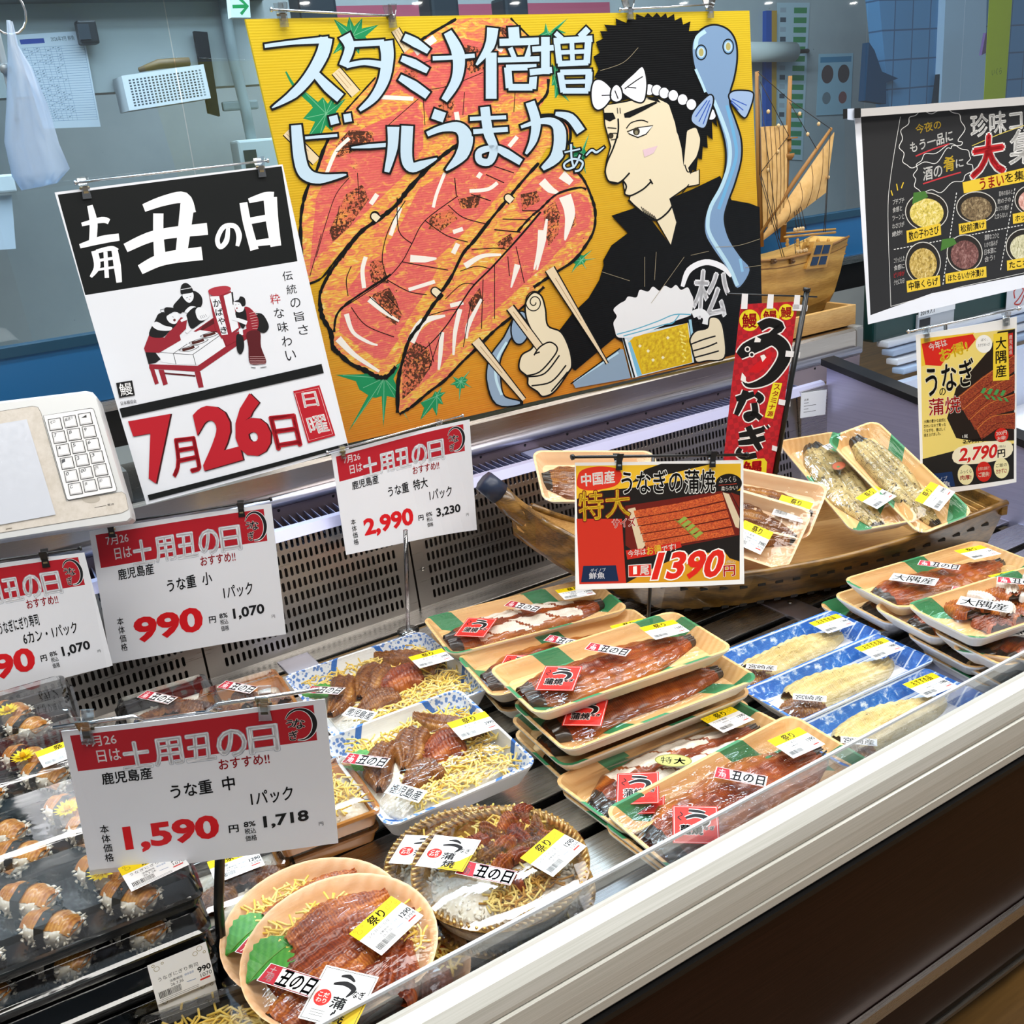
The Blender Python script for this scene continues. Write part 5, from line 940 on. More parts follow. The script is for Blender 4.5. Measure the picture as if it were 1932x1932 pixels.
# ================================================================== behind the glass
def at(t, mb, nm, lab=None):
    o = mb.build(nm, t); o.matrix_parent_inverse = Matrix.Translation(-t.location)
    if lab: o['label'] = lab
    return o
def flatsheet(c, y, nm, lab, cat, col, draw=None, n=(0, -1, 0), th=.0008, group=None):
    P0_ = ry(c[0][0], c[0][1], y); n = Vector(n).normalized(); P = sheet_on(c, P0_, n)
    A = uv_art(P, n, eps=3e-5); backing(A, P, n, col, th)
    if draw: draw(A)
    return tag(A.mb.build(nm), lab, cat, group)
def rota(A):
    A.poly([(.05, .05), (.4, .05), (.4, .1), (.05, .1)], '#3a52a8'); A.text('2026年7月 鮮魚', [(.5, .04), (.85, .04), (.85, .09), (.5, .09)], '#3a4a5a')
    for i in range(31): A.line([(.05, .14 + i * .026), (.97, .14 + i * .026)], .003, '#7c93b8', smooth=False, hold=True)
    for u in (.05, .13, .22, .3, .38, .46, .54, .62, .97): A.line([(u, .14), (u, .92)], .004, '#7c93b8', smooth=False, hold=True)
    r = random.Random(3)
    for i in range(30):
        for u in (.08, .17, .26, .34, .42, .5, .58):
            if r.random() < .5: A.line([(u - .015, .155 + i * .026), (u + .02, .15 + i * .026)], .006, '#5d6f8c', smooth=False, hold=True)
flatsheet([(27, 66), (157, 58), (190, 239), (82, 243)], 2.19, 'rota_sheet', 'paper rota for 2026年7月 on the grey wall', 'paper', '#dfe6f0', rota)
p = ry(164, 62, 2.17); tag(MB().box((p.x, p.y, p.z), (.034, .03, .04), flat('#22282e', .4), bev=.004).box((p.x - .008, p.y - .016, p.z), (.02, .004, .026), flat('#3c4650', .3)).build('magnet_clip'), 'dark magnet clip holding the rota on the wall', 'magnet clip')
flatsheet([(-40, 372), (22, 368), (30, 469), (-40, 475)], 2.19, 'notice_sheet', 'pale sheet low on the wall at far left edge', 'paper', '#d5deea')
p = ry(5, 347, 2.18); tag(MB().box((p.x, p.y, p.z), (.04, .03, .032), flat('#d2d8dc', .5), bev=.004).build('wall_switch'), 'small pale switch box above the low sheet', 'switch')
# perforated wall basket with brushes
bk = thing('wall_basket', 'white perforated basket fixed on the grey wall', 'basket', ry(315, 170, 2.15))
a, b, c, d = [ry(x, y, 2.12) for x, y in ((229, 143), (384, 121), (398, 185), (244, 209))]
m = MB(); wm = flat('#dfe3e8', .4); back = Vector((0, .075, 0))
nx, nz = 20, 10
def bp(u, v): return (a * (1 - u) + b * u) * (1 - v) + (d * (1 - u) + c * u) * v
e = .0032
for i in range(nx):
    for j in range(nz):
        u0, u1, v0, v1 = .06 + .9 * i / nx, .06 + .9 * (i + 1) / nx, .12 + .8 * j / nz, .12 + .8 * (j + 1) / nz; um, vm = (u0 + u1) / 2, (v0 + v1) / 2; hu, hv = (u1 - u0) * .28, (v1 - v0) * .3
        o_ = [bp(u0, v0), bp(u1, v0), bp(u1, v1), bp(u0, v1)]; i_ = [bp(um - hu, vm - hv), bp(um + hu, vm - hv), bp(um + hu, vm + hv), bp(um - hu, vm + hv)]
        m.add(o_ + i_, [(k, (k + 1) % 4, 4 + (k + 1) % 4, 4 + k) for k in range(4)], wm)
for u0, u1, v0, v1 in ((0, .06, 0, 1), (.96, 1, 0, 1), (.06, .96, 0, .12), (.06, .96, .92, 1)): m.add([bp(u0, v0), bp(u1, v0), bp(u1, v1), bp(u0, v1)], [(0, 1, 2, 3)], wm)
for p_, q_ in ((a, d), (b, c), (d, c)): m.add([p_, q_, q_ + back, p_ + back], [(0, 1, 2, 3)], flat('#b9c0c4', .5))
m.add([a + back, b + back, c + back, d + back], [(0, 1, 2, 3)], flat('#4a555c', .7)); at(bk, m, 'basket_body')
m = MB(); t0 = ry(262, 132, 2.15); t1 = ry(300, 121, 2.15); t2 = ry(357, 116, 2.15)
m.tube([t0, t1, t2], [.004, .009, .008], flat('#6b5636', .6), 8); br = tag(m.build('scrub_brush'), 'brown brush lying in the white perforated basket', 'brush')
a, b, c, d = [ry(x, y, 2.19) for x, y in ((363, 60), (388, 62), (412, 220), (391, 214))]; th = Vector((0, -.012, 0))
tag(MB().loft([[a, b, c, d], [a + th, b + th, c + th, d + th]], flat('#1a2026', .5)).build('magnet_bar'), 'long black magnetic bar on the wall by the basket', 'magnet bar')
cdp = thing('conduit_pipe', 'grey conduit pipe running down the wall to a socket box', 'pipe', ry(450, 200, 2.18))
m = MB(); m.tube([ry(415, -40, 2.18), ry(440, 110, 2.18), ry(462, 200, 2.18), ry(478, 282, 2.18)], .011, flat('#98a4a6', .5), 10); at(cdp, m, 'pipe')
p = ry(453, 199, 2.185); at(cdp, MB().box(p, (.075, .012, .018), flat('#8d989a', .5), bev=.004), 'saddle')
p = ry(482, 292, 2.17); at(cdp, MB().box(p, (.085, .05, .06), flat('#b4bec0', .5), bev=.005).box(p + Vector((-.02, -.026, -.008)), (.026, .004, .036), flat('#20303a', .4)), 'socket_box')
def arrow(A):
    A.line([(.1, .5), (.85, .5)], .16, '#169a52', smooth=False); A.line([(.5, .15), (.88, .5), (.5, .85)], .15, '#169a52', smooth=False)
flatsheet([(433, -8), (470, -10), (473, 33), (437, 33)], 2.05, 'exit_arrow_sign', 'small white sign with a green arrow at top', 'sign', '#e6f2ee', arrow, th=.02)
def pinkband(A):
    for i in range(14): A.disc((.04 + i * .07, .75), .022, .12, '#e6b6c2')
flatsheet([(560, 12), (1150, 4), (1152, 44), (562, 48)], 3.165, 'pink_banner', 'pink banner far behind the glass above the board', 'banner', '#b85a70', pinkband)
for i, (x, y, s_) in enumerate(((590, 14, .07), (828, 20, .06), (962, 22, .055))):
    p = ry(x, y, 2.8); m = MB(); m.box(p, (s_ * 1.5, .08, s_ * 1.3), flat('#1d2730', .4), bev=.01); m.tube([p, p + Vector((0, .0, .2))], .012, flat('#2a343c', .5), 8); tag(m.build('security_camera'), ('black security camera hanging above the left of the board', 'black security camera hanging above the board middle, beside a smaller one', 'smaller black security camera hanging right of the board middle')[i], 'security camera', 'security cameras behind the glass')  # black security-camera boxes on short stems, no lamps in them
# ceiling downlights of the shop, seen mirrored in the window
EM = bpy.data.materials.new('lamp_glow'); EM.use_nodes = True; b_ = EM.node_tree.nodes['Principled BSDF']; b_.inputs['Emission Color'].default_value = (1, .97, .92, 1); b_.inputs['Emission Strength'].default_value = 60
struct(MB().box((2.5, -4.2, 3.05), (14, 10, .04), flat('#c9cac6', .8)).build('ceiling'))
for i, x in enumerate((575, 787, 972, 1290, 1450, 1610)):
    dv = ray(x, 5); t_ = (3.02 - 1.45) / dv.z if dv.z > 0 else None
    pt = EYE + dv * ((2.99 - 1.45) / dv.z); q_ = Vector((pt.x, 2 * 1.62 - pt.y, 2.99))
    l_ = thing('ceiling_light', 'round downlight in the shop ceiling, mirrored in the window', 'ceiling light', q_, group='shop downlights')
    m = MB(); m.lathe([(.075, .03), (.08, 0), (.06, -.004)], flat('#e8e8e6', .4), 20); o = m.build('rim', l_)
    m = MB(); m.lathe([(.06, -.003), (.03, -.012), (0, -.014)], EM, 20); o = m.build('lens', l_)
def ribbon(A):
    A.line([(.35, .45), (.3, .2), (.55, .12), (.7, .25), (.5, .5), (.35, .62), (.6, .66), (.75, .4)], .05, '#c0392f')
    for k in range(2): A.line([(.15, .8 + k * .08), (.85, .8 + k * .08)], .03, '#444444', smooth=False, hold=True)
flatsheet([(1901, 540), (1945, 530), (1940, 590), (1897, 598)], 1.372, 'ribbon_tag', 'white tag with red ribbon mark on the dark green band', 'tag', '#dadbe0', ribbon)
# posters and wall stuff to the right of the board
flatsheet([(1446, 20), (1456, 20), (1456, 330), (1444, 330)], 3.15, 'blue_post', 'tall narrow blue strip behind the ship', 'strip', '#2a55a8', th=.02)
flatsheet([(1456, 20), (1466, 20), (1464, 330), (1456, 330)], 3.15, 'yellow_post', 'tall narrow yellow strip behind the ship', 'strip', '#c79a3a', th=.02)
def plist(A):
    for i in range(16):
        v = .03 + i * .06; A.poly([(.52, v), (.92, v), (.92, v + .035), (.52, v + .035)], '#3f8f56', hold=True); A.poly([(.1, v), (.28, v), (.28, v + .03), (.1, v + .03)], '#4a5560' if i % 2 else '#a8b4bc', hold=True)
flatsheet([(1466, 5), (1528, 5), (1514, 302), (1464, 300)], 3.165, 'price_list', 'tall price list with green bars seen through the glass', 'price list', '#b9cdd4', plist)
p, q_ = ry(1405, 98, 3.1), ry(1497, 98, 3.1); m = MB(); m.tube([p, q_], .036, flat('#cdd2cc', .6), 16); m.tube([q_, ry(1524, 96, 3.1), ry(1524, 96, 3.168)], .008, BLACK, 8); tag(m.build('paper_roll'), 'pale paper roll on a bar behind the glass', 'paper roll')
def leaflet(A):
    A.poly([(.05, .05), (.95, .05), (.95, .14), (.05, .14)], '#4a90b4'); A.disc((.27, .33), .17, .15, '#5a4a4a'); A.disc((.74, .33), .17, .15, '#4e4648'); A.disc((.27, .72), .12, .1, '#7a8c94'); A.disc((.74, .72), .12, .1, '#8a5a58')
flatsheet([(1545, 102), (1610, 100), (1605, 215), (1540, 218)], 3.165, 'leaflet', 'pale blue leaflet with round pictures behind the glass', 'leaflet', '#a8cddc', leaflet)
g = N('blue_tiles'); br_ = g.new('ShaderNodeTexBrick'); br_.offset = 0; br_.inputs['Scale'].default_value = 1; br_.inputs['Brick Width'].default_value = .1; br_.inputs['Row Height'].default_value = .1; br_.inputs['Mortar Size'].default_value = .003
br_.inputs['Color1'].default_value = lin('#5d95c4'); br_.inputs['Color2'].default_value = lin('#5a90be'); br_.inputs['Mortar'].default_value = lin('#3c6288'); g.link(g.co(rot=(PI / 2, 0, 0)), br_.inputs[0]); g.col(br_.outputs[0]).rough(.25)
a, b, c, d = [ry(x, y, 2.7) for x, y in ((1655, -40), (2100, -40), (2100, 330), (1690, 330))]; th = Vector((0, .06, 0))
struct(MB().loft([[a, b, c, d], [a + th, b + th, c + th, d + th]], g.m).build('wall_right'))
flatsheet([(1785, -20), (1862, -22), (1858, 195), (1775, 195)], 2.67, 'wall_board', 'pale panel on the blue tiled wall', 'panel', '#bcd3e8', th=.03)
flatsheet([(1778, 105), (1785, 104), (1772, 200), (1765, 200)], 2.68, 'dark_rail', 'thin dark rail beside the pale wall panel', 'rail', '#20303c', th=.02)
def note(A): A.text('いくら', [(.3, .72), (.75, .7), (.75, .76), (.3, .78)], '#6a7a20')
flatsheet([(1868, -30), (1912, -30), (1896, 192), (1856, 190)], 2.35, 'hanging_strip', 'long yellow-green strip hanging in front of tiled wall', 'strip', '#c3cc26', note)
flatsheet([(1860, 62), (1899, 74), (1897, 82), (1852, 104)], 2.4, 'packet_strip', 'purple printed packet behind the yellow-green strip', 'packet', '#8a6aa8', th=.01)
m = MB(); pts = [ry(x, y, 2.672) for x, y in ((1632, 190), (1640, 80), (1650, 95), (1664, 135), (1695, 148), (1672, 156), (1672, 196))]; m.loft([pts, [p + Vector((0, .03, 0)) for p in pts]], flat('#1d4464', .5)); tag(m.build('machine_bracket'), 'dark blue machine part behind the glass by the menu', 'machine part')
# hanging plastic bag
BAG = N('poly_bag'); t_ = BAG.t; tr = BAG.new('ShaderNodeBsdfTransparent'); tr.inputs[0].default_value = lin('#d6e6f6'); gl = BAG.new('ShaderNodeBsdfPrincipled'); gl.inputs['Base Color'].default_value = lin('#cfe0f2'); gl.inputs['Roughness'].default_value = .2; mx = BAG.new('ShaderNodeMixShader'); mx.inputs[0].default_value = .4
BAG.link(tr.outputs[0], mx.inputs[1]); BAG.link(gl.outputs[0], mx.inputs[2]); BAG.link(mx.outputs[0], BAG.out.inputs[0]); BAG.t.nodes.remove(BAG.b)
bg = thing('plastic_bag', 'clear bluish plastic bag hanging from a ring at left', 'plastic bag', ry(40, 200, 1.5))
rows = [(40, 12, 24), (85, 14, 36), (130, 14, 62), (200, 12, 92), (270, 8, 112), (325, 22, 132), (352, 40, 108)]
m = MB()
lo = []
for j, (yy, xa, xb) in enumerate(rows):
    L_ = []
    for k in range(16):
        an = 2 * PI * k / 16; u = .5 + .5 * math.cos(an); p = ry(xa + (xb - xa) * u, yy + (u - .5) * (-14 if j > 4 else 4), 1.5); p.y += math.sin(an) * (.006 + .022 * (j > 1)) * (1 + .4 * math.sin(k * 2.3 + j)); L_.append(p)
    lo.append(L_)
m.loft(lo, BAG.m, smooth=True); at(bg, m, 'bag_body')
m = MB(); c_ = ry(12, 22, 1.5); m.tube([c_ + Vector((.022 * math.cos(t * PI / 8), 0, .026 * math.sin(t * PI / 8))) for t in range(16)], .0016, CHROME, 6, closed=True); at(bg, m, 'ring')
m = MB(); m.box(ry(10, 130, 1.53), (.008, .006, .12), flat('#a9b6bc', .3, .4), bev=.002); m.lathe([(.007, 0), (.007, .003), (0, .003)], flat('#8d979c', .4, .5), 12, Matrix.Translation(ry(10, 130, 1.525)) @ Matrix.Rotation(PI / 2, 4, 'X')); tag(m.build('wall_latch'), 'pale metal latch beside the hanging plastic bag', 'latch')
# ================================================================== weighing printer at the left
SN = Vector((-.22, -.90, .36)).normalized(); SP = ry(120, 870, 1.235)
sc = thing('weighing_printer', 'grey-beige weighing terminal with screen and key pad', 'weighing terminal', SP)
s3 = lambda x, y, d=0: rp(x / 3.033, 660 + y / 3.033, SP + SN * d, SN)
body = [(-420, 400), (0, 295), (490, 236), (530, 243), (556, 272), (700, 760), (752, 930), (756, 965), (735, 985), (400, 1030), (0, 1092), (-420, 1160)]
BE = N('worn_beige'); n_ = BE.noise(BE.co(), 90, 4, .7); BE.col(BE.ramp(n_, [(.35, '#c6beb2'), (.6, '#d3ccc2')])).rough(.45); SILV = flat('#d6d8d8', .35, .2)
m = MB(); f = [s3(*p) for p in body]; cen = sum(f, Vector()) / len(f); ins = [s3(*p, .006) * .975 + (cen + SN * .006) * .025 for p in body]
m.loft([[p - SN * .05 for p in f], f, ins], SILV, cap1=True); at(sc, m, 'body')
A = Art(s3, SN, eps=4e-5); A.k = 160
A.poly([(-400, 455), (0, 358), (190, 328), (222, 333), (240, 365), (385, 868), (700, 815), (722, 830), (738, 915), (700, 935), (0, 1050), (-400, 1110)], BE.m)
A.line([(-400, 455), (0, 358), (190, 328), (222, 333), (240, 365), (385, 868), (700, 815), (722, 830), (738, 915), (700, 935), (0, 1050), (-400, 1110)], 2.2, '#6a655c', smooth=False); A.text('電源', [(618, 884), (655, 879), (656, 890), (619, 896)], '#333333'); A.line([(545, 905), (612, 893)], 3, '#555048', smooth=False); A.disc((525, 855), 52, 24, '#b3aca0'); A.line([(40, 1028), (75, 1022)], 5, '#777066', smooth=False)
at(sc, A.mb, 'fascia', 'worn beige front')
SCR = N('screen_glass'); SCR.col('#dfe4ee').rough(.16).set(Coat_Weight=1.0, Metallic=.2); nz_ = SCR.noise(SCR.co(), 160, 5, .8); SCR.rough(SCR.ramp(nz_, [(.3, .1), (.75, .3)]))
A = Art(s3, SN, eps=4e-5); A.k = 190; A.poly([(-400, 500), (0, 430), (160, 403), (325, 945), (0, 1005), (-400, 1075)], SCR.m); at(sc, A.mb, 'screen')
kp = [(255, 383), (525, 340), (540, 345), (545, 360), (672, 800), (665, 812), (400, 862), (388, 855)]
A = Art(s3, SN, eps=4e-5); A.k = 200; A.poly([(x, y) for x, y in kp], '#efefee'); A.line(kp, 3, '#2c2a28', closed=True, smooth=False); pad = at(sc, A.mb, 'key_pad')
names = ['ゼロ', '紙送り', '', '7', '8', '9', '4', '5', '6', '1', '2', '3', '0', '00', '円', 'C', '戻', '印']
KEYM = flat('#dcdcdc', .3)
for r_ in range(6):
    for c_ in range(3):
        u, v = c_ / 2, r_ / 5
        P_ = [Vector(q) for q in ((319, 433), (490, 402), (600, 765), (433, 800))]; ce = (P_[0] * (1 - u) + P_[1] * u) * (1 - v) + (P_[3] * (1 - u) + P_[2] * u) * v
        A = Art(s3, SN, eps=4e-5); A.k = 210
        quad = [(-36, -26), (30, -36), (44, 24), (-24, 34)]
        A.poly([ce + Vector(q) * 1.1 for q in quad], '#2b2b2c'); A.poly([ce + Vector(q) * .98 for q in quad], KEYM); A.k += 8
        qq = [ce + Vector(q) * .8 for q in quad]; A.poly(qq, '#e9e9ea'); s_ = names[r_ * 3 + c_]
        if s_: A.text(s_, [ce + Vector(q) for q in ((-26, -20), (-26 + 14 * min(len(s_), 3), -20 - 4 * min(len(s_), 3)), (-24 + 14 * min(len(s_), 3), -4 - 4 * min(len(s_), 3)), (-24, 0))], '#55585c', bold=.02)
        else: A.poly([ce + Vector(q) for q in ((-20, -6), (10, -24), (12, -8))], '#333333')
        o = A.mb.build('key', pad)
m = MB(); mid = s3(120, 600) - SN * .11
m.loft([[s3(*p) - SN * .05 for p in ((-300, 420), (480, 300), (640, 900), (-300, 1040))], [s3(*p) - SN * .09 + Vector((0, .02, -.01)) for p in ((-260, 480), (400, 400), (560, 880), (-260, 1000))]], flat('#8c8a86', .5)); at(sc, m, 'rear_housing')
bx = ry(135, 970, 1.30); m = MB(); m.box((bx.x - .06, 1.455, 1.0595), (.30, .14, .046), flat('#6f6d68', .5), bev=.006); tag(m.build('printer_base'), 'dark grey base unit behind the weighing terminal', 'printer base')
wd = flat('#b98a4c', .5); tag(MB().box((.36, 1.425, 1.056), (.13, .05, .038), wd, bev=.002).build('wood_block'), 'pale wooden block on the ledge behind the poster', 'wood block')
# ================================================================== wooden crate with the model ship standing in it
def wood(nm, a, b, c, sc=(3, 40, 40), s=6, rough=.5, dist=2.5, coat=0):
    g = N(nm); wv = g.wave(g.co((1, 1, 1)), s, dist, 'Z', 3, 2.0); n = g.noise(g.co(sc), 14, 4, .6); g.col(g.mix(.55, g.ramp(wv, [(.1, a), (.6, b), (.95, c)]), g.ramp(n, [(.3, a), (.7, c)]))).rough(rough).set(Coat_Weight=coat); g.bump(n, .1, .001); return g.m
CRW = wood('crate_pine', '#a87838', '#cf9c54', '#e0b470'); SHW = wood('ship_wood', '#9a6a26', '#bd8a3c', '#d6a655', (3, 30, 60), 9); DKW = flat('#5a3c1e', .55)
cx1 = ry(1611, 590, 1.405).x; cx0 = 1.36; cy0, cy1, cz0, cz1 = 1.405, 1.585, 1.0365, 1.076
cr = thing('wooden_crate', 'shallow pine crate on the ledge under the model ship', 'crate', ((cx0 + cx1) / 2, 1.49, cz0)); inv = None
for c, d in ((((cx0 + cx1) / 2, cy0, (cz0 + cz1) / 2 + .002), (cx1 - cx0, .010, cz1 - cz0)), (((cx0 + cx1) / 2, cy1, (cz0 + cz1) / 2 + .002), (cx1 - cx0, .010, cz1 - cz0)), ((cx0 + .005, 1.495, (cz0 + cz1) / 2 + .002), (.010, cy1 - cy0 - .0102, cz1 - cz0)), ((cx1 - .005, 1.495, (cz0 + cz1) / 2 + .002), (.010, cy1 - cy0 - .0102, cz1 - cz0))): at(cr, MB().box(c, d, CRW, bev=.001), 'side_board')
at(cr, MB().box(((cx0 + cx1) / 2, 1.495, cz0 + .006), (cx1 - cx0 - .022, cy1 - cy0 - .012, .006), flat('#2a1f14', .7)), 'bottom_board')
YS = 1.50
sh = thing('model_ship', 'wooden model sailing ship with tan sails in the pine crate', 'model ship', ry(1480, 540, YS))
sy = lambda x, y, d=0: ry(1400 + x / 3.632, y / 3.632, YS + d)
# hull: sections along its length, stern at the right
zt = sy(400, 1690).z; xr = sy(600, 1700).x; xl = xr - .34; zb = cz0 + .0125; lo = []
for i in range(11):
    t = i / 10; x = xl + (xr - xl) * t; w_ = .052 * (1 - (1 - min(t * 2.2, 1)) ** 2.2) * (1 - .18 * max(0, t - .6)); top_ = zt - .004 + .020 * (2 * t - 1) ** 2 - .006; kb = zb + .02 * (1 - min(t * 4, 1)) + .018 * max(0, (t - .75) / .25)
    L_ = []
    for k in range(9):
        s_ = (k / 8) * 2 - 1; yy = w_ * math.copysign(abs(s_) ** .45, s_); zz = kb + (top_ - kb) * abs(s_) ** 2.2; L_.append((x - (1 - (zz - kb) / (top_ - kb + 1e-6)) * .03 * (t > .9), YS + yy, zz))
    lo.append(L_)
m = MB(); m.loft(lo, SHW); at(sh, m, 'hull')
m = MB()
for k in (2, 3, 5, 6): pass
for dz, rr in ((.0, .0028), (-.016, .0022), (-.034, .002)): m.tube([(l[0][0], l[0][1] - .001 + (abs(dz) * .25), l[0][2] + dz + .001) for l in lo], rr, wood('ship_wale', '#6b4418', '#8a5c24', '#9a6c30'), 6)
at(sh, m, 'wale')
# stern gallery window
m = MB(); gq = [sy(500, 1660, -.055), sy(625, 1655, -.055), sy(580, 1830, -.055), sy(440, 1845, -.055)]; off = Vector((0, .012, 0))
def gp(u, v, d=0): return (gq[0] * (1 - u) + gq[1] * u) * (1 - v) + (gq[3] * (1 - u) + gq[2] * u) * v + Vector((0, d, 0))
m.loft([[gp(0, 0), gp(1, 0), gp(1, 1), gp(0, 1)], [gp(0, 0, .03), gp(1, 0, .03), gp(1, 1, .03), gp(0, 1, .03)]], SHW); gal = at(sh, m, 'stern_gallery')
for u0, u1 in ((.13, .46), (.54, .88)):
    for v0, v1 in ((.12, .46), (.55, .88)):
        mm = MB(); mm.loft([[gp(u0, v0, -.0012), gp(u1, v0, -.0012), gp(u1, v1, -.0012), gp(u0, v1, -.0012)], [gp(u0, v0, .001), gp(u1, v0, .001), gp(u1, v1, .001), gp(u0, v1, .001)]], flat('#1c3350', .15)); mm.build('pane', gal)
m = MB(); m.tube([sy(290, 1600, .045), sy(640, 1570, .045)], .0024, SHW, 6); at(sh, m, 'deck_rail')
m = MB(); m.tube([sy(290, 1625, -.045), sy(640, 1592, -.045)], .0024, SHW, 6)
for x in (310, 380, 450, 520, 590): m.lathe([(.002, 0), (.0042, .004), (.0022, .008), (.0035, .012), (.0018, .016)], SHW, 8, Matrix.Translation(sy(x, 1690, -.045)))
at(sh, m, 'deck_rail')
for x in (215, 340): m = MB(); p = sy(x, 1790, -.055); m.box(p, (.009, .006, .009), DKW); m.tube([p, p - Vector((0, .008, 0))], .0022, DKW, 6); at(sh, m, 'gun_port')
MW = flat('#8a5f2c', .5)
m = MB(); m.tube([sy(330, 520), sy(315, 920), sy(280, 1660)], [.004, .0052, .006], MW, 10); at(sh, m, 'mast')
m = MB(); m.tube([sy(102, 490), sy(112, 1100), sy(130, 1690)], [.004, .005, .006], MW, 10); at(sh, m, 'mast')
m = MB(); m.lathe([(.009, 0), (.0135, .006), (.0145, .012), (.0125, .012)], MW, 14, Matrix.Translation(sy(308, 1098))); m.box(sy(315, 948), (.03, .022, .0022), MW); m.lathe([(.0065, 0), (.0065, .024)], wood('top_slats', '#7a4e1e', '#a06c30', '#b98644'), 12, Matrix.Translation(sy(315, 1040))); at(sh, m, 'crows_nest')
SAIL = N('tan_sail'); n_ = SAIL.noise(SAIL.co((1, 1, 1)), 60, 4); SAIL.col(SAIL.ramp(n_, [(.3, '#c09658'), (.7, '#d4ac70')])).rough(.8)
def sail(pts, nm, bl=.012):
    q_ = [sy(*p) for p in pts]; m = MB()
    for sg in (0, .0012): m.grid(lambda u, v: (q_[0] * (1 - u) + q_[1] * u) * (1 - v) + (q_[3] * (1 - u) + q_[2] * u) * v + Vector((0, -bl * math.sin(PI * u) * math.sin(PI * v) + sg - .008, 0)), 10, 10, SAIL.m)
    for k in range(1, 6):
        u = k / 6; m.tube([(q_[0] * (1 - u) + q_[1] * u) * (1 - v) + (q_[3] * (1 - u) + q_[2] * u) * v + Vector((0, -bl * math.sin(PI * u) * math.sin(PI * v) - .0088, 0)) for v in (0, .25, .5, .75, 1)], .0005, DKW, 4)
    at(sh, m, nm)
sail([(130, 1600), (612, 905), (557, 1318), (128, 1645)], 'lateen_sail')
sail([(108, 870), (290, 860), (285, 1540), (125, 1560)], 'square_sail', .006)
m = MB(); m.tube([sy(120, 1610, -.009), sy(360, 1240, -.009), sy(612, 880, -.009)], [.0025, .0045, .003], MW, 8); at(sh, m, 'yard')
m = MB(); RG = flat('#2c2218', .8)
for pts in (((110, 495), (320, 680)), ((320, 680), (610, 885)), ((125, 560), (320, 930)), ((325, 700), (510, 1020)), ((115, 520), (120, 1200)), ((120, 610), (250, 1640)), ((320, 930), (130, 1180)), ((130, 1190), (300, 1800)), ((120, 1200), (290, 1820)), ((605, 900), (570, 1600)), ((585, 1220), (560, 1590)), ((350, 1400), (375, 1570)), ((365, 1390), (395, 1570)), ((380, 1385), (415, 1570)), ((395, 1380), (440, 1570)), ((360, 1640), (370, 1790)), ((390, 1640), (410, 1800)), ((420, 1640), (440, 1790))): m.tube([sy(*pts[0], -.012), sy(*pts[1], -.03 if pts[1][1] > 1500 else -.012)], .0007, RG, 4)
at(sh, m, 'rigging')
m = MB(); BL = flat('#c9a878', .6)
for x, y in ((180, 765), (250, 862), (395, 780), (450, 920), (525, 850), (245, 1040), (180, 1165), (590, 1215), (362, 1575), (382, 1572), (402, 1568), (418, 1566), (380, 1725), (402, 1722), (424, 1718), (440, 1715)): m.lathe([(.0008, -.004), (.0032, -.002), (.0032, .002), (.0008, .004)], BL, 8, Matrix.Translation(sy(x, y, -.014 if y < 1300 else -.05)))
at(sh, m, 'pulley_blocks')
# ================================================================== long wooden serving boat
BW_ = wood('boat_wood', '#33200a', '#7a5520', '#946c2e', (2, 26, 50), 9, .3, 9, .3); BIN = wood('boat_inside', '#a8783a', '#c79a58', '#d6ac6c', (2, 26, 50), 5, .5, 4)
bo = Vector((.672, 1.135, .80)); ang = math.atan2(-.235, .64); bt = thing('serving_boat', 'long wooden serving boat with black-tipped bow holding eel packs', 'serving boat', bo, (0, 0, ang))
BLN = .70
def bsec(u):
    w_ = .004 + .128 * min(1, (max(u, 0) / .42)) ** .75 * (1 - .30 * max(0, (u - .6) / .4) ** 1.5)
    gz = .078 + .115 * (1 - min(u / .35, 1)) ** 1.9 + .024 * max(0, (u - .55) / .45) ** 1.4
    kz = .0025 + .135 * (1 - min(u / .30, 1)) ** 1.5 + .014 * max(0, (u - .7) / .3)
    return w_, gz, kz
m = MB(); lo = []; li = []
NU = 26
for i in range(NU + 1):
    u = i / NU; w_, gz, kz = bsec(u); x = u * BLN; L_ = []; I_ = []
    for k in range(13):
        s_ = k / 6 - 1; sg = math.copysign(1, s_); a_ = abs(s_); L_.append((x, sg * w_ * (.62 * min(a_ / .5, 1) + .38 * max(0, (a_ - .5) / .5)), kz + (gz - kz) * max(0, (a_ - .42) / .58) ** 1.05))
    lo.append(L_)
    for k in range(12, -1, -1):
        s_ = k / 6 - 1; p = L_[k]; I_.append((x, p[1] * .93, max(p[2], kz + .012) if abs(s_) < .99 else p[2]))
    li.append(I_)
full = [a_ + b_ for a_, b_ in zip(lo, li)]
nn = len(full[0]); vs = [p for l in full for p in l]; fs = []; mi = []
for i in range(NU):
    for k in range(nn): fs.append((i * nn + k, i * nn + (k + 1) % nn, (i + 1) * nn + (k + 1) % nn, (i + 1) * nn + k))
m.add(vs, fs + [list(range(nn))[::-1], [NU * nn + k for k in range(nn)]], BW_)
for f_ in range(len(m.f)):
    if f_ < NU * nn and 13 <= f_ % nn < 25: m.mi[f_] = m.m(BIN)
m.build('hull', bt)
m = MB()
for sg in (-1, 1): m.tube([(u * BLN, sg * bsec(u)[0] * .98, bsec(u)[1] + .001) for u in [k / 20 for k in range(1, 21)]], .0048, BW_, 8)
m.build('gunwale', bt)
m = MB(); a_ = bsec(0); m.tube([(-.018, 0, .205), (0, 0, .18), (.045, 0, .135), (.10, 0, .088), (.17, 0, .045), (.25, 0, .012)], [.0145, .0155, .0155, .0145, .013, .008], BW_, 8); m.build('stem', bt)
m = MB(); m.tube([(-.034, 0, .222), (-.014, 0, .2)], [.0155, .0165], flat('#1d2940', .4), 8); m.build('bow_cap', bt, label='black bow cap')
m = MB()
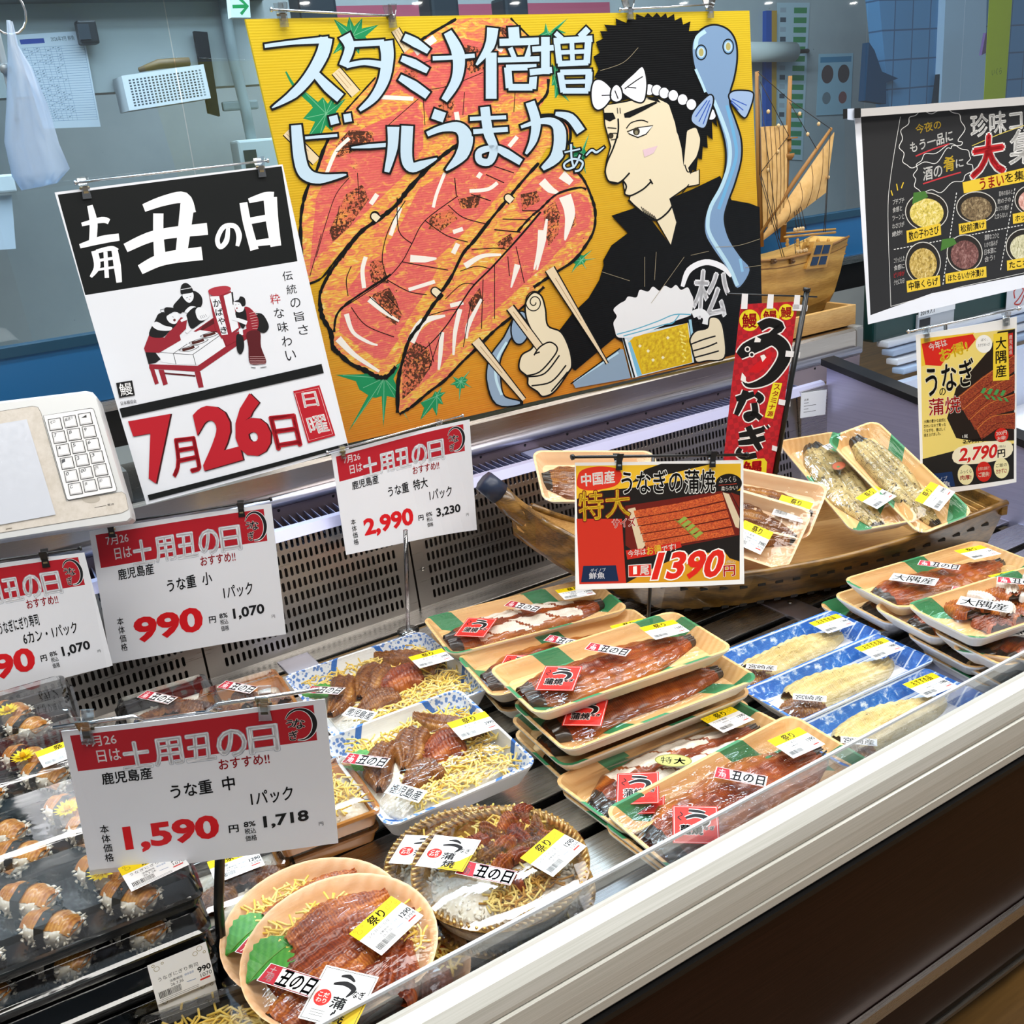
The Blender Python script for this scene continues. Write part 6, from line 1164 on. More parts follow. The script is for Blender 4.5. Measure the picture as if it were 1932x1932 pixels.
for j, (f_, off_) in enumerate(((.30, 0), (.86, .5))):
    for i in range(24):
        u = .12 + (i + off_) * .0365
        if u > .97: continue
        w_, gz, kz = bsec(u); a_ = .42 + .58 * (1 - f_); s_ = .5 + .5 * max(0, (a_ - .5) / .5) if a_ > .5 else a_
        yy = -w_ * (.62 * min(a_ / .5, 1) + .38 * max(0, (a_ - .5) / .5)); zz = kz + (gz - kz) * max(0, (a_ - .42) / .58) ** 1.05; m.box((u * BLN, yy - .0006, zz), (.0105, .0022, .0042), flat('#1c140a', .6))
m.build('peg_pattern', bt)
m = MB(); m.box((BLN - .03, 0, .085), (.05, .17, .005), BIN); 
for k in range(4): m.box((BLN - .05 + k * .014, 0, .0885), (.007, .165, .004), BW_)
m.box((BLN - .004, 0, .095), (.010, .19, .02), BW_, bev=.002); m.build('stern_deck', bt)
m = MB(); m.box((.40, 0, .046), (.40, .15, .006), BIN); m.build('deck_board', bt)
# ================================================================== packed food
MESH = {}
def shared(key, fn):
    if key not in MESH: MESH[key] = fn()
    return MESH[key]
# ------------------------------------------------------------------ materials
def woodprint(nm, a='#e9bd80', b='#d39a56', green=True, off=0.0):
    g = N(nm); w_ = g.wave(g.co((1, 1, 1)), 34, 2.2, 'Y', 2, .8); n = g.noise(g.co((2, 40, 2)), 12, 3); c = g.mix(g.math('MULTIPLY', w_, .6), a, b); c = g.mix(g.math('MULTIPLY', n, .3), c, '#f2d3a2')
    if green:
        v = g.co(); s_ = g.math('ADD', g.axis(v, 0), g.math('MULTIPLY', g.axis(v, 1), 1.1)); fr_ = g.math('FRACT', g.math('ADD', g.math('MULTIPLY', s_, 7.2), off))
        c = g.mix(g.ramp(fr_, [(.0, 1.0), (.235, 0.0)], 'CONSTANT'), c, g.mix(n, '#2c7a4c', '#3f9060'))
    g.col(c).rough(.4); return g.m
WP = [woodprint('wood_print_tray', off=o_) for o_ in (.05, .4, .7)]; WPN = woodprint('plain_wood_print', green=False); WPALE = woodprint('pale_wood_print', '#f0cda4', '#e2b183', False)
FOAM = flat('#eee6d6', .5); WFOAM = flat('#f2f2f2', .45)
FILM = clear('cling_film', '#fdfdfd', .035, .006, .6, 26, .004, fac=.5)
LID = clear('clear_lid', '#f6f7f8', .05, .05, .15, 20, .002, fac=.9)
def eelm(nm, cols, sc=(30, 9, 9), spec=None, coat=.4, rough=.36, s=8, edge=None):
    g = N(nm); n = g.mix(.5, g.noise(g.co((3, 26, 14)), s, 5, .6, .4), g.noise(g.co((5, 7, 6)), s * .9, 3, .6, .3)); w_ = g.wave(g.co((1, .3, 1)), 120, 3.0, 'X', 2, 1.5)
    c = g.ramp(g.math('ADD', g.math('MULTIPLY', n, .92), g.math('MULTIPLY', w_, .08)), [(.3 + .4 * i / (len(cols) - 1), c_) for i, c_ in enumerate(cols)])
    if edge: c = g.mix(g.math('MULTIPLY', g.ramp(g.math('ABSOLUTE', g.axis(g.co(), 1)), [(.016, 0.0), (.036, 1.0)]), g.ramp(n, [(.35, .25), (.65, .85)])), c, edge)
    if spec: c = g.mix(g.ramp(g.noise(g.co((1, 1, 1)), 210, 4, .75), [(spec, 0.0), (spec + .04, 1.0)]), c, '#2a1a10')
    g.col(c).rough(rough).set(Coat_Weight=coat, Coat_Roughness=.1, Specular_IOR_Level=.3); g.bump(g.mix(.6, w_, n), .22, .0012); return g.m
E_RED = eelm('glazed_eel', ('#2e0d04', '#6a2408', '#96420e', '#b8681e'), spec=.66, edge='#b8752c'); E_DARK = eelm('dark_glazed_eel', ('#2c140a', '#5e3014', '#8f5a24', '#b8843c'), spec=.66)
E_WHITE = eelm('white_grilled_eel', ('#8a7040', '#c4ab6c', '#d8c288', '#e6d4a0'), spec=.64, coat=.15, rough=.45); E_GREY = eelm('whole_grilled_eel', ('#4a4538', '#8c7c50', '#c2ad74', '#d8c794'), spec=.57, coat=.5)
E_GOLD = eelm('golden_eel', ('#3e1206', '#7e3410', '#b5641f', '#dda650'), spec=.70, s=5); E_TOP = eelm('sushi_eel', ('#6a2c0c', '#b06a26', '#d69a4a', '#ecc684'), spec=.72, s=6); E_BLACK = flat('#1d1713', .35, coat=.5); E_FAT = eelm('eel_fat', ('#d8cdbc', '#e6ddd0', '#efe8de'), coat=.4)
EGG = flat('#eecb5c', .55); EGG2 = flat('#f2da84', .55); g = N('cooked_rice'); v1 = g.voro(g.co((1, 1.0, 1)), 330); g.col(g.ramp(v1, [(.1, '#f6f2e8'), (.7, '#e4dcc8')])).rough(.38).set(Coat_Weight=.2); g.bump(v1, -.6, .002); RICE = g.m; NORI = flat('#14140f', .6); SHISO = N('shiso_leaf'); v_ = SHISO.wave(SHISO.co((1, 1, 1), rot=(0, 0, .8)), 60, 1, 'X'); SHISO.col(SHISO.mix(v_, '#3a8c30', '#4c9c3a')).rough(.45); SHISO = SHISO.m
# ------------------------------------------------------------------ stickers (measured in millimetres, x right, y down)
def lab_art(w_, h, col='#f7f7f6', r=1.2):
    A = Art(lambda x, y: Vector((x * .001, -y * .001, 0)), (0, 0, 1), eps=1.2e-5)
    q = [(-w_ / 2, -h / 2), (w_ / 2, -h / 2), (w_ / 2, h / 2), (-w_ / 2, h / 2)]; A.poly(q, col); A.k = 3
    return A
def price_label(title, price, tax, top='祭り'):
    def f():
        A = lab_art(46, 36); A.poly([(-23, -18), (23, -18), (23, -6), (-23, -6)], '#f3d413' if top else '#f7f7f6')
        if top: A.text(top, [(-7 if len(top) < 3 else -14, -16.6), (8 if len(top) < 3 else 14, -16.6), (8 if len(top) < 3 else 14, -7.2), (-7 if len(top) < 3 else -14, -7.2)], '#17130c', bold=.03)
        for x, y, r_ in ((-17, -12, 2), (-19, -15.5, 1), (13, -11.5, 1.8), (17, -14.5, 2.1), (20, -10, 1), (-12, -15, .9)): A.line([(x + r_ * math.cos(a * .785), y + r_ * math.sin(a * .785)) for a in range(8)], .35, '#8a7608', closed=True, hold=True)
        A.k += 1; A.text(title, [(-18, -4.2), (-18 + min(3.9 * len(title), 38), -4.2), (-18 + min(3.9 * len(title), 38), -.6), (-18, -.6)], '#26262a')
        A.text(price, [(12, 1), (22, 1), (22, 5.6), (12, 5.6)], '#121214', bold=.03); A.text(tax, [(13, 7), (22, 7), (22, 10.5), (13, 10.5)], '#333338'); A.poly([(12, 11.5), (20, 11.5), (20, 13), (12, 13)], '#d0382c'); A.text('消費期限', [(-10, 1.4), (0, 1.4), (0, 3.8), (-10, 3.8)], '#44444a'); A.text('26.7.26', [(-10, 4.8), (0, 4.8), (0, 7.2), (-10, 7.2)], '#26262a')
        r = random.Random(5); x = -20.
        while x < -3: w_ = r.choice((.25, .4, .6)); A.poly([(x, 8.2), (x + w_, 8.2), (x + w_, 14), (x, 14)], '#17171a', hold=True); x += w_ + r.choice((.3, .45))
        for k in range(2): A.line([(-21, 15.3 + k * 1.4), (10, 15.3 + k * 1.4)], .35, '#77777c', smooth=False, hold=True)
        A.text('保存温度', [(1.5, 1.4), (9, 1.4), (9, 3.4), (1.5, 3.4)], '#6a86b4'); A.line([(2, 9), (9, 9.5)], .5, '#6a86b4', smooth=False)
        return A.mb.mesh('price_label')
    return shared('pl' + title + price + top, f)
def day_sticker():
    def f():
        A = lab_art(50, 17); A.line([(-24.2, -7.7), (24.2, -7.7), (24.2, 7.7), (-24.2, 7.7)], .8, '#8a2430', closed=True, smooth=False); A.poly([(-24, -7.5), (-12, -7.5), (-9, 7.5), (-24, 7.5)], '#b02a38')
        A.text('土', [(-22, -6.5), (-15, -6.5), (-15, -.4), (-22, -.4)], '#f6eef0', bold=.01); A.text('用', [(-21, .4), (-14, .4), (-14, 6.5), (-21, 6.5)], '#f6eef0', bold=.01)
        A.text('丑の日', [(-9, -6.8), (23, -6.8), (23, 6.8), (-9, 6.8)], '#131316', bold=.035); return A.mb.mesh('day_sticker')
    return shared('day', f)
def red_sticker():
    def f():
        A = lab_art(42, 48, '#d8322a'); A.line([(-19.6, -22.6), (19.6, -22.6), (19.6, 22.6), (-19.6, 22.6)], .7, '#f6dcd8', closed=True, smooth=False)
        S_ = [([(-6, -18), (2, -17), (9, -15)], [3, 4, 2.5]), ([(-9, -8), (0, -11.5), (9, -9), (10, -2), (4, 5)], [3, 4.5, 5.5, 5, 1.5])]
        for p, w_ in S_: A.line(p, [x + 2 for x in w_], '#f6efe8')
        for p, w_ in S_: A.line(p, w_, '#141214')
        A.text('なぎ', [(7, 2), (17, 2), (17, 7), (7, 7)], '#141214', bold=.03, ol='#f6efe8', olw=.06); A.text('蒲焼', [(-14, 1), (6, 1), (6, 13), (-14, 13)], '#141214', bold=.03, ol='#f6efe8', olw=.06)
        A.line([(-14, -16), (-12, -12), (-16, -9), (-13, -5)], 1.1, '#1d1214')
        for k in range(4): A.line([(-16, 15.5 + k * 1.7), (16, 15.5 + k * 1.7)], .4, '#a01c1a', smooth=False, hold=True)
        return A.mb.mesh('eel_sticker')
    return shared('red', f)
def white_sticker():
    def f():
        A = lab_art(44, 44, '#f8f8f4'); A.poly([(22, -2), (22, 22), (-2, 22), (6, 14), (14, 8)], '#d8b62c'); A.line([(-20.5, -20.5), (20.5, -20.5), (20.5, 20.5), (-20.5, 20.5)], .6, '#2a2a2a', closed=True, smooth=False)
        A.line([(-6, -16), (0, -17), (6, -14)], [1.5, 3.5, 1.5], '#141214'); A.line([(-9, -9), (0, -11), (8, -8), (5, -1)], [1.6, 4, 4.2, 1], '#141214')
        A.text('なぎ', [(9, -8), (18, -8), (18, -2), (9, -2)], '#141214', bold=.03); A.text('蒲', [(-4, 0), (7, 0), (7, 9), (-4, 9)], '#141214', bold=.03); A.text('焼', [(0, 10), (11, 10), (11, 19), (0, 19)], '#141214', bold=.03)
        A.disc((-12, 3), 6.6, 6.6, '#cf2a24'); A.text('こだ', [(-16, -1), (-8, -1), (-8, 2.6), (-16, 2.6)], '#f8f0e8', bold=.03); A.text('わり', [(-16, 3.6), (-8, 3.6), (-8, 7), (-16, 7)], '#f8f0e8', bold=.03)
        for k in range(3): A.line([(-16, 13 + k * 2), (-5, 13 + k * 2)], .35, '#66666a', smooth=False, hold=True)
        return A.mb.mesh('square_sticker')
    return shared('white', f)
def strip_sticker(s_, w_, h, nm='origin_sticker'):
    def f():
        A = lab_art(w_, h); A.line([(-w_ / 2 + .8, -h / 2 + .8), (w_ / 2 - .8, -h / 2 + .8), (w_ / 2 - .8, h / 2 - .8), (-w_ / 2 + .8, h / 2 - .8)], .4, '#333333', closed=True, smooth=False); n = len(s_); k = (w_ - 5) / n
        for i, ch in enumerate(s_): x = -w_ / 2 + 2.5 + i * k; A.text(ch, [(x + k * .04, -h * .38), (x + k * .96, -h * .38), (x + k * .96, h * .38), (x + k * .04, h * .38)], '#151515', bold=.02)
        return A.mb.mesh(nm)
    return shared('strip' + s_ + str(w_), f)
def oval_sticker():
    def f():
        A = lab_art(.1, .1, '#b9b668'); A.disc((0, 0), 19, 11, '#8a8a44'); A.disc((0, 0), 17.6, 9.8, '#b9b86a'); A.text('特', [(-13, -6), (-1, -6), (-1, 6), (-13, 6)], '#e8e0a8', bold=.01); A.text('大', [(1, -5), (12, -5), (12, 6), (1, 6)], '#1a1a14', bold=.05); return A.mb.mesh('size_sticker')
    return shared('oval', f)
# ------------------------------------------------------------------ shapes
def tray_mesh(L, W, H, inn, out, r=.016, fl=.014, nm='tray'):
    def f():
        m = MB(); m.loft([rrect(L - 2 * fl, W - 2 * fl, r * .7, 0), rrect(L, W, r, H - .0025), rrect(L + .001, W + .001, r, H)], out, cap1=False, smooth=False)
        m.loft([rrect(L + .001, W + .001, r, H), rrect(L - .006, W - .006, r * .85, H), rrect(L - 2 * fl - .002, W - 2 * fl - .002, r * .6, .004)], inn, cap0=False); return m.mesh(nm)
    return shared(('tray', L, W, H, inn.name, out.name, nm), f)
def eel_mesh(L, W, H, mat, seed, fat=None, head=True, nm='eel_fillet', bow=.0):
    def f():
        r = random.Random(seed); p1, p2 = r.uniform(0, 6), r.uniform(0, 6)
        def wd(t): 
            a = min(1, .42 + 3.2 * t) if head else min(1, .75 + 3 * t); b = 1 - .78 * max(0, (t - .5) / .5) ** 1.7; return W / 2 * a * b * (1 + .05 * math.sin(9 * t + p1))
        def fn(u, v):
            s_ = v * 2 - 1; w_ = wd(u); x = (u - .5) * L; y = s_ * w_ + bow * math.sin(PI * u) + .004 * math.sin(5 * u + p2)
            z = H * (max(0, 1 - abs(s_) ** 2.6)) ** .5 * (.55 + .45 * math.sin(PI * min(1, .15 + u * .9))); z -= H * .28 * math.exp(-(s_ / .1) ** 2); z += H * .09 * math.cos(s_ * 17 + .8 * math.sin(5 * u)) * (1 - s_ * s_); z += H * .05 * math.sin(70 * u + 3 * s_)
            return (x, y, max(z, 0) + .0002)
        def mf(u, v):
            s_ = v * 2 - 1
            if head and u < .07: return E_BLACK
            if head and u > .955 and mat is not E_WHITE: return E_BLACK
            if fat and .16 < u < .84 and .20 + .07 * math.sin(24 * u + p1) < abs(s_) < .80 + .08 * math.sin(17 * u) and math.sin(31 * u + 5 * s_) > -.93: return E_FAT
            return mat
        m = MB(); m.grid(fn, 72, 40, mat, mf=mf) if L > .12 else m.grid(fn, 40, 24, mat, mf=mf); m.grid(lambda u, v: (fn(u, v)[0], fn(u, v)[1], 0), 16, 4, mat); return m.mesh(nm)
    return shared(('eel', L, W, H, mat.name, seed, bool(fat), head, nm, bow), f)
def film_mesh(L, W, z0, hump, seed=0, nm='film'):
    def f():
        def fn(u, v):
            a, b = 2 * u - 1, 2 * v - 1; e = max(0, 1 - a ** 6) * max(0, 1 - b ** 4); return (a * L / 2, b * W / 2, z0 + hump * e + .0008 * math.sin(a * 7 + seed) * math.sin(b * 5 + seed * 2) * e)
        m = MB(); m.grid(fn, 20, 12, FILM); return m.mesh(nm)
    return shared(('film', L, W, z0, hump, seed % 3), f)
def ellipsoids(m, pts, a, b, mat, r):
    o6 = [Vector(q) for q in ((1, 0, 0), (.3, .8, .5), (.3, -.8, .5), (.3, .1, -.9), (-.3, .6, .7), (-.3, -.9, .1), (-.3, .5, -.8), (-1, 0, 0))]
    fs = [(0, 1, 2), (0, 3, 1), (0, 2, 3), (1, 4, 2), (2, 5, 3), (3, 6, 1), (4, 5, 2), (5, 6, 3), (6, 4, 1), (7, 5, 4), (7, 6, 5), (7, 4, 6)]
    for p in pts:
        R = Euler((r.uniform(0, 6), r.uniform(-.6, .6), r.uniform(0, 6))).to_matrix(); m.add([R @ Vector((q.x * a, q.y * b, q.z * b)) + Vector(p) for q in o6], fs, mat, True)
def rice_mesh(inside, h, n, seed, nm='rice'):
    def f():
        r = random.Random(seed); m = MB(); R_ = max(abs(p[0]) for p in inside), max(abs(p[1]) for p in inside)
        cap = [Vector((p[0], p[1], h * .55)) for p in inside]; c2 = [Vector((p[0] * .6, p[1] * .6, h)) for p in inside]; m.loft([[Vector((p[0], p[1], .004)) for p in inside], cap, c2], RICE, smooth=True)
        pts = []
        while len(pts) < n:
            x, y = r.uniform(-1, 1), r.uniform(-1, 1)
            if abs(x) ** 3 + abs(y) ** 3 > .9: continue
            pts.append((x * R_[0] * .96, y * R_[1] * .96, h * (1 - .4 * max(abs(x), abs(y)) ** 2) + r.uniform(-.001, .0015)))
        ellipsoids(m, pts, .0038, .0018, RICE, r); return m.mesh(nm)
    return shared(('rice', h, n, seed, round(R0(inside), 4)), f)
def R0(p): return p[0][0] + p[0][1]
def shreds_mesh(box, h, n, seed, mats=(EGG, EGG2), nm='egg_shreds', rad=.00105):
    def f():
        r = random.Random(seed); m = MB(); x0, x1, y0, y1 = box
        for _ in range(int(n * 1.7)):
            x, y, a = r.uniform(x0, x1), r.uniform(y0, y1), r.uniform(0, 6.3); l = r.uniform(.008, .017); z = h + r.uniform(-.001, .005); c = r.uniform(-.9, .9)
            pts = [(x + l * t * math.cos(a + c * t), y + l * t * math.sin(a + c * t), z + .003 * math.sin(t * 3)) for t in (-1, -.33, .33, 1)]; m.tube(pts, rad, r.choice(mats), 5)
        return m.mesh(nm)
    return shared(('shr', box, h, n, seed), f)
def leaf_mesh(L, W, nm='shiso_leaf'):
    def f():
        m = MB(); ed = []
        for k in range(15):
            t = k / 14; w_ = W / 2 * math.sin(PI * t ** .8) * (1 + .14 * (k % 2)); ed.append((t, w_))
        vs = []
        for t, w_ in ed: x = (t - .5) * L; z = .004 * math.sin(PI * t); vs += [(x, w_, z + .003), (x, 0, z), (x, -w_, z + .003)]
        fs = []
        for k in range(14): a = k * 3; fs += [(a, a + 1, a + 4, a + 3), (a + 1, a + 2, a + 5, a + 4)]
        m.add(vs, fs, SHISO); m.tube([((t - .5) * L, 0, .004 * math.sin(PI * t) + .0004) for t, _ in ed], .0005, flat('#6a9a4a', .5), 4); return m.mesh(nm)
    return shared(('leaf', L, W), f)
def piece_mesh(L, W, H, mat, seed, nm='eel_slice'):
    return eel_mesh(L, W, H, mat, seed, head=False, nm=nm)
def put(me, par, loc, rz_=0, rx_=0, ry_=0, stuff=False, label=None):
    o = link(me.name.split('.')[0], me, par, loc, (rx_, ry_, rz_))
    if stuff: o['kind'] = 'stuff'
    if label: o['label'] = label
    return o
D = math.radians
# ------------------------------------------------------------------ long eel packs
TL_, TW_, TH_ = .25, .12, .020
def eel_pack(label, loc, rot, eel='red', seed=1, L=TL_, W=TW_, H=TH_, inn=None, out=FOAM, stick=('day', 'red', 'price'), price=('うなぎ蒲焼', '1390', '1501'), group='long trays of grilled eel', ew=.66, film=True, fat=False, dx=0, hump=.010, name='eel_pack', flip=False, full=True, bow=0, top='祭り', eh=.014):
    t = thing(name, label, 'eel pack', loc, rot, group); inn = inn or WP[seed % 3]
    put(tray_mesh(L, W, H, inn, out), t, (0, 0, 0)); mt = {'red': E_RED, 'dark': E_DARK, 'white': E_WHITE, 'grey': E_GREY}[eel]
    put(eel_mesh(L * .9, W * ew, eh, mt, seed, fat, bow=bow), t, (dx, 0, .0045), PI if flip else 0)
    if film: put(film_mesh(L - .004, W - .004, H + .0004, hump * .55, seed), t, (0, 0, 0))
    z = H + hump * .55 + .0018
    for s_ in stick:
        if s_ == 'red': put(red_sticker(), t, (-L / 2 + .05, -W * .14, z - .0005), D(-42 if W < .122 else -20), D(3), D(-3))
        elif s_ == 'day': put(day_sticker(), t, (.0, W * .05, z + .001), D(-55), 0, 0)
        elif s_ == 'price': put(price_label(*price, top=top), t, (L / 2 - .045, W * .1, z - .0005), D(-2), 0, D(3))
        elif s_ == 'priceb': put(price_label(*price, top=top), t, (L / 2 - .035, -W * .05, z - .0005), D(-4))
        elif s_ == 'osumi': put(strip_sticker('大隅産', 56, 24), t, (-L / 2 + .062, -W * .08, z), D(-58), 0, D(-2))
        elif s_ == 'miyazaki': put(strip_sticker('宮崎産', 34, 12), t, (-L / 2 + .042, -W * .22, z - .001), D(-50))
        elif s_ == 'oval': put(oval_sticker(), t, (-.018, -W * .06, z + .001), D(-48))
    return t
def left_mid(px, py, z, yaw, L=TL_):
    p = rz(px, py, z); a = D(yaw); return p + Vector((math.cos(a), math.sin(a), 0)) * L / 2
def stack_pack(px, py, zr, yaw, label, right=False, tilt=(0, 0), ymin=0, **kw):
    L = kw.get('L', TL_); p = left_mid(px, py, zr, yaw if not right else yaw + 180, L); p.z = zr - kw.get('H', TH_); p.y = max(p.y, ymin)
    return eel_pack(label, p, (D(tilt[0]), D(tilt[1]), D(yaw)), **kw)
K_ = ('うなぎ蒲焼', '1390', '1501')
stack_pack(834, 1224, .8305, -11, 'glazed eel pack at the bottom of the back left pair, by the slotted panel', seed=12, stick=('red',))
stack_pack(822, 1200, .857, -11, 'glazed eel pack with pale fat edges, rearmost on top by the slotted panel', seed=1, fat=True)
stack_pack(913, 1305, .8255, -9, 'eel pack lying under the second row of the eel pile', seed=5, stick=('red',))
stack_pack(893, 1275, .852, -9, 'dark glazed eel pack between the rearmost and the topmost of the pile', seed=2, eel='red', bow=.004, stick=('day', 'red', 'priceb'))
stack_pack(1014, 1428, .8205, -4, 'lowest eel pack of the front pile, only its edge in view', seed=6, stick=('red',), eel='dark')
stack_pack(1009, 1400, .8445, -4, 'eel pack third from the top of the front pile', seed=7, stick=('red', 'price'))
stack_pack(1013, 1370, .870, -4.5, 'eel pack directly below the topmost one of the pile', seed=8, stick=('red', 'price'), bow=.01)
stack_pack(964, 1303, .897, -6.3, 'topmost glazed eel pack of the left pile with red sticker', seed=3)
stack_pack(1120, 1540, .8205, 2, 'eel pack under the extra-large split eel', seed=9, stick=('red',))
stack_pack(1110, 1522, .830, 2.5, 'extra-large eel pack with white fat patches and oval sticker', seed=4, fat=True, ew=.64, bow=.006, stick=('red', 'oval', 'price'), inn=WP[0])
stack_pack(1226, 1630, .8206, 1.5, 'bottom eel pack of the three at the front rail', seed=10, stick=(), eh=.004, hump=0, ymin=.624, W=.118)
stack_pack(1222, 1618, .8262, 1.5, 'middle eel pack of the three at the front rail', seed=11, stick=(), eh=.004, hump=0, ymin=.624, W=.118)
stack_pack(1220, 1600, .8350, 1.5, 'large glazed eel pack nearest the front rail with two stickers', seed=13, ew=.8, hump=.014, L=.262, W=.118, ymin=.624, tilt=(4.5, 0))
# white grilled eel on blue trays
g = N('blue_wave_print'); n_ = g.noise(g.co(), 90, 5, .7, .5); w_ = g.wave(g.co((1, 1, 1), (.0, .35, 0)), 22, .6, ty='RINGS'); c = g.ramp(n_, [(.46, '#2464bc'), (.56, '#3d7ccc'), (.66, '#d6e4f4')]); c = g.mix(g.ramp(w_, [(.93, 0.0), (.97, 1.0)]), c, '#dfeaf8'); g.col(c).rough(.35); BLUEP = g.m
MI = ('うなぎ白焼き', '1980', '2138')
for (px, py, zr, yw, lb, sd) in ((1617, 1172, .826, -3, 'white grilled eel on a blue tray, rearmost of three, beside the boat', 21), (1708, 1218, .830, -2, 'white grilled eel on a blue tray, middle of three', 22), (1805, 1286, .826, -2, 'white grilled eel on a blue tray, nearest the front rail', 23)):
    L_, W_, H_ = .222, .09, .022
    p = left_mid(px, py, zr, yw + 180, L_); p.z = zr - H_
    t = thing('white_eel_pack', lb, 'eel pack', p, (0, 0, D(yw)), 'white grilled eel on blue trays'); put(tray_mesh(L_, W_, H_, BLUEP, WFOAM, .012, .017), t, (0, 0, 0))
    put(shared('mat', lambda: MB().box((0, 0, .0045), (.18, .052, .001), WFOAM).mesh('absorbent_mat')), t, (0, 0, 0))
    put(eel_mesh(.155, .056, .017, E_WHITE, sd, head=False), t, (.006, 0, .0055)); put(eel_mesh(.05, .04, .014, E_DARK, sd, head=False, nm='eel_tail'), t, (-.075, -.012, .0048), D(160), label='dark tail end')
    put(film_mesh(L_ - .004, W_ - .004, H_ + .0004, .004, sd), t, (0, 0, 0)); put(strip_sticker('宮崎産', 36, 13), t, (-.072, -.022, .0275), D(-48)); put(price_label(*MI, top='おすすめ品'), t, (.075, .008, .0272), D(-4))
# pile of Osumi eel at the right
def rp_(px, py, zr, yaw, lb, **kw): stack_pack(px, py, zr, yaw, lb, L=.235, W=.108, out=WFOAM, group='Osumi eel trays at the right', **kw)
rp_(1592, 1167, .8215, -9, 'lowest tray of the right back stack beside the boat', seed=31, eel='dark', stick=())
rp_(1622, 1150, .846, -9, 'tray under the rear right eel pack, empty end showing', seed=30, eel='dark', stick=(), inn=WPN)
rp_(1642, 1120, .873, -9, 'glazed eel pack with white Osumi strip, rearmost at right', seed=32, stick=('osumi', 'day', 'price'), ew=.62)
rp_(1798, 1262, .8205, -9, 'lowest dark tray of the right front stack', seed=33, eel='dark', stick=())
rp_(1768, 1228, .8425, -9, 'tray second from the bottom of the right front stack', seed=34, eel='dark', stick=(), inn=WPN)
rp_(1703, 1174, .862, -9, 'tray with dark eel head between the two right stacks', seed=35, stick=('day', 'price'), inn=WPN)
rp_(1822, 1222, .866, -9, 'tray third from the bottom of the right front stack', seed=36, eel='dark', stick=('osumi',), inn=WPN)
t = thing('sliced_eel_pack', 'eel pack with pale cut slices and Osumi strip, topmost of the right front stack', 'eel pack', (0, 0, 0), (0, 0, D(-9)), 'Osumi eel trays at the right'); p = left_mid(1771, 1173, .893, -9, .235); p.z = .893 - TH_; t.location = p
put(tray_mesh(.235, .108, TH_, WP[1], WFOAM), t, (0, 0, 0))
for i in range(9): put(piece_mesh(.05, .034, .014, E_GOLD if i % 3 else E_RED, 60 + i % 3), t, (-.06 + (i % 5) * .034, -.02 + .042 * (i // 5) + .004 * (i % 2), .005), D(70 + 12 * (i % 3)), D(0), D(12)); 
for i in range(6): put(piece_mesh(.036, .02, .012, E_FAT, 70 + i % 2, 'pale_flesh'), t, (-.03 + (i % 3) * .045, -.012 + .036 * (i // 3), .013), D(75))
put(film_mesh(.231, .104, TH_ + .0004, .008, 1), t, (0, 0, 0)); put(strip_sticker('大隅産', 56, 24), t, (-.06, -.010, .0305), D(-58), 0, 0); put(day_sticker(), t, (.02, .012, .0305), D(-50)); put(price_label(*K_), t, (.085, .01, .030), D(-4))
rp_(1884, 1290, .836, -9, 'tray edge at the far right front under the tilted pack', seed=37, eel='dark', stick=(), inn=WPN)
rp_(1890, 1240, .868, 14, 'eel pack turned across the right stack with green print', seed=38, stick=('osumi', 'price'), tilt=(-8, 0))
# packs leaning in the wooden boat
def lean(label, TLp, TRp, BLp, L, W, name='eel_pack', **kw):
    """x along the pack from its lower end up, y across"""
    x = (TLp - BLp).normalized(); y = (TLp - TRp); y = (y - x * y.dot(x)).normalized(); z = x.cross(y)
    R = Matrix((x, y, z)).transposed(); c = (TLp + TRp) / 2 - x * L / 2
    return eel_pack(label, c, R.to_euler(), L=L, W=W, name=name, group='eel packs leaning in the wooden boat', **kw)
lean('whole grilled eel pack with round red seal, leaning in the boat', rz(1478, 848, .955), rz(1562, 838, .955), rz(1632, 1032, .884), .245, .102, eel='grey', seed=41, ew=.66, flip=True, stick=(), out=WFOAM)
pk1 = bpy.context.scene.collection.objects[-1]
lean('second whole eel pack, rightmost in the boat by the end panel', rz(1565, 830, .975), rz(1640, 826, .975), rz(1722, 990, .896), .225, .088, eel='grey', seed=42, ew=.6, flip=True, stick=(), out=WFOAM)
def wide(label, TLp, TRp, BRp, L, W, **kw):
    x = (TRp - TLp).normalized(); y = TRp - BRp; y = (y - x * y.dot(x)).normalized(); z = x.cross(y); R = Matrix((x, y, z)).transposed(); c = TRp - x * L / 2 - y * W / 2
    return eel_pack(label, c, R.to_euler(), L=L, W=W, group='eel packs leaning in the wooden boat', **kw)
wide('dark glazed eel pack behind the labelled one in the boat', rz(1395, 898, .955), rz(1567, 932, .942), rz(1541, 1048, .884), .19, .098, eel='dark', seed=43, stick=('priceb',), inn=WPALE, out=WPALE, price=('うなぎ蒲焼', '3980', '4298'), ew=.62, hump=.004)
wide('dark glazed eel pack with yellow price label leaning in the boat', rz(1370, 925, .945), rz(1541, 975, .927), rz(1517, 1080, .868), .18, .095, eel='dark', seed=44, stick=(), inn=WPALE, out=WPALE, ew=.62, hump=.004)
pk2 = [o for o in COL.objects if o.type == 'EMPTY' and o.name.startswith('eel_pack')][-1]
put(price_label('うなぎ蒲焼', '3980', '4298'), pk2, (.03, -.018, TH_ + .0085), D(-6))
wide('eel pack end just showing beside the 1390 card', rz(1330, 940, .93), rz(1436, 955, .925), rz(1420, 1068, .866), .16, .09, eel='dark', seed=45, stick=(), inn=WPALE, out=WPALE, ew=.5)
wide('pink-rimmed eel pack in the boat bow behind the 1390 card', rz(1062, 868, .985), rz(1225, 868, .965), rz(1195, 1000, .905), .19, .105, eel='dark', seed=46, stick=(), inn=WPALE, out=WFOAM, ew=.6)
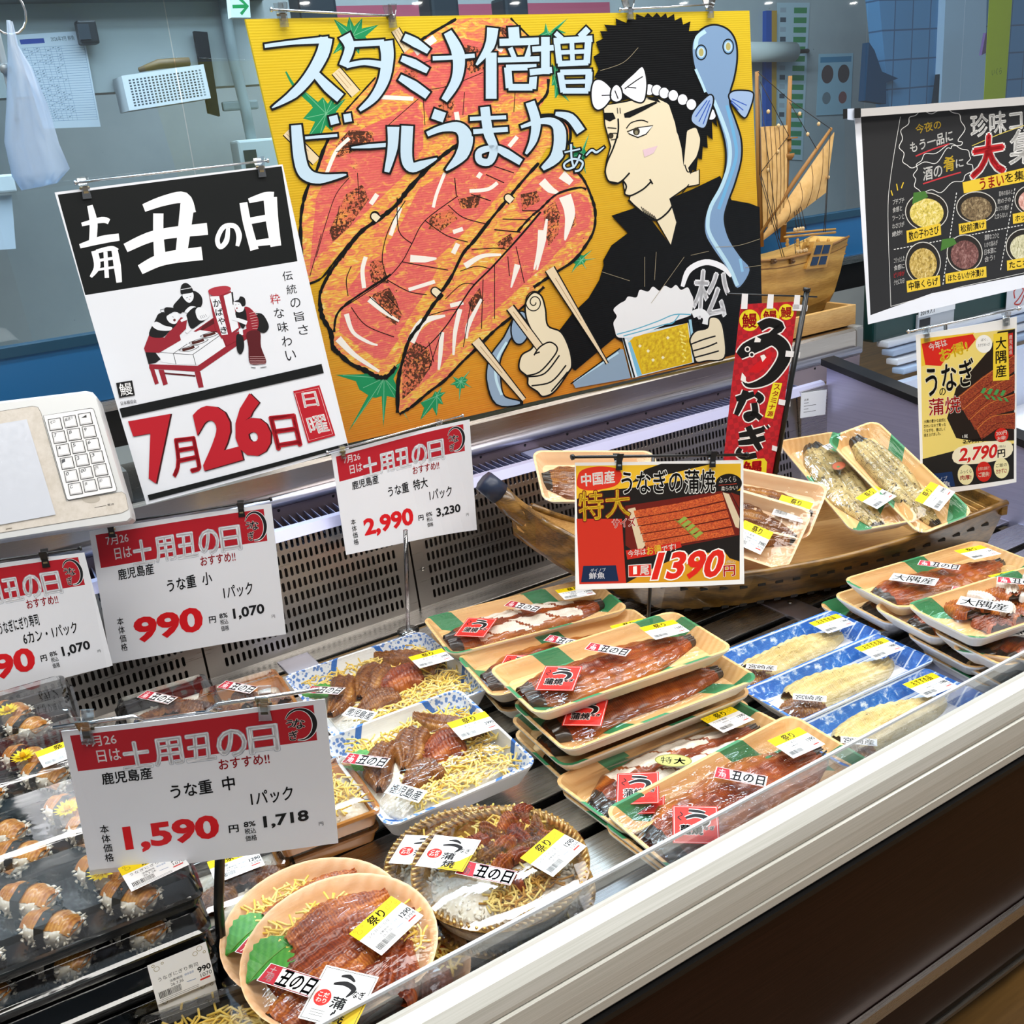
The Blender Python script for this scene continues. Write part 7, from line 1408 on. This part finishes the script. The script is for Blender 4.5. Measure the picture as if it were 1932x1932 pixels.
for o in [q for q in COL.objects if q.get('label', '').startswith(('whole grilled', 'second whole'))]: put(price_label('うなぎ丸焼き', '3990', '4309'), o, (-.068, -.012, TH_ + .0086), D(-64 + 0)); 
for o in [q for q in COL.objects if q.get('label', '').startswith('whole grilled')]:
    put(shared('seal', lambda: (lambda A: (A.disc((0, 0), 13, 9, '#7a4a34'), A.disc((0, 0), 11.5, 7.6, '#a8573a'), A.disc((-3, 1), 3, 2, '#4a7a48'), A.mb.mesh('round_seal'))[-1])(lab_art(.1, .1, '#a8573a'))), o, (.02, 0, TH_ + .0088), D(-60)); put(strip_sticker('丑の日', 36, 13, 'day_strip'), o, (.075, -.02, TH_ + .0086), D(-75))
# ------------------------------------------------------------------ big square eel-on-rice bentos on blue-printed trays
g = N('blue_lattice_print'); v = g.co((1, 1, 1)); ck = g.voro(v, 210); c = g.ramp(ck, [(.38, '#5d86c8'), (.5, '#e8eef6')], 'LINEAR'); d_ = g.math('ADD', g.math('ABSOLUTE', g.axis(v, 0)), g.math('ABSOLUTE', g.axis(v, 1))); c = g.mix(g.ramp(d_, [(.0, 0.0), (.122, 1.0)], 'CONSTANT'), '#f2f4f6', c); c = g.mix(g.ramp(g.math('ABSOLUTE', g.math('SUBTRACT', d_, .124)), [(.0, 1.0), (.0035, 0.0)], 'CONSTANT'), c, '#2f6fc4'); g.col(c).rough(.35); BLAT = g.m
def rice_bento(label, loc, rot, S_, seed):
    t = thing('eel_bento', label, 'bento', loc, rot, 'square eel bentos on blue trays'); H = .026
    put(tray_mesh(S_, S_, H, BLAT, WFOAM, .014, .011), t, (0, 0, 0)); put(rice_mesh(rrect(S_ * .80, S_ * .74, .02), .017, 200, seed), t, (0, 0, 0), stuff=True)
    k = S_ / .18
    put(shreds_mesh((-.07 * k, .07 * k, .025 * k, .068 * k), .018, 90, seed), t, (0, 0, 0), stuff=True); put(shreds_mesh((-.05 * k, .075 * k, -.07 * k, -.025 * k), .018, 110, seed + 1), t, (0, 0, 0), stuff=True); put(shreds_mesh((.03 * k, .08 * k, -.03 * k, .05 * k), .018, 50, seed + 2), t, (0, 0, 0), stuff=True)
    for x, y, l, w_, a, m_ in ((-.052, .008, .075, .034, 80, E_DARK), (-.012, .016, .07, .042, 70, E_DARK), (.018, .0, .05, .05, 20, E_RED), (-.025, -.032, .05, .036, 30, E_DARK), (.045, .034, .095, .032, -35, E_DARK)): put(piece_mesh(l * k, w_ * k, .016, m_, seed + int(a)), t, (x * k, y * k, .0175), D(a + seed * 3))
    put(leaf_mesh(.045, .034), t, (-.07 * k, .028 * k, .02), D(150)); put(film_mesh(S_ - .004, S_ - .004, H + .0004, .014, seed), t, (0, 0, 0))
    put(day_sticker(), t, (-.068 * k, .008, .0375), D(-54), 0, D(-6)); put(price_label('うな重鹿児島産', '2990', '3230'), t, (.055 * k, -.012 * k, .0435), D(-2), 0, D(3)); put(strip_sticker('鹿児島産', 40, 17), t, (-.055 * k, -.062 * k, .0355), D(-58), D(6), 0)
    return t
p = rz(659, 1232, .84); rice_bento('square eel bento behind, against the slotted panel', (p.x + .004, p.y - .0975, .812), (0, 0, D(-2)), .195, 51)
q = [rz(x, y, .852) for x, y in ((627, 1392), (888, 1306), (985, 1421), (700, 1556))]; c_ = sum(q, Vector()) / 4; rice_bento('square eel bento in front, overlapping the one behind', (c_.x, c_.y, .824), (D(4), 0, D(-1)), .172, 52)
# ------------------------------------------------------------------ round bowls
WB = woodprint('bowl_wood_print', '#eec196', '#dfa873', False)
def dpoly(r, cut=.86, n=40):
    return [(r * math.cos(2 * PI * k / n), max(r * math.sin(2 * PI * k / n), -r * cut)) for k in range(n)]
def bowl_mesh(r, H, mat, out, nm='bowl', cut=.86):
    def f():
        def lp(s_, z): return [Vector((x * s_, y * s_, z)) for x, y in dpoly(r, cut)]
        m = MB(); m.loft([lp(.66, 0), lp(.9, H * .6), lp(1.0, H)], out, cap1=False, smooth=True); m.loft([lp(1.0, H), lp(.955, H + .0005), lp(.90, H * .7), lp(.64, .004)], mat, cap0=False, smooth=True); return m.mesh(nm)
    return shared(('bowl', r, H, mat.name, cut), f)
def round_film(r, z, h, cut=.86, mat=None):
    def f():
        m = MB(); n = 40; lo = []
        for s_ in (1, .95, .8, .55, .25): lo.append([Vector((x * s_, y * s_, z + h * (1 - s_ ** 4))) for x, y in dpoly(r, cut)])
        m.loft(lo, mat or FILM, cap0=False, smooth=True); return m.mesh('film' if not mat else 'dome_lid')
    return shared(('rf', r, z, h, (mat or FILM).name), f)
def eel_bowl(label, px, py, zr, yaw, seed, tilt=(0, 0), full=True):
    p = rz(px, py, zr); p.y = max(p.y, .634); H = .030; r = .077
    t = thing('eel_bowl', label, 'rice bowl', (p.x, p.y, zr - H), (D(tilt[0]), D(tilt[1]), D(yaw)), 'pale wood-print eel bowls'); put(bowl_mesh(r, H, WB, WB), t, (0, 0, 0)); put(rice_mesh([(x * .8, y * .8) for x, y in dpoly(r)], .023, 220, seed), t, (0, 0, 0), stuff=True)
    put(shreds_mesh((-.045, .02, .022, .052), .024, 60, seed), t, (0, 0, 0), stuff=True); put(shreds_mesh((.03, .06, -.03, .01), .024, 30, seed + 1), t, (0, 0, 0), stuff=True)
    for x, y, l, w_, a, m_ in ((.012, .030, .088, .04, -20, E_GOLD), (.0, .004, .112, .044, -16, E_RED), (-.016, -.022, .10, .042, -8, E_GOLD), (-.004, -.046, .085, .036, -4, E_RED), (.036, .006, .06, .036, -45, E_GOLD), (.030, -.042, .06, .034, 20, E_RED)): put(piece_mesh(l, w_, .015, m_, seed + int(l * 1000)), t, (x, y, .0215), D(a + 25), D(8 * math.sin(a)), D(5 * math.cos(a)))
    put(leaf_mesh(.05, .036), t, (-.048, .022, .027), D(200)); put(round_film(r * .985, H + .0005, .0105), t, (0, 0, 0))
    if full:
        put(day_sticker(), t, (-.046, -.016, H + .012), D(-60), 0, D(-6)); put(white_sticker(), t, (-.022, -.052, H + .0108), D(-52), D(5), 0); put(price_label('うな丼中国産', '1290', '1394'), t, (.035, -.016, H + .0138), D(18))
    return t
eel_bowl('wood-print eel bowl at the bottom right, under the front bowls', 742, 1880, .832, 0, 83, full=False)
eel_bowl('wood-print eel bowl behind, its left side and leaf showing', 592, 1738, .852, 0, 81, (3, -2))
eel_bowl('wood-print eel bowl in front with two stickers and price label', 655, 1800, .874, 0, 82, (4, -3))
g = N('gold_plastic'); st_ = g.wave(g.co((1, 1, 1)), 45, 1, ty='RINGS'); g.col(g.ramp(g.noise(g.co(), 130, 3, .7), [(.35, '#9a6f24'), (.6, '#cfa555'), (.75, '#f0d89a')])).rough(.16).set(Metallic=.35, Coat_Weight=1.0); GOLD = g.m
def gold_rim(r, H):
    def f():
        m = MB(); n = 72
        for k in range(n):
            a = 2 * PI * k / n; c, s_ = math.cos(a), math.sin(a); c2, s2 = math.cos(a + .09), math.sin(a + .09); m.tube([(r * .87 * c, r * .87 * s_, H - .002), (r * .98 * c2, r * .98 * s2, H + .0022)], [.0022, .0014], GOLD, 6)
        return m.mesh('twisted_rim')
    return shared(('rim', r), f)
def gold_bowl(label, px, py, zr, yaw, seed, full=True, tilt=(0, 0)):
    p = rz(px, py, zr); p.y = max(p.y, .645); H = .03; r = .0775
    t = thing('gold_bowl', label, 'rice bowl', (p.x, p.y, zr - H), (D(tilt[0]), D(tilt[1]), D(yaw)), 'gold-rimmed clear-lidded eel bowls'); put(bowl_mesh(r, H, GOLD, GOLD, 'bowl', 1.0), t, (0, 0, 0)); put(gold_rim(r, H), t, (0, 0, 0)); put(rice_mesh([(x * .82, y * .82) for x, y in dpoly(r, 1.0)], .024, 420, seed), t, (0, 0, 0), stuff=True)
    put(shreds_mesh((-.03, .055, .015, .055), .025, 60, seed), t, (0, 0, 0), stuff=True); put(shreds_mesh((-.03, .03, -.045, -.02), .025, 60, seed + 1, (EGG2, flat('#b98a3c', .5))), t, (0, 0, 0), stuff=True)
    r_ = random.Random(seed)
    for k in range(13): put(piece_mesh(.022, .017, .011, (E_RED, E_DARK, E_GOLD)[k % 3], 90 + k % 4, 'eel_cube'), t, (.012 + .018 * (k % 4) - .012, .038 - .02 * (k // 4), .024 + .004 * r_.random()), r_.uniform(0, 6), r_.uniform(-.3, .3), r_.uniform(-.3, .3))
    put(round_film(r * 1.005, H + .001, .010, 1.0, LID), t, (0, 0, 0))
    put(white_sticker(), t, (-.032, .030, H + .0118), D(-55), D(-4), D(-3)); put(day_sticker(), t, (-.022, -.012, H + .0124), D(-58))
    if full: put(price_label('うなぎひつまぶし', '1290', '1394'), t, (.036, -.030, H + .0118), D(12), D(2), 0)
    return t
gold_bowl('gold-rimmed eel bowl at the rail, under the other two', 1045, 1775, .8325, 0, 93, full=False)
gold_bowl('gold-rimmed eel bowl behind, half covered', 885, 1620, .842, 8, 91, full=False)
gold_bowl('gold-rimmed eel bowl on top with cubes of eel and price label', 957, 1643, .866, 4, 92, tilt=(2, -1))
# ------------------------------------------------------------------ sushi packs at the left
BKP = flat('#111213', .22, coat=.6)
def box_base(L, W, H, mat, nm='base'):
    def f():
        m = MB(); m.loft([rrect(L - .012, W - .012, .006, 0), rrect(L - .004, W - .004, .008, H * .8), rrect(L, W, .009, H * .82), rrect(L, W, .009, H), rrect(L - .008, W - .008, .007, H), rrect(L - .016, W - .016, .005, .003)], mat); return m.mesh(nm)
    return shared(('bb', L, W, H, mat.name), f)
def box_lid(L, W, z0, H, nm='lid'):
    def f():
        m = MB(); m.loft([rrect(L + .001, W + .001, .009, z0), rrect(L - .004, W - .004, .009, z0 + .002), rrect(L - .012, W - .012, .008, z0 + H * .85), rrect(L - .022, W - .022, .008, z0 + H)], LID, cap0=False); return m.mesh(nm)
    return shared(('bl', L, W, z0, H), f)
def sushi_meshes():
    def fr():
        r = random.Random(4); m = MB(); m.loft([rrect(.038, .024, .008, 0), rrect(.044, .028, .01, .009), rrect(.040, .024, .01, .0155)], RICE, smooth=True); ellipsoids(m, [(r.uniform(-.02, .02), s_ * r.uniform(.011, .0142), r.uniform(.001, .013)) for s_ in (-1, 1) for _ in range(34)] + [(s_ * r.uniform(.019, .0222), r.uniform(-.012, .012), r.uniform(.001, .013)) for s_ in (-1, 1) for _ in range(16)], .003, .0014, RICE, r); return m.mesh('rice')
    def fe():
        m = MB(); m.grid(lambda u, v: ((u - .5) * .046, (v - .5) * .024 * (1 - .25 * abs(2 * u - 1) ** 2), .0160 + .005 * (1 - (2 * v - 1) ** 2) - .005 * abs(2 * u - 1) ** 3 + .0008 * math.sin(30 * u)), 16, 10, E_TOP); m.grid(lambda u, v: ((u - .5) * .046, (v - .5) * .024 * (1 - .25 * abs(2 * u - 1) ** 2), .0152 - .005 * abs(2 * u - 1) ** 3), 8, 2, E_TOP); return m.mesh('eel_topping')
    def fn():
        m = MB(); lo = []
        for x in (-.0045, .0045): lo.append([(x, -.0142, .0005), (x, -.0152, .010), (x, -.0125, .0178), (x, 0, .0224), (x, .0125, .0178), (x, .0152, .010), (x, .0142, .0005)])
        m.loft(lo, NORI, cap0=False, cap1=False); return m.mesh('nori_band')
    def ff():
        m = MB()
        for ring, (n, R_, z, tl) in enumerate(((14, .0125, .002, .3), (10, .009, .005, .7))):
            for k in range(n):
                a = 2 * PI * k / n + ring * .2; c, s_ = math.cos(a), math.sin(a); q = Vector((-s_, c, 0)) * .0018; m.add([Vector((c * .002, s_ * .002, .002)) , Vector((c * R_ * .6, s_ * R_ * .6, z * .8)) + q, Vector((c * R_, s_ * R_, z + .001)), Vector((c * R_ * .6, s_ * R_ * .6, z * .8)) - q], [(0, 1, 2, 3)], flat('#f4dc1c', .5))
        m.lathe([(.003, .002), (.0022, .006), (0, .007)], flat('#e8b414', .5), 10); return m.mesh('yellow_flower')
    return shared('s_rice', fr), shared('s_eel', fe), shared('s_nori', fn), shared('s_flower', ff)
SRI, SEE, SNO, SFL = sushi_meshes()
SL, SW, SH = .225, .108, .0335
def sushi_pack(label, x1, y0, z, contents=True, flower=True, lab=True, k_=1):
    t = thing('sushi_pack', label, 'sushi pack', (x1 - SL / 2, y0 + SW / 2, z), (0, 0, D(-4)), 'clear-lidded eel sushi packs'); put(box_base(SL, SW, .012, BKP), t, (0, 0, 0))
    if contents:
        for i in range(3):
            for j in range(2):
                o = put(shared('s_piece', lambda: MB().box((0, 0, .0006), (.034, .02, .0008), RICE).mesh('sushi_piece')), t, (-.070 + i * .058 + j * .014, .023 - j * .046, .0038), D(-52 + 8 * (i % 2))); put(SRI, o, (0, 0, 0)); put(SEE, o, (0, 0, 0)); put(SNO, o, (0, 0, 0))
        if flower: put(SFL, t, (.045, .006, .0225))
    put(box_lid(SL, SW, .012, .0195), t, (0, 0, 0))
    if lab: put(price_label('うなぎにぎり寿司', '990', '1070', '祭り' if contents and k_ else ''), t, (.082, -.024 if contents else -.0545, .0327 if contents else .016), D(8) if contents else 0, 0 if contents else D(82), 0)
    return t
ORD = ('lowest', 'third from the top', 'second from the top', 'topmost')
for ci, (y0, zz, x1, nmz) in enumerate(((.717, (.8005, .8338, .8671, .9004), .112, 'the stack nearest the front'), (.829, (.8671, .9004), .105, 'the second row of sushi'), (.952, (.8005, .8338, .8671, .9004), .085, 'the third row of sushi'), (1.064, (.8671, .9004), .085, 'the rearmost row of sushi'))):
    if len(zz) == 2: tag(MB().box((x1 - SL / 2, y0 + SW / 2, .8335), (SL * .9, SW * .8, .066), BKP, bev=.004).build('black_riser'), 'black plastic block lifting ' + nmz, 'riser')
    for k, z in enumerate(zz): sushi_pack(ORD[k + 4 - len(zz)] + ' sushi pack of ' + nmz, x1, y0, z, k >= len(zz) - 2, True, (ci == 0 or k == len(zz) - 1) and ci < 3, k == len(zz) - 1)
t_ = rz(0, 1722, .91); o = put(red_sticker(), bpy.data.objects['sushi_pack.003'], (-.062, -.045, .0328), D(-20)); o.scale = (.6, .6, .6)
# black and clear lidded boxes
def lid_box(label, px, py, z0, L, W, H, yaw, mat, seed, fill='egg', stick=(), name='lidded_bento', group=None, cat='bento'):
    p = rz(px, py, z0 + H); t = thing(name, label, cat, (p.x, p.y, z0), (0, 0, D(yaw)), group); put(box_base(L, W, H * .55, mat), t, (0, 0, 0)); put(box_lid(L, W, H * .55, H * .45), t, (0, 0, 0))
    if fill: put(rice_mesh(rrect(L * .84, W * .8, .008), H * .5, 90, seed), t, (0, 0, 0), stuff=True)
    if fill == 'egg': put(shreds_mesh((-L * .34, L * .34, -W * .3, W * .3), H * .54, 90, seed), t, (0, 0, 0), stuff=True)
    if fill == 'eel':
        for k in range(3): put(piece_mesh(L * .42, W * .3, .012, E_DARK, seed + k), t, (-L * .22 + k * L * .22, (k % 2 - .5) * W * .2, H * .5), D(60 + 30 * k))
    for s_, x, y, a in stick: put({'day': day_sticker, 'price': lambda: price_label('うな重', '1290', '1394')}[s_](), t, (x, y, H + .001), D(a))
    return t
ORP = N('orange_plastic'); ORP.col('#d9924a').rough(.25).set(Coat_Weight=.8); ORP = ORP.m
lid_box('black boxed bento with white price label behind the card stand', 448, 1640, .8005, .105, .10, .034, -8, BKP, 101, 'eel', (('price', .0, .008, 4),))
lid_box('black boxed bento under the price-labelled one', 435, 1655, .8005, .0, 0, .0, 0, BKP, 102, None) if False else None
lid_box('black-based egg bento at the bottom edge of the case', 408, 1940, .8005, .125, .095, .036, -10, BKP, 103, 'egg')
lid_box('dark lidded bento with day sticker behind the 1,590 card', 318, 1322, .8315, .115, .11, .034, -4, BKP, 104, 'eel', (('day', -.01, .015, -55),))
lid_box('dark lidded bento underneath the stickered one by the slotted panel', 312, 1360, .8005, .115, .11, .0305, -4, BKP, 105, 'eel')
lid_box('clear-lidded orange bento with day sticker beside the dark one', 462, 1306, .8315, .105, .10, .034, -6, ORP, 106, 'eel', (('day', -.005, .016, -52),))
lid_box('orange bento under the clear-lidded one', 470, 1340, .8005, .105, .10, .0305, -6, ORP, 107, 'eel')
lid_box('orange bento peeking out from behind the 1,590 card, on top', 590, 1488, .8315, .105, .10, .034, -5, ORP, 108, 'egg')
lid_box('orange bento underneath, behind the 1,590 card', 592, 1525, .8005, .105, .10, .0305, -5, ORP, 109, 'egg')
# clear rod carrying the 2,990 card and a label plate on the back
p = rz(770, 1190, .803); m = MB(); m.tube([p, ry(765, 1000, p.y - .0)], .0032, clear('clear_rod', '#f0e6ea', .05, .15), 10); m.lathe([(.016, .0), (.016, .003), (0, .004)], CLEARP, 16, Matrix.Translation((p.x, p.y, .801))); tag(m.build('card_rod'), 'clear upright rod below the 2,990 price card', 'card rod')
def plate(A):
    A.text('品番', [(.12, .25), (.3, .25), (.3, .33), (.12, .33)], '#333333')
    for k in range(4): A.line([(.12, .42 + k * .12), (.3 + .3 * (k % 2), .42 + k * .12)], .02, '#55585c', smooth=False, hold=True)
flatsheet([(1512, 742), (1560, 735), (1557, 782), (1510, 789)], 1.283, 'rating_plate', 'white rating plate stuck on the steel corner by the banner', 'plate', '#dde2ea', plate)
